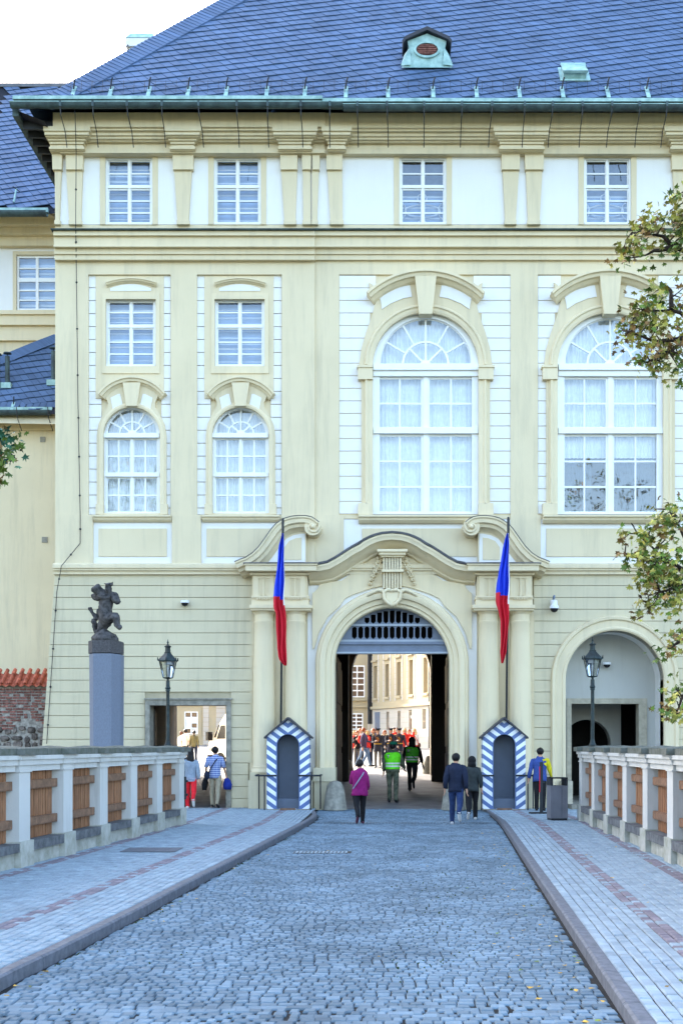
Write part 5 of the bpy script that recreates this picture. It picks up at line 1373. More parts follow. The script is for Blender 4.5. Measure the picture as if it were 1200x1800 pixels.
# litter bin
p = G(981, 1443); T = thing('litter_bin', 'square grey steel litter bin with raised black frame on the right pavement', 'litter bin', (p.x, p.y+.2, 0), rz=.12)
b = MB(); b.box(-.2, .2, -.2, .2, .05, .80, 'bin'); b.box(-.205, .205, -.205, .205, .78, .81, 'bin'); b.obj('body', T, world=False)
b = MB(); b.box(.055, .06, -.204, -.2, .08, .78, 'iron'); b.obj('door_gap', T, world=False)
b = MB(); b.box(-.19, .19, -.19, .19, .0, .05, 'iron'); b.obj('base', T, world=False)
b = MB(); b.box(.15, .2, -.2, .2, .81, 1.0, 'iron'); b.box(-.2, -.15, -.2, .2, .81, 1.0, 'iron'); b.box(-.2, .2, -.2, .2, .97, 1.0, 'iron') ; b.obj('top_frame', T, world=False)
# barrier post on a flat foot
p = G(951, 1431); T = thing('barrier_post', 'slim dark barrier post on a flat bar foot beside the litter bin', 'barrier post', (p.x, p.y, 0))
b = MB(); b.box(-.04, .04, -.03, .03, .03, 1.32, 'iron'); b.obj('post', T, world=False); b = MB(); b.box(-.32, .36, -.05, .05, 0, .045, 'iron'); b.obj('foot', T, world=False)
b = MB(); b.box(-.055, -.035, -.035, -.03, .55, 1.2, 'flag_red'); b.box(.04, .09, -.03, .03, .78, .82, 'iron'); b.obj('tape', T, world=False)

# ------------------------------------------------------------------ FAR SIDE OF THE COURTYARD
C1 = thing('courtyard_building', 'sunlit cream courtyard range with tall brown windows, seen through the gate arch', 'building', (0, 0, 0))
A = Vector((-1.75, 71.5)); Bv = Vector((5.7, 52.0)); dv = (Bv-A).normalized(); nv2 = Vector((dv.y, -dv.x))
if nv2.x > 0: nv2 = -nv2
def wp(s, off, z): q = A+dv*s+nv2*off; return (q.x, q.y, z)
def wbox(b, s0, s1, o0, o1, z0, z1, m):
    v = [wp(s0, o0, z0), wp(s1, o0, z0), wp(s1, o1, z0), wp(s0, o1, z0), wp(s0, o0, z1), wp(s1, o0, z1), wp(s1, o1, z1), wp(s0, o1, z1)]
    b.add(v, [(0, 3, 2, 1)[::-1], (4, 5, 6, 7)[::-1], (0, 1, 5, 4)[::-1], (1, 2, 6, 5)[::-1], (2, 3, 7, 6)[::-1], (3, 0, 4, 7)[::-1]], m)
def s_at(px):
    t = (px-VX)/FOC; s = (t*(DF+A.y)-A.x)/(dv.x-t*dv.y); return s
def z_at(px, py): s = s_at(px); return EYE+(VY-py)*(DF+(A+dv*s).y)/FOC
LW_ = (Bv-A).length; wins = [659.5, 680, 700.5, 722, 747.5]
b = MB(); xs_ = [0]; zb = 1.2; zw0, zw1 = z_at(700, 1223), z_at(700, 1164)
cuts = sorted([(s_at(px)-.42, s_at(px)+.42) for px in wins]); s = 0
for a, c in cuts+[(LW_, LW_)]:
    wbox(b, s, a, 0, -.5, zw0, zw1, 'court_wall'); s = c
wbox(b, 0, LW_, 0, -.5, zw1, 15, 'court_wall'); wbox(b, 0, LW_, 0, -.5, z_at(700, 1242), zw0, 'court_wall')
lw = [(s_at(681), .34), (s_at(701), .34), (s_at(721), .36), (s_at(745), .42)]; lz0, lz1 = z_at(700, 1283), z_at(700, 1250); s = 0
for c_, h in lw+[(LW_, 0)]: wbox(b, s, c_-h, 0, -.5, lz0, lz1, 'court_white'); s = c_+h
wbox(b, 0, LW_, 0, -.5, lz1, z_at(700, 1242), 'court_white'); wbox(b, 0, LW_, 0, -.5, .9, lz0, 'court_white'); b.obj('wall', C1)
for a, c in cuts:
    b = MB(); wbox(b, a, c, -.34, -.36, zw0, zw1, 'brown_glass'); b.obj('window', C1)
    b = MB(); wbox(b, a-.15, c+.15, .12, 0, zw0-.22, zw0-.05, 'court_wall'); b.obj('window_sill', C1)
    for e0, e1 in ((a-.50, a-.24), (c+.24, c+.50)):
        zz = zw0-.4
        while zz < zw1+.6: b = MB(); wbox(b, e0, e1, .03, .0, zz, zz+.42, 'court_white'); b.obj('quoin', C1); zz += .46
    b = MB(); wbox(b, a-.2, c+.2, .2, 0, zw1+.35, zw1+.5, 'court_wall'); b.obj('window_hood', C1)
for i, (c_, h) in enumerate(lw):
    b = MB(); wbox(b, c_-h, c_+h, -.34, -.36, lz0, lz1, 'brown_glass')
    if i == 2: wbox(b, c_-h, c_+h, -.1, -.33, (lz0+lz1)/2+.1, (lz0+lz1)/2+.35, 'court_white'); wbox(b, c_-h, c_+h, -.2, -.33, lz0-1, (lz0+lz1)/2+.1, 'timber')
    b.obj('window', C1)
b = MB(); sd_ = s_at(664); wbox(b, sd_-.75, sd_+.5, .02, -.1, 1.0, z_at(664, 1252), 'grille'); b.obj('door', C1)
b = MB(); wbox(b, 0, LW_, .2, 0, z_at(700, 1244), z_at(700, 1239), 'court_wall'); b.obj('string_course', C1)
zz = 1.9
b = MB()
while zz < z_at(700, 1246)-.3:
    wbox(b, s_at(668), LW_, .012, -.002, zz, zz+.02, 'joint'); zz += .42
b.obj('joint_lines', C1, kind='stuff')
b = MB(); wbox(b, .1, .45, .3, .0, 3.6, 15, 'iron'); wbox(b, .15, .4, .25, .0, z_at(652, 1265), 3.9, 'court_wall'); b.obj('downpipe', C1)
b = MB(); sp_ = s_at(755); wbox(b, sp_, sp_+.12, .12, 0, 1.5, 15, 'iron'); b.obj('downpipe', C1)
b = MB(); wbox(b, LW_-.3, LW_, 0, -10, 1, 15, 'court_wall'); wbox(b, 0, LW_, .4, -.5, 15, 15.6, 'court_wall'); b.obj('cornice', C1)
C2 = thing('courtyard_building', 'cream courtyard front with white multi-pane windows, left of the dark downpipe through the gate', 'building', (0, 0, 0))
CYY = 72.0; kc = (DF+CYY)/FOC
def cxx(px): return (px-VX)*kc
def czz(py): return EYE+(VY-py)*kc
w1 = [(614, 1170, 641, 1226), (614, 1254, 638, 1283)]
def qrect(x0, y0, x1, y1): return [(cxx(x0), czz(y1)), (cxx(x1), czz(y1)), (cxx(x1), czz(y0)), (cxx(x0), czz(y0))]
b = MB(); b.prism([(cxx(575), 1), (cxx(651), 1), (cxx(651), 13.5), (cxx(575), 13.5)], [qrect(*q) for q in w1], CYY, CYY+.4, 'court_wall'); b.obj('wall', C2)
b = MB(); b.box(cxx(575), cxx(651), CYY-.2, CYY, czz(1244), czz(1240), 'court_wall'); b.box(cxx(575), cxx(645), CYY-.25, CYY, czz(1232), czz(1229), 'court_wall'); b.box(cxx(575), cxx(651), CYY-.3, CYY+8, 13.5, 14, 'court_wall'); b.obj('string_course', C2)
for x0, y0, x1, y1 in w1:
    nr = 5 if y1-y0 > 40 else 4
    hs = [qrect(x0+2+(x1-x0-2)/2*i, y0+2+(y1-y0-2)/nr*j, x0+(x1-x0-2)/2*(i+1), y0+(y1-y0-2)/nr*(j+1)) for i in range(2) for j in range(nr)]
    b = MB(); b.prism(qrect(x0, y0, x1, y1), hs, CYY-.03, CYY+.08, 'sash'); w_ = b.obj('window', C2)
    for h in hs: b = MB(); b.add([(x, CYY+.1, z) for x, z in h], [(0, 1, 2, 3)], 'brown_glass'); b.obj('pane', w_)
for k, y0 in enumerate(range(1146, 1305, 9)):
    b = MB(); b.box(cxx(645.5), cxx(650), CYY-.06, CYY, czz(y0+8.4), czz(y0), 'court_white'); b.obj('quoin', C2)
C3 = thing('courtyard_building', 'sunlit cream courtyard front with a white window, seen through the side gateway', 'building', (0, 0, 0))
w1 = [(324, 1251, 348, 1291)]
def cut3(): pass
b = MB(); b.prism([(cxx(250), 1), (cxx(470), 1), (cxx(470), 12), (cxx(250), 12)], [qrect(*q) for q in w1], CYY, CYY+.4, 'court_wall'); b.box(cxx(250), cxx(470), CYY+.4, CYY+8, 1, 12, 'court_wall'); b.obj('wall', C3)
b = MB(); b.prism(qrect(318, 1244, 354, 1294), [qrect(*w1[0])], CYY-.06, CYY, 'court_wall'); b.box(cxx(250), cxx(470), CYY-.2, CYY, czz(1240), czz(1236), 'court_wall'); b.obj('window_surround', C3)
x0, y0, x1, y1 = w1[0]; hs = [qrect(x0+2+(x1-x0-2)/2*i, y0+2+(y1-y0-2)/4*j, x0+(x1-x0-2)/2*(i+1), y0+(y1-y0-2)/4*(j+1)) for i in range(2) for j in range(4)]
b = MB(); b.prism(qrect(x0, y0, x1, y1), hs, CYY-.03, CYY+.08, 'sash'); w_ = b.obj('window', C3)
for h in hs: b = MB(); b.add([(x, CYY+.1, z) for x, z in h], [(0, 1, 2, 3)], 'curtain' if random.random() < .6 else 'brown_glass'); b.obj('pane', w_)
for a, c in ((357, 367), (380, 396)):
    for y0 in range(1238, 1306, 8): b = MB(); b.box(cxx(a), cxx(c), CYY-.06, CYY, czz(y0+7.3), czz(y0), 'court_white'); b.obj('quoin', C3)

# ------------------------------------------------------------------ WHITE VAN IN THE COURTYARD
T = thing('parked_van', 'white high-roof van parked in the sunny courtyard behind the side gateway', 'van', (-8.55, 22.6, cz(21)), rz=radians(-44))
prof = [(0, .45), (.0, .95), (.08, 1.2), (.35, 1.38), (.85, 2.05), (1.3, 2.50), (1.8, 2.66), (6.0, 2.66), (6.05, .4), (5.4, .32), (.3, .32)]
b = MB(); b.prism(prof[::-1], [], 0, 1.95, 'van'); b.obj('body', T, 'auto', world=False)
b = MB(); b.prism([(.68, 1.36), (.98, 1.98), (1.3, 1.98), (1.3, 1.36)][::-1], [], -.012, .01, 'plastic_black'); b.obj('side_window', T, world=False)
b = MB(); b.add([(.36, .06, 1.42), (.36, 1.89, 1.42), (.82, 1.85, 2.05), (.82, .1, 2.05)], [(0, 1, 2, 3)], 'plastic_black'); b.add([(.45, -.01, 1.42), (.62, -.01, 1.42), (.90, -.01, 2.0), (.83, -.01, 2.03)], [(0, 1, 2, 3)], 'plastic_black'); b.obj('windscreen', T, world=False)
b = MB(); b.box(.25, .42, -.32, -.05, 1.28, 1.68, 'plastic_black'); b.obj('wing_mirror', T, world=False)
for wx in (.95, 4.7):
    b = MB(); b.prism([(wx+.36*cos(pi*i/12), .36+.36*sin(pi*i/12)) for i in range(24)], [], -.02, .22, 'tyre'); o = b.obj('wheel', T, world=False)
    b = MB(); b.prism([(wx+.2*cos(pi*i/8), .36+.2*sin(pi*i/8)) for i in range(16)], [], -.03, .0, 'bin'); b.obj('hub', o, world=False)
b = MB(); b.box(-.03, .5, -.01, 1.96, .34, .62, 'plastic_black'); b.box(1.3, 4.4, -.02, .01, .42, .5, 'plastic_black'); b.obj('bumper', T, world=False)
b = MB(); b.box(.02, .3, -.012, .15, .8, .98, 'lamp_glass'); b.obj('headlight', T, world=False)
b = MB(); b.box(2.12, 2.15, -.008, .01, .5, 2.4, 'bin'); b.box(3.6, 3.62, -.008, .01, .5, 2.4, 'bin'); b.box(2.0, 2.12, -.03, .01, 1.15, 1.2, 'plastic_black'); b.obj('door_seam', T, world=False)

# ------------------------------------------------------------------ TREES
random.seed(21)
def leaf_mesh(m, k):
    """five-lobed maple leaf, gently cupped, in its own frame (unit size)"""
    rnd = random.Random(k); pts = []
    prof = [(0, -.50), (.10, -.16), (.46, -.30), (.36, -.04), (.56, .16), (.22, .16), (.0, .58), (-.22, .16), (-.56, .16), (-.36, -.04), (-.46, -.30), (-.10, -.16)]
    vs = [(0, 0, 0)]+[(x*rnd.uniform(.9, 1.1), y*rnd.uniform(.9, 1.1), -.35*(x*x+y*y)+rnd.uniform(-.05, .05)) for x, y in prof]
    fs = [(0, i, i % 12+1) for i in range(1, 13)]
    return vs, fs, m
def inframe(p, marg=0):
    d = p.y+DF
    if d < .5: return False
    px = VX+p.x*FOC/d; py = VY-(p.z-EYE)*FOC/d
    return -marg < px < 1200+marg and -marg < py < 1800+marg
def tree(name, label, base, trunk, clusters, fill, limbs, mats, nsingle, leafsize):
    """clusters: (centre, radii, number); fill: the same, for the crown outside the picture"""
    T = thing(name, label, 'tree', base); rnd = random.Random(len(label))
    b = MB(); b.tube(trunk, [.24-.16*i/(len(trunk)-1) for i in range(len(trunk))], 'bark', 10); b.obj('trunk', T, True)
    leaves = []; tw = MB()
    protos = [leaf_mesh(m, k) for k, m in enumerate(mats)]
    for lb in limbs:
        bb = MB(); n = len(lb); P = []
        for i in range(n-1):
            a, c = Vector(lb[i]), Vector(lb[i+1])
            for j in range(4): P.append(a+(c-a)*j/4+Vector((rnd.uniform(-1, 1), rnd.uniform(-1, 1), rnd.uniform(-1, 1)))*.035*(c-a).length*(j > 0))
        P.append(Vector(lb[-1])); r0 = .085 if (Vector(lb[0])-Vector(lb[-1])).length > 2 else .04
        bb.tube(P, [r0*(1-.85*i/(len(P)-1)) for i in range(len(P))], 'bark', 7); bb.obj('branch', T, True)
    allb = [Vector(p) for lb in limbs for p in lb]+[Vector(p) for p in trunk]
    lim_pts = []
    for lb in limbs:
        for a, c in zip(lb, lb[1:]):
            for j in range(5): lim_pts.append(Vector(a)+(Vector(c)-Vector(a))*j/5)
    lim_pts += [Vector(lb[-1]) for lb in limbs]
    for infr, cl in ((True, clusters), (False, fill)):
        for c, r, n in cl:
            c = Vector(c); nsub = max(2, int(n/13)); done = 0
            for s in range(nsub):
                while True:
                    q = Vector((rnd.uniform(-1, 1), rnd.uniform(-1, 1), rnd.uniform(-1, 1)))
                    if q.length < 1: break
                if rnd.random() < .35: q = q.normalized()*rnd.uniform(.8, 1.02)
                sc = c+Vector((q.x*r[0], q.y*r[1], q.z*r[2]))
                if not infr and inframe(sc, 25): continue
                st = min(lim_pts, key=lambda v: (v-sc).length)
                md = st*.45+sc*.55+Vector((rnd.uniform(-.08, .08), rnd.uniform(-.08, .08), rnd.uniform(-.02, .1)))
                if (st-sc).length < 1.4: tw.tube([st, md, sc], [.012, .008, .003], 'bark', 4, cap=False)
                sub_r = rnd.uniform(.10, .24) if infr else rnd.uniform(.2, .45)
                tone = rnd.random()
                for k in range(int(n/nsub*rnd.uniform(.6, 1.4))):
                    o_ = Vector((rnd.gauss(0, 1), rnd.gauss(0, 1), rnd.gauss(0, .8)))*sub_r*.62; p = sc+o_
                    if not infr and inframe(p, 12): continue
                    if infr and inframe(p) and p.y > -12.5: continue
                    kk = min(len(protos)-1, int(max(0, min(.999, tone*.7+rnd.random()*.45-.05))*len(protos)))
                    sz = leafsize*rnd.uniform(.65, 1.2)
                    yaw = rnd.uniform(0, 6.283); pit = rnd.uniform(.35, 1.5); rol = rnd.uniform(-.6, .6)
                    leaves.append((p, kk, sz, yaw, pit, rol))
    tw.obj('twigs', T, kind='stuff')
    from mathutils import Euler
    vis = [l for l in leaves if inframe(l[0])]; rest = [l for l in leaves if not inframe(l[0])]
    vis.sort(key=lambda l: -l[2]/(l[0].y+DF)); single = vis[:nsingle]; rest += vis[nsingle:]
    meshes = []
    for vs, fs, m in protos: b = MB(); b.add(vs, fs, m); me = bpy.data.meshes.new('leaf'); me.from_pydata(b.v, [], b.f); me.materials.append(M[m]); meshes.append(me)
    for p, kk, sz, yaw, pit, rol in single:
        o = bpy.data.objects.new('leaf', meshes[kk]); COL.objects.link(o); o.parent = T; o.location = p-T.location; o.scale = (sz,)*3; o.rotation_euler = Euler((pit, rol, yaw))
    b = MB()
    for p, kk, sz, yaw, pit, rol in rest:
        R_ = Euler((pit, rol, yaw)).to_matrix(); vs, fs, m = protos[kk]
        b.add([R_@(Vector(v)*sz)+p for v in vs], fs, m)
    b.obj('foliage', T, kind='stuff')
    return T
def PT(px, py, y): d = y+DF; return ((px-VX)*d/FOC, y, EYE+(VY-py)*d/FOC)
def CL(px, py, y, rx, ry, n, rd=.5): k = (y+DF)/FOC; return (PT(px, py, y), (rx*k, rd, ry*k), int(n*1.2))
ty = -17.0
cl = [CL(1165, 398, ty, 42, 26, 150), CL(1200, 355, ty, 22, 22, 70), CL(1118, 425, ty, 26, 18, 80), CL(1120, 448, ty, 12, 7, 24), CL(1195, 430, ty, 22, 30, 90),
      CL(1165, 500, ty, 14, 8, 22), CL(1140, 555, ty, 38, 30, 150), CL(1175, 590, ty, 40, 42, 190), CL(1112, 582, ty, 20, 16, 44), CL(1135, 635, ty, 20, 18, 56), CL(1095, 596, ty, 8, 6, 14), CL(1198, 520, ty, 18, 26, 50), CL(1200, 655, ty, 14, 22, 40), CL(1163, 648, ty, 10, 8, 16),
      CL(1165, 985, ty, 42, 44, 250), CL(1118, 945, ty, 24, 18, 64), CL(1100, 975, ty, 12, 16, 34), CL(1135, 1010, ty, 28, 18, 90), CL(1160, 1045, ty, 24, 26, 110), CL(1180, 915, ty, 26, 26, 100), CL(1160, 893, ty, 8, 5, 10), CL(1140, 1072, ty, 8, 8, 14), CL(1192, 1030, ty, 20, 34, 120),
      CL(1186, 1130, ty, 14, 15, 34), CL(1200, 1110, ty, 8, 12, 20), CL(1190, 1225, ty, 16, 16, 50), CL(1192, 1250, ty, 14, 14, 40), CL(1176, 1208, ty, 6, 6, 10)]
fill = [((6.2, -17, 9), (1.6, 2.2, 2.0), 1100), ((8.2, -16, 11), (3, 3, 2.4), 1500), ((9.5, -17, 7), (2.6, 3.2, 2.6), 1300), ((6.2, -16.8, 4.6), (1.5, 1.6, 1.5), 500), ((8, -13, 8), (2.5, 2, 2.5), 700), ((7.5, -21, 8.5), (2.4, 2.4, 2.6), 900), ((5.3, -25, 8.0), (1.6, 2.2, 1.4), 500)]
tb = Vector((7.9, -15.8, -4.0))
trunk = [(7.9, -15.8, -4.0), (7.85, -15.9, 0), (7.8, -16.0, 3.5), (7.9, -16.1, 6.5), (8.1, -16.2, 9.5), (8.2, -16.2, 11.5)]
limbs = [[(7.85, -16.0, 5.2), (6.0, -16.6, 6.6), PT(1290, 460, ty), PT(1200, 440, ty), PT(1172, 432, ty)], [PT(1178, 436, ty), PT(1150, 440, ty), PT(1128, 450, ty)], [PT(1190, 440, ty), PT(1165, 415, ty), PT(1110, 408, ty)], [PT(1230, 452, ty), PT(1215, 390, ty), PT(1200, 345, ty)],
         [(7.85, -16.0, 4.2), (6.0, -16.6, 5.4), PT(1280, 560, ty), PT(1215, 590, ty), PT(1180, 612, ty)], [PT(1240, 575, ty), PT(1180, 545, ty), PT(1130, 545, ty)], [PT(1200, 595, ty), PT(1150, 600, ty), PT(1105, 582, ty)], [PT(1180, 612, ty), PT(1150, 630, ty), PT(1128, 640, ty)], [PT(1180, 545, ty), PT(1178, 510, ty), PT(1162, 495, ty)],
         [(7.83, -16.0, 2.6), (6.2, -16.6, 3.4), PT(1300, 1030, ty), PT(1200, 1030, ty), PT(1160, 1040, ty)], [PT(1240, 1030, ty), PT(1170, 985, ty), PT(1120, 938, ty)], [PT(1170, 985, ty), PT(1130, 985, ty), PT(1098, 972, ty)], [PT(1240, 1020, ty), PT(1200, 940, ty), PT(1175, 895, ty)], [PT(1215, 1120, ty), PT(1190, 1130, ty), PT(1178, 1140, ty)], [PT(1230, 1180, ty), PT(1200, 1225, ty), PT(1188, 1255, ty)],
         [(7.85, -16.0, 1.9), (6.4, -16.7, 2.4), PT(1290, 1140, ty), PT(1215, 1120, ty)], [(6.4, -16.7, 2.4), PT(1270, 1190, ty), PT(1230, 1180, ty)],
         [(8, -16.1, 7.5), (6.6, -17, 9.5), (5.8, -17.5, 10.5)], [(8, -16.1, 7), (9.8, -17, 8.4), (10.8, -17.5, 9.5)], [(8, -16.1, 6), (8.2, -13.6, 8), (8.0, -12.5, 9)], [(8, -16.1, 6), (7.5, -20, 8), (7.2, -22, 9.5)], [(7.5, -20, 8), (5.8, -24, 8.3), (5.2, -26, 8.4)]]
tree('maple_tree', 'maple with olive and yellowing leaves reaching in from the right edge', tb, trunk, cl, fill, limbs, ['leaf_g', 'leaf_g', 'leaf_y', 'leaf_y', 'leaf_b'], 290, .10)
ty = -17.5
cl = [CL(-8, 775, ty, 20, 16, 60), CL(-4, 800, ty, 20, 18, 60), CL(5, 792, ty, 10, 14, 26), CL(-12, 830, ty, 18, 18, 60)]
fill = [((-8.3, -17, 8.6), (2.6, 3.2, 2.6), 1500), ((-7.6, -20.5, 7.6), (2.0, 2.4, 2.2), 1000), ((-9.5, -14, 8), (2.5, 2.5, 2.5), 900), ((-7.0, -24.5, 8.5), (2.6, 2.8, 2.2), 1100), ((-8.8, -22, 10.5), (3, 3.5, 2), 1300), ((-5.6, -29, 9), (2.6, 3, 1.8), 1100), ((-10.5, -26.5, 8), (3, 3.5, 2.4), 1200), ((-10, -30.5, 10.5), (3.4, 3.5, 2), 1200), ((-12, -22, 13), (3.4, 3.6, 2.2), 1300), ((-13, -27, 13.5), (3.4, 3.6, 2.2), 1300)]
trunk = [(-9.3, -18.5, -4), (-9.25, -18.6, 0), (-9.2, -18.7, 4), (-9.2, -18.9, 7), (-9.3, -19.2, 10)]
limbs = [[(-9.2, -18.7, 3.6), (-7.2, -18, 4.8), PT(-60, 840, ty), PT(-15, 810, ty)], [(-9.2, -18.7, 5), (-8.3, -16.5, 7.5), (-8, -16, 9.5)], [(-9.2, -18.8, 5), (-7.6, -21, 7), (-7, -22, 8.5)], [(-9.2, -18.9, 6), (-7.4, -24, 8), (-5.8, -28.5, 9)], [(-9.2, -18.9, 6.5), (-10.5, -25, 8.5), (-10.6, -29, 10)], [(-9.2, -18.9, 6.5), (-11.5, -22, 10.5), (-13, -26, 13)]]
tree('maple_tree', 'dark green maple with only a leaf tip showing at the left edge', Vector((-9.3, -18.5, -4)), trunk, cl, fill, limbs, ['leaf_t', 'leaf_t', 'leaf_g', 'leaf_b'], 120, .12)

# ------------------------------------------------------------------ STATUE ON ITS PILLAR
STAT_Y = -4.0; ks = (DF+STAT_Y)/FOC
def SP(px, py, dy=0): return Vector(((px-VX)*ks, STAT_Y+dy, EYE+(VY-py)*ks))
T = thing('statue', 'dark weathered stone figure kneeling on a rock atop a tall grey granite pillar', 'statue', (SP(186, 1310).x, STAT_Y, -.2))
def hexprism(b, px, hw, y0, y1, z0, z1, m, taper=1.):
    P_ = [(-hw, -.1), (-hw*.55, -.42), (hw*.62, -.42), (hw, -.05), (hw, .3), (-hw, .3)]
    cx = SP(px, 1310).x; v = [(cx+x*taper, STAT_Y+y, z0) for x, y in P_]+[(cx+x, STAT_Y+y, z1) for x, y in P_]; n = 6
    b.add(v, [tuple(range(n))[::-1], tuple(range(n, 2*n))]+[(i, (i+1) % n, (i+1) % n+n, i+n) for i in range(n)], m)
b = MB(); hexprism(b, 186, 27.3*ks, 0, 0, -.2, SP(0, 1151).z, 'granite', .94); b.obj('pillar', T)
b = MB(); hexprism(b, 185, 28*ks, 0, 0, SP(0, 1151).z+.02, SP(0, 1128).z, 'granite_dark'); b.obj('plinth', T)
PENDING = []
def skin_obj(name, nodes, edges, mats, parent, sub=2, disp=0, dscale=6, world=True):
    """one continuous surface grown over a skeleton; finished in one pass at the end"""
    me = bpy.data.meshes.new(name); me.from_pydata([tuple(n[0]) for n in nodes], edges, []); o = link(name, me, parent, world)
    for m in mats: me.materials.append(M[m] if isinstance(m, str) else m)
    o.modifiers.new('skin', 'SKIN'); o.modifiers['skin'].use_smooth_shade = True
    sv = me.skin_vertices[0].data
    for i, n in enumerate(nodes):
        r = n[1]; sv[i].radius = (r, r) if not isinstance(r, tuple) else r; sv[i].use_root = (i == 0)
    s = o.modifiers.new('sub', 'SUBSURF'); s.levels = sub; s.render_levels = sub
    PENDING.append((o, disp, dscale)); return o
def chain(nodes, edges, start, pts):
    k = start
    for p, r in pts:
        nodes.append((Vector(p), r)); edges.append((k, len(nodes)-1)); k = len(nodes)-1
    return k
u = ks
N = [(SP(182, 1092), 10*u)]; E = []
hip = 0
u = ks*1.22
N[0] = (N[0][0], 13*ks)
t1 = chain(N, E, 0, [(SP(184, 1078), 10*u), (SP(187, 1064), 10.5*u), (SP(186, 1052, -.03), 12*u), (SP(185, 1046, -.03), 9*u)])
nk = chain(N, E, t1, [(SP(178, 1040, -.05), 7*u), (SP(170, 1036, -.08), 9*u), (SP(167, 1030, -.1), 8*u)])            # head thrown back, hair
chain(N, E, t1, [(SP(172, 1050, .05), 8*u), (SP(165, 1048, .1), 7*u), (SP(163, 1042, .1), 5*u)])                    # near shoulder bundle
a1 = chain(N, E, t1, [(SP(192, 1046, -.1), 6.5*u), (SP(193, 1036, -.16), 5*u), (SP(194, 1029, -.17), 5*u), (SP(195, 1026, -.18), 6*u)])
chain(N, E, a1, [(SP(200, 1028, -.18), 3*u)]); chain(N, E, a1, [(SP(188, 1033, -.18), 2.6*u)])
a2 = chain(N, E, t1, [(SP(200, 1050, -.05), 7*u), (SP(205, 1046, -.08), 5*u)]); a3 = chain(N, E, a2-1, [(SP(208, 1056, -.1), 6.5*u), (SP(211, 1062, -.12), 4.5*u)])
l1 = chain(N, E, 0, [(SP(195, 1088, -.12), 8.5*u), (SP(207, 1083, -.2), 8*u), (SP(209, 1092, -.2), 6.5*u), (SP(208, 1102, -.2), 5*u), (SP(212, 1107, -.24), 4.5*u), (SP(219, 1108, -.3), 3.8*u)])
chain(N, E, l1-1, [(SP(215, 1102, -.3), 2.5*u)])
l2 = chain(N, E, 0, [(SP(180, 1100, .05), 7*u), (SP(174, 1108, .08), 5*u), (SP(166, 1110, .1), 3.6*u), (SP(164, 1102, .08), 3.2*u), (SP(166, 1092, .06), 3.4*u)])
sn = chain(N, E, l2, [(SP(168, 1086, .05), 3.2*u), (SP(162, 1078, .04), 3*u), (SP(157, 1070, .03), 2.8*u), (SP(157, 1067, .02), 4*u)])
chain(N, E, l2+1, [(SP(171, 1080, .05), 2.4*u), (SP(173, 1071, .04), 2.6*u)]); chain(N, E, l2, [(SP(160, 1090, 0), 3.4*u)])
chain(N, E, l2-3, [(SP(170, 1118, .05), 3.4*u), (SP(166, 1126, .02), 3*u)])
skin_obj('figure', N, E, ['statue'], T, 2, .028, 9)
b = MB(); rr = [(30, 0, 1.), (29, .15, .95), (24, .28, .85), (17, .40, .7), (10, .52, .5), (5, .58, .3)]
u = ks; zt = SP(0, 1128).z; b.loft([(SP(187-i*.8, 1310).x, STAT_Y-.05, zt+h*.5/.58*.62, r*u*.82, .30*q) for i, (r, h, q) in enumerate(rr)], 'statue', 14)
ro = b.obj('rock', T, True)
for v in ro.data.vertices: v.co += Vector([noise.noise(v.co*5+Vector((k*7, 0, 0))) for k in range(3)])*.05

# ------------------------------------------------------------------ PEOPLE
def cloth(name, col, rough=.85, col2=None, scale=14, kind=None):
    if name in M: return name
    M[name] = mat(name, col, rough, .12, scale, .35, 45, col2=col2, spec=.2)
    return name
def plaid(name, a, bcol):
    m = mat(name, a, .85); n = m.node_tree.nodes; l = m.node_tree.links; bs = n['Principled BSDF']
    tc = n.new('ShaderNodeTexCoord'); outs = []
    for ax, sc in (('X', 26.), ('Z', 17.)):
        sp = n.new('ShaderNodeSeparateXYZ'); l.new(tc.outputs['Object'], sp.inputs[0]); k = n.new('ShaderNodeMath'); k.operation = 'MULTIPLY'; k.inputs[1].default_value = sc; l.new(sp.outputs[ax], k.inputs[0])
        f = n.new('ShaderNodeMath'); f.operation = 'FRACT'; l.new(k.outputs[0], f.inputs[0]); g = n.new('ShaderNodeMath'); g.operation = 'GREATER_THAN'; g.inputs[1].default_value = .62; l.new(f.outputs[0], g.inputs[0]); outs.append(g)
    ad = n.new('ShaderNodeMath'); ad.operation = 'ADD'; l.new(outs[0].outputs[0], ad.inputs[0]); l.new(outs[1].outputs[0], ad.inputs[1])
    mm = n.new('ShaderNodeMath'); mm.operation = 'MULTIPLY'; mm.inputs[1].default_value = .5; l.new(ad.outputs[0], mm.inputs[0])
    mx = n.new('ShaderNodeMix'); mx.data_type = 'RGBA'; l.new(mm.outputs[0], mx.inputs['Factor']); mx.inputs['A'].default_value = a+(1,); mx.inputs['B'].default_value = bcol+(1,)
    l.new(mx.outputs['Result'], bs.inputs['Base Color']); M[name] = m; return name
cloth('navy', (.016, .022, .045)); cloth('denim', (.025, .045, .12)); cloth('light_denim', (.16, .24, .38)); cloth('black_cloth', (.012, .012, .014)); cloth('charcoal', (.035, .042, .042))
cloth('magenta', (.24, .012, .12)); cloth('blue_jacket', (.04, .075, .26)); cloth('yellow_cloth', (.62, .52, .02)); cloth('grey_top', (.26, .31, .38)); cloth('lilac_hem', (.36, .34, .42)); cloth('red_trousers', (.72, .02, .03))
cloth('khaki', (.36, .31, .22)); cloth('camo', (.17, .18, .12), col2=(.02, .03, .022), scale=8); cloth('hi_vis', (.16, .85, .02), .6); cloth('hi_vis_dark', (.09, .52, .03), .6); cloth('reflective', (.75, .77, .72), .4); cloth('uniform', (.035, .037, .06)); cloth('uniform_trousers', (.13, .115, .10))
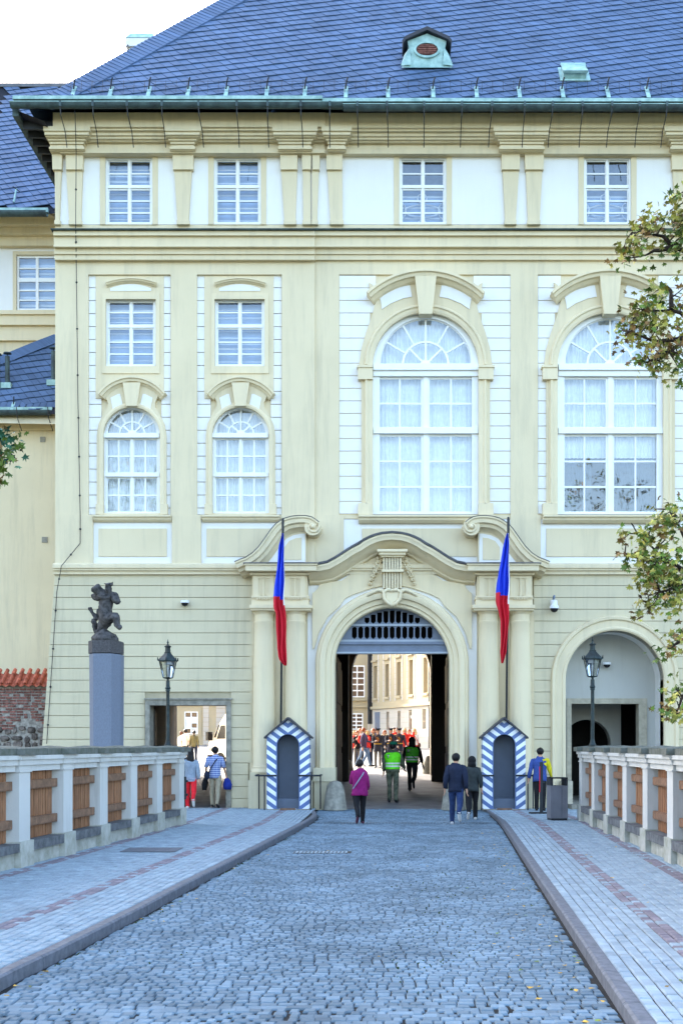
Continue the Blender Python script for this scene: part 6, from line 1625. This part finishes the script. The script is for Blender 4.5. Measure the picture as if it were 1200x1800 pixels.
cloth('beret', (.01, .14, .08)); cloth('gold', (.7, .42, .06), .4); cloth('red_cloth', (.62, .03, .02)); cloth('white_cloth', (.72, .68, .62)); cloth('olive_cloth', (.14, .13, .07)); cloth('purple_cloth', (.10, .07, .13)); cloth('hair_black', (.012, .010, .010), .45); cloth('hair_brown', (.10, .04, .02), .5); cloth('hair_red', (.28, .07, .02), .5); cloth('hair_blond', (.62, .42, .20), .5); cloth('shoe_dark', (.02, .018, .02), .5); cloth('shoe_white', (.62, .60, .58), .5); cloth('shoe_maroon', (.10, .03, .05), .5); cloth('bag_blue', (.02, .04, .28)); cloth('skin_tan', (.42, .22, .14)); cloth('wood_stock', (.14, .05, .02), .4); cloth('gun_metal', (.35, .35, .36), .3)
plaid('plaid_shirt', (.03, .07, .30), (.55, .62, .75))
def person(label, px, y, z, head, h, legs=(12, 0, -12, 18), arms=((8, 6, 12), (8, -6, 12)), top='navy', bottom='denim', shoes='shoe_dark', hair='hair_black', hstyle='short', female=False, fat=1., sleeve=1., hem=.88, lean=0, flare=1., extras=(), face=False, group=None, nod=0, arm_mat=None):
    """head = heading in degrees, 0 walks away from the camera; legs = thigh, knee for left and right; arms = out, forward, elbow"""
    T = thing('person', label, 'person', (0, 0, 0), group); s = h/1.75
    hip = .093; sh = .165 if female else .19; J = {}
    ln = radians(lean)
    def body(p): return Vector((p[0], p[1]+sin(ln)*(p[2]-.95), .95+(p[2]-.95)*cos(ln))) if p[2] > .95 else Vector(p)
    low = 9
    for k, (q, th, kn) in enumerate(((-1, legs[0], legs[1]), (1, legs[2], legs[3]))):
        th, kn = radians(th), radians(kn); H_ = Vector((q*hip, 0, .93)); K = H_+Vector((q*.012, sin(th), -cos(th)))*.43; A_ = K+Vector((0, sin(th-kn), -cos(th-kn)))*.41
        fa = min(0, th-kn)*1.0; toe = A_+Vector((q*.02, .17*cos(fa), .17*sin(fa)-.045)); heel = A_+Vector((0, -.055*cos(fa), -.055*sin(fa)-.05))
        J[k] = (H_, K, A_, toe, heel); low = min(low, toe.z-.03, heel.z-.03)
    off = Vector((0, 0, -low))
    for k in J: J[k] = tuple(p+off for p in J[k])
    def B_(x, yy, zz): return body((x, yy, zz))+off
    AR_ = {}
    for k, (q, (ab, fw, el)) in enumerate(((-1, arms[0]), (1, arms[1]))):
        ab, fw, el = radians(ab), radians(fw), radians(el); S0 = B_(q*sh, 0, 1.43); d1 = Vector((q*sin(ab), sin(fw)*cos(ab), -cos(fw)*cos(ab))).normalized()
        El = S0+d1*.28; f2 = fw+el; inn = .0 if el < 1 else -.55
        d2 = Vector((q*(sin(ab)*.6+inn), sin(f2), -cos(f2))).normalized(); W_ = El+d2*.25; Hd = W_+d2*.085; AR_[k] = (S0, El, W_, Hd, d2, q)
    # --- body, one continuous skin
    N = [(B_(0, 0, 1.0), .10)]; E = []
    ch = chain(N, E, 0, [(B_(0, 0, 1.18), .095), (B_(0, .0, 1.36), .11)]); nkk = chain(N, E, ch, [(B_(0, 0, 1.47), .052), (B_(0, .012, 1.535), .047)])
    nd = radians(nod); hc = B_(0, .02+.05*sin(nd), 1.64)
    jaw = chain(N, E, nkk, [(hc+Vector((0, .02, -.06)), .062), (hc+Vector((0, .0, .0)), .083), (hc+Vector((0, -.005, .055)), .072), (hc+Vector((0, -.005, .085)), .04)])
    chain(N, E, jaw-2, [(hc+Vector((0, .085, -.012)), .02), (hc+Vector((0, .108, -.022)), .013)])
    for q in (-1, 1): chain(N, E, jaw-2, [(hc+Vector((q*.082, -.005, -.0)), .016)])
    for k in (0, 1):
        S0, El, W_, Hd, d2, q = AR_[k]
        w_ = chain(N, E, ch, [(S0*.97+Vector((0, 0, .01)), .055), (El, .040), (W_, .026), (Hd, .033)])
        side = Vector((0, 1, 0)).cross(d2)
        side = side.normalized() if side.length > .1 else Vector((1, 0, 0)); fwd = d2.cross(side).normalized()
        for f, (o_, L) in enumerate(((-.027, .062), (-.009, .075), (.010, .070), (.027, .055))):
            p1 = Hd+fwd*o_+d2*.035; p2 = p1+d2*L*.55+side*(-q)*.012; chain(N, E, w_, [(p1, .0105), (p2, .0095), (p2+d2*L*.4+side*(-q)*.022, .008)])
        chain(N, E, w_-1, [(W_+d2*.03+fwd*.032, .012), (W_+d2*.075+fwd*.052, .010)])
        H_, K, A_, toe, heel = J[k]
        chain(N, E, 0, [(H_, .085), (H_*.5+K*.5, .07), (K, .052), (K*.6+A_*.4, .05), (A_, .034), (A_*.5+toe*.5-Vector((0, 0, .015)), .03), (toe, .022)])
    for i_, n_ in enumerate(N): N[i_] = (n_[0]*s, n_[1]*s)
    skin_obj('body', N, E, ['skin'], T, 1, world=False)
    # --- clothes
    f = fat; g = .93 if female else 1.
    def rings(lst): return [(*(B_(0, yo, zz)*s), rx*s*f*g, ry*s*f) for zz, rx, ry, yo in lst]
    b = MB(); R_ = [(hem, .172*flare, .132*flare, 0), (hem+.07, .17*(.5+.5*flare), .13, 0), (1.05, .158, .118, 0), (1.16, .160, .118, 0), (1.28, .178, .125, 0), (1.36, .186, .126, 0), (1.41, .178, .118, 0), (1.445, .152, .10, 0), (1.475, .115, .085, 0), (1.505, .075, .07, .0), (1.525, .065, .065, .005)]
    b.loft(rings(R_), top, 18)
    if arm_mat is None: arm_mat = top
    for k in (0, 1):
        S0, El, W_, Hd, d2, q = AR_[k]; am = arm_mat[k] if isinstance(arm_mat, (tuple, list)) else arm_mat
        pts = [S0+Vector((-q*.06, 0, .0)), S0+Vector((-q*.008, 0, -.02)), S0*.5+El*.5, El, El*.45+W_*.55, W_]
        rad = [.055, .072, .066, .058, .052, .043]
        if sleeve < .7: pts = pts[:4]; rad = [.075, .078, .068, .062]
        b.tube([p*s for p in pts], [r*s*f**.5 for r in rad], am, 10)
    o = b.obj('top', T, True, world=False)
    for v in o.data.vertices: v.co += Vector([noise.noise(v.co*7+Vector((k*9, len(label), 0))) for k in range(3)])*.03
    b = MB(); b.loft([(*(B_(0, 0, zz)*s), rx*s*f*g, ry*s*f) for zz, rx, ry in ((.82, .13, .095), (.88, .15, .108), (.95, .135, .10), (1.0, .11, .08))], bottom, 16)
    for k in (0, 1):
        H_, K, A_, toe, heel = J[k]; q = -1 if k == 0 else 1
        b.tube([p*s for p in (H_+Vector((-q*.01, 0, .0)), H_*.6+K*.4, K+Vector((0, .005, 0)), K*.55+A_*.45, A_+Vector((0, 0, .02)), A_+Vector((0, .005, -.035)))], [r*s*(f**.5) for r in (.094, .084, .064, .06, .053, .056)], bottom, 12)
    o = b.obj('trousers', T, True, world=False)
    for v in o.data.vertices: v.co += Vector([noise.noise(v.co*8+Vector((k*9, 3, len(label)))) for k in range(3)])*.02
    for k in (0, 1):
        H_, K, A_, toe, heel = J[k]; b = MB(); d = (toe-heel).normalized()
        b.tube([p*s for p in (heel-d*.015, heel+d*.03+Vector((0, 0, .012)), heel*.5+toe*.5+Vector((0, 0, .01)), toe-d*.02, toe+d*.03)], [r*s for r in (.034, .043, .044, .038, .022)], shoes, 10); b.obj('shoe', T, True, world=False)
    # --- hair
    b = MB(); c = hc*s; e = s
    if hstyle in ('short', 'bob', 'long', 'tail'):
        b.ball(c+Vector((0, -.024, .03))*e, (.102*e, .108*e, .105*e), hair, 14, 9)
        if hstyle == 'bob': b.ball(c+Vector((0, -.045, -.02))*e, (.108*e, .085*e, .11*e), hair, 12, 8)
        if hstyle == 'long': b.loft([(c.x, c.y-.06*e, c.z-.42*e, .05*e, .03*e), (c.x, c.y-.085*e, c.z-.30*e, .10*e, .04*e), (c.x, c.y-.075*e, c.z-.12*e, .115*e, .055*e), (c.x, c.y-.04*e, c.z+.02*e, .10*e, .08*e), (c.x, c.y-.02*e, c.z+.1*e, .05*e, .05*e)], hair, 12)
        if hstyle == 'tail': b.loft([(c.x, c.y-.13*e, c.z-.2*e, .02*e, .02*e), (c.x, c.y-.13*e, c.z-.08*e, .035*e, .03*e), (c.x, c.y-.09*e, c.z+.03*e, .03*e, .03*e)], hair, 8)
        o = b.obj('hair', T, True, world=False)
        for v in o.data.vertices: v.co += Vector([noise.noise(v.co*14+Vector((k*9, 3, 0))) for k in range(3)])*.014
    elif hstyle == 'hood': b.ball(c+Vector((0, -.02, .02))*e, (.115*e, .12*e, .125*e), hair, 14, 9); b.loft([(c.x, c.y-.02*e, c.z-.17*e, .12*e, .1*e), (c.x, c.y-.03*e, c.z-.06*e, .108*e, .11*e), (c.x, c.y-.02*e, c.z, .1*e, .1*e)], hair, 12); b.obj('hat', T, True, world=False)
    elif hstyle == 'beret': b.ball(c+Vector((0, -.02, -.01))*e, (.088*e, .095*e, .09*e), 'hair_black', 12, 8); b.obj('hair', T, True, world=False); b = MB(); b.ball(c+Vector((.02, -.005, .07))*e, (.125*e, .13*e, .055*e), 'beret', 14, 8); b.obj('beret', T, True, world=False)
    elif hstyle == 'cap':
        b.loft([(c.x, c.y, c.z+.03*e, .092*e, .1*e), (c.x, c.y, c.z+.07*e, .098*e, .105*e), (c.x, c.y, c.z+.10*e, .125*e, .13*e), (c.x, c.y, c.z+.125*e, .12*e, .125*e), (c.x, c.y, c.z+.13*e, .03*e, .03*e)], 'navy', 14); b.ball(c+Vector((0, .09, .04))*e, (.07*e, .06*e, .012*e), 'plastic_black', 10, 5); b.lathe([(.096*e, 0), (.1*e, .015*e), (.1*e, .03*e), (.097*e, .035*e)], c+Vector((0, 0, .035*e)), 'gold', 14); b.obj('peaked_cap', T, True, world=False)
    if face:
        for q in (-1, 1): b = MB(); b.ball(c+Vector((q*.032, .078, .008))*e, .011*e, 'plastic_black', 6, 5); b.obj('eye', T, world=False)
        b = MB(); b.ball(c+Vector((0, .083, -.055))*e, (.024*e, .008*e, .007*e), 'shoe_maroon', 8, 4); b.obj('mouth', T, world=False)
    for fn in extras: fn(T, B_, s, J, AR_, f)
    d = y+DF; T.location = ((px-VX)*d/FOC, y, z); T.rotation_euler = (0, 0, radians(-head))
    return T
# things worn or carried
def vest(col, band=True, text=True):
    def fn(T, B_, s, J, AR_, f):
        b = MB(); lst = [(.97, .178, .142), (1.03, .176, .14), (1.075, .176, .139), (1.11, .177, .139), (1.155, .178, .139), (1.20, .182, .14), (1.34, .207, .146), (1.42, .19, .128), (1.455, .12, .10)]
        ms = [col, 'reflective', col, 'reflective', col, col, col, col]
        b.loft([(*(B_(0, 0, z_)*s), rx*s*f, ry*s*f) for z_, rx, ry in lst], col, 20, mats=ms, cap=False); b.obj('hi_vis_vest', T, True, world=False)
        b = MB(); c = B_(-.055, -.146, 1.335)*s; b.box(c.x-.085*s, c.x+.085*s, c.y-.012, c.y+.015, c.z-.055*s, c.z+.055*s, 'plastic_black'); pt = b.obj('patch', T, world=False)
        for k, tx in enumerate(('HRADNÍ', 'STRÁŽ')):
            cu = bpy.data.curves.new('lettering', 'FONT'); cu.body = tx; cu.size = .05*s; cu.align_x = 'CENTER'; cu.offset = .0008
            me = bpy.data.meshes.new_from_object(bpy.data.objects.new('lettering', cu)); me.materials.clear(); me.materials.append(M['reflective'])
            o = bpy.data.objects.new('lettering', me); COL.objects.link(o); o.parent = pt; o.location = (c.x, c.y-.0135, c.z+.008-.042*k*s); o.rotation_euler = (pi/2, 0, 0)
        b = MB(); b.tube([B_(-.17, -.03, 1.45)*s, B_(-.08, -.15, 1.3)*s, B_(.10, -.155, 1.1)*s, B_(.18, -.05, .98)*s], .012, 'plastic_black', 5); b.obj('sling', T, world=False) if col == 'hi_vis_dark' else None
    return fn
def strap(m='black_cloth', bag=None, side=1):
    def fn(T, B_, s, J, AR_, f):
        b = MB(); b.tube([B_(side*.13, -.04, 1.47)*s, B_(side*.05, -.15*f, 1.36)*s, B_(-side*.07, -.145*f, 1.18)*s, B_(-side*.19, -.06, .98)*s], .014, m, 5); b.obj('bag_strap', T, world=False)
        if bag: b = MB(); c = B_(-side*.23, -.06, .93)*s; b.ball(c, (.08, .12, .13), bag, 10, 8); tagp = b.obj('shoulder_bag', T, True, world=False)
    return fn
def belt(T, B_, s, J, AR_, f):
    b = MB(); b.loft([(*(B_(0, 0, z_)*s), .167*s, .125*s) for z_ in (1.06, 1.10)], 'gold', 18); b.obj('belt', T, world=False)
    b = MB(); c = B_(0, .126, 1.25)*s; b.box(c.x-.006, c.x+.006, c.y, c.y+.012, c.z-.12, c.z+.15, 'gold')
    for k in range(4): b.tube([B_(.10, .115, 1.38-k*.03)*s, B_(0, .15, 1.33-k*.04)*s, B_(-.05, .13, 1.30-k*.03)*s], .008, 'red_cloth' if k % 2 else 'gold', 4)
    b.obj('aiguillette', T, world=False)
    b = MB()
    for q in (-1, 1): c = B_(q*.19, 0, 1.47)*s; b.ball(c, (.06, .05, .018), 'gold', 8, 5)
    b.obj('epaulettes', T, world=False)
    b = MB(); S0, El, W_, Hd, d2, q = AR_[0]; b.ball(Hd*s, .05*s, 'white_cloth', 8, 6); S0, El, W_, Hd, d2, q = AR_[1]; b.ball(Hd*s, .045*s, 'white_cloth', 8, 6); b.obj('gloves', T, True, world=False)
def rifle(T, B_, s, J, AR_, f):
    Hd = AR_[1][3]*s; b = MB(); top_ = Hd+Vector((.03, -.12, .95)); b.tube([Hd+Vector((0, .02, -.10)), Hd+Vector((0, .0, .12))], [.035, .022], 'wood_stock', 6); b.tube([Hd+Vector((0, 0, .1)), Hd*.35+top_*.65], .018, 'wood_stock', 6); b.tube([Hd*.35+top_*.65, top_], [.012, .004], 'gun_metal', 6); b.obj('rifle', T, world=False)
def pack(m):
    def fn(T, B_, s, J, AR_, f): b = MB(); b.ball(B_(0, -.19, 1.25)*s, (.14, .10, .2), m, 10, 8); b.obj('backpack', T, True, world=False)
    return fn
def tote(T, B_, s, J, AR_, f):
    Hd = AR_[1][3]*s; b = MB(); b.loft([(Hd.x+.02, Hd.y, Hd.z-.34, .11, .05), (Hd.x+.02, Hd.y, Hd.z-.2, .13, .06), (Hd.x+.01, Hd.y, Hd.z-.08, .09, .03), (Hd.x, Hd.y, Hd.z, .02, .015)], 'bag_blue', 10); b.obj('shopping_bag', T, True, world=False)
    Hd = AR_[0][3]*s; b = MB(); b.loft([(Hd.x-.05, Hd.y, Hd.z-.38, .06, .04), (Hd.x-.03, Hd.y, Hd.z-.2, .1, .06), (Hd.x, Hd.y, Hd.z, .04, .03), (Hd.x+.08, Hd.y-.02, Hd.z+.15, .06, .05)], 'black_cloth', 10); b.obj('carried_jacket', T, True, world=False)
def gun(T, B_, s, J, AR_, f):
    b = MB(); a = B_(.20, .05, 1.05)*s; c = AR_[1][3]*s; b.tube([B_(-.2, .1, 1.0)*s, B_(-.12, .15, .86)*s], .03, 'plastic_black', 6); b.tube([c, c+Vector((.03, .05, -.16))], [.03, .022], 'plastic_black', 6); b.obj('carried_radio', T, world=False)
def hem_band(m):
    def fn(T, B_, s, J, AR_, f): b = MB(); b.loft([(*(B_(0, 0, z_)*s), .175*s*f, .137*s*f) for z_ in (.84, .88, .95)], m, 16, cap=False); b.obj('hem', T, True, world=False)
    return fn
def apron_flap(m):
    def fn(T, B_, s, J, AR_, f): b = MB(); b.loft([(*(B_(0, 0, z_)*s), rx*s, ry*s) for z_, rx, ry in ((.74, .20, .16), (.85, .185, .14), (.95, .17, .128), (1.06, .16, .12))], m, 18, cap=False); b.obj('coat_skirt', T, True, world=False)
    return fn
def yback(T, B_, s, J, AR_, f):
    b = MB(); b.add([B_(.07, -.133, 1.45)*s, B_(.17, -.075, 1.46)*s, B_(.19, -.09, 1.25)*s, B_(.12, -.137, 1.3)*s], [(0, 1, 2, 3)[::-1]], 'yellow_cloth'); b.obj('shoulder_panel', T, world=False)
def gy(py, z=-.1): return G(600, py, z).y
person('person in a magenta quilted jacket and dark trousers walking to the gate', 632, gy(1449), -.1, -8, 1.52, legs=(-14, 40, 14, 6), arms=((10, 14, 70), (8, -4, 40)), top='magenta', bottom='black_cloth', shoes='shoe_maroon', hstyle='short', female=True, fat=1.34, hem=.80, flare=1.08, extras=(strap('grey_top', None, 1),), nod=10)
person('person in a navy blazer and blue jeans walking beside a companion in a black hat', 801, gy(1451), -.1, 6, 1.68, legs=(16, 4, -20, 48), arms=((9, -14, 30), (9, -18, 20)), top='navy', bottom='denim', shoes='shoe_white', hem=.84, fat=1.16, nod=8)
person('person in a charcoal jacket and rounded black hat walking beside the navy blazer', 829, gy(1442), -.1, 2, 1.58, legs=(-16, 36, 14, 4), arms=((8, 4, 10), (12, -10, 14)), top='charcoal', bottom='black_cloth', shoes='shoe_white', hair='black_cloth', hstyle='hood', female=True, fat=1.2, hem=.82, flare=1.1)
person('person in a blue jacket with one yellow sleeve standing behind the barrier post', 949, G(950, 1426).y, 0, 10, 1.66, legs=(3, 2, -3, 4), arms=((16, -6, 14), (14, 10, 22)), top='blue_jacket', bottom='black_cloth', hem=.84, fat=1.15, flare=1.1, extras=(yback,), nod=16, arm_mat=('blue_jacket', 'yellow_cloth'))
person('guard in a green beret, bright green vest and camouflage trousers, seen from behind', 690, 2.0, cz(2.0), 4, 1.80, legs=(4, 2, -4, 2), arms=((10, 4, 14), (16, 14, 34)), top='camo', bottom='camo', shoes='shoe_dark', hstyle='beret', fat=1.22, extras=(vest('hi_vis'),))
person('guard in black with a darker green vest striding through the passage', 724, 7.2, cz(7.2), 8, 1.86, legs=(18, 6, -18, 52), arms=((14, -8, 20), (16, 12, 16)), top='black_cloth', bottom='black_cloth', hair='black_cloth', hstyle='hood', fat=1.15, extras=(vest('hi_vis_dark'), gun))
SG = 'soldiers marching out of the courtyard'
for px, y_, lb, lg in ((664, 21.0, 'soldier at the left of the marching rank, rifle on the shoulder, white glove', (12, 2, -10, 16)), (687, 22.2, 'middle soldier of the marching rank, partly hidden by the green beret', (10, 2, -12, 14)), (701.5, 22.0, 'soldier at the right of the marching rank, beside the middle soldier', (12, 4, -10, 18))):
    person(lb, px, y_, cz(y_), 180, 1.80, legs=lg, arms=((14, 14, 30), (6, 6, 95)), top='uniform', bottom='uniform_trousers', hstyle='cap', hem=.84, extras=(belt, rifle, apron_flap('uniform')), face=True, group=SG)
person('person with long black hair, grey top and red trousers entering the side gateway', 335, -.7, 0, -6, 1.62, legs=(12, 2, -18, 44), arms=((8, 6, 20), (10, -10, 8)), top='grey_top', bottom='red_trousers', shoes='shoe_white', hstyle='long', hair='hair_brown' if 0 else 'hair_black', female=True, hem=.86, fat=1.08, extras=(hem_band('lilac_hem'),))
person('person in a blue plaid shirt and khaki trousers entering the side gateway', 378, -.3, .0, 4, 1.68, legs=(8, 3, -8, 12), arms=((14, -4, 40), (14, 0, 30)), top='plaid_shirt', bottom='khaki', sleeve=.5, hem=.86, fat=1.06, extras=(strap('black_cloth', 'navy', 1), tote))
person('person in black behind the woman with red trousers, by the parapet end', 324, .6, .0, 0, 1.62, legs=(6, 2, -6, 8), top='black_cloth', bottom='black_cloth', fat=1.1)
# tourists in the sun
person('person in a black top with reddish hair and sunglasses, watching from the left', 628, 23.0, cz(23), 165, 1.70, legs=(3, 0, -3, 2), arms=((14, 30, 95), (14, 30, 95)), top='black_cloth', bottom='uniform_trousers', hair='hair_red', hstyle='bob', female=True, face=True)
person('person in a purple hooded top and pale jeans walking to the right', 639.5, 22.2, cz(22.2), 105, 1.84, legs=(20, 4, -18, 10), arms=((8, 20, 60), (8, -10, 20)), top='purple_cloth', bottom='light_denim', hair='hair_red', extras=(pack('red_cloth'),))
person('person in pale jeans with a red pack behind the purple top', 646, 23.4, cz(23.4), 60, 1.72, legs=(14, 2, -22, 6), top='red_cloth', bottom='light_denim', shoes='shoe_white', hair='hair_blond', hstyle='bob')
person('person in dark clothes with reddish brown hair beside the left soldier', 656, 23.6, cz(23.6), 175, 1.80, legs=(2, 0, -2, 0), arms=((10, 20, 80), (10, 6, 10)), top='navy', bottom='navy', hair='hair_red', hstyle='bob', face=True)
person('person in red and black raising both hands, behind the right soldier', 711, 25.0, cz(25), 180, 1.80, arms=((60, 50, 110), (60, 50, 110)), top='red_cloth', bottom='charcoal', hair='hair_blond', hstyle='bob', face=True)
person('person with long blond hair, red scarf and pale clothes at the far right', 728, 25.5, cz(25.5), -30, 1.78, top='white_cloth', bottom='white_cloth', hair='hair_blond', hstyle='long', female=True, extras=(strap('red_cloth', 'hair_brown', -1), hem_band('red_cloth')))
person('person in an orange top with fair hair, farthest left of the watching crowd', 622, 24.5, cz(24.5), 170, 1.66, top='red_cloth', bottom='denim', hair='hair_blond', hstyle='bob', female=True, face=True)
person('person in a pale top behind the purple hooded walker', 633, 25.5, cz(25.5), 175, 1.78, top='white_cloth', bottom='black_cloth', hair='hair_red', face=True)
person('person in a dark jacket between the left and middle soldiers', 676, 24.5, cz(24.5), 178, 1.70, top='black_cloth', bottom='navy', hair='hair_red', hstyle='bob', face=True)
person('person in a red top peering over the middle soldier', 693, 25.0, cz(25.0), 185, 1.82, top='red_cloth', bottom='navy', hair='hair_brown', face=True)
person('person in an orange red coat beside the blond onlooker', 719, 26.5, cz(26.5), 180, 1.72, top='red_cloth', bottom='khaki', hair='hair_red', hstyle='bob', female=True, face=True)
person('person in a beige shirt standing in the sun behind the side gateway', 326, 28.0, cz(28), 20, 1.72, top='white_cloth', bottom='black_cloth', hair='hair_black', sleeve=.5)
person('person in an olive jacket with a pony tail beside the white van', 341, 27.5, cz(27.5), -10, 1.66, top='olive_cloth', bottom='navy', hair='hair_black', hstyle='tail', female=True)
person('person in a pale dress at the left edge of the side gateway view', 319, 29.0, cz(29), 10, 1.60, top='white_cloth', bottom='white_cloth', hair='hair_brown', hstyle='bob', female=True, extras=(apron_flap('white_cloth'),))

# ------------------------------------------------------------------ grow all skins in one pass
bpy.context.view_layer.update()
dg = bpy.context.evaluated_depsgraph_get(); done = []
for o, disp, ds in PENDING:
    me = bpy.data.meshes.new_from_object(o.evaluated_get(dg)); done.append((o, me, disp, ds))
for o, me, disp, ds in done:
    ms = [m for m in o.data.materials]; o.modifiers.clear(); o.data = me
    me.materials.clear()
    for m in ms: me.materials.append(m)
    me.polygons.foreach_set('material_index', [0]*len(me.polygons)); me.polygons.foreach_set('use_smooth', [True]*len(me.polygons))
    if disp:
        nor = [v.normal.copy() for v in me.vertices]
        for v, n_ in zip(me.vertices, nor): v.co += n_*disp*(noise.noise(v.co*ds)+.6*noise.noise(v.co*ds*2.3))
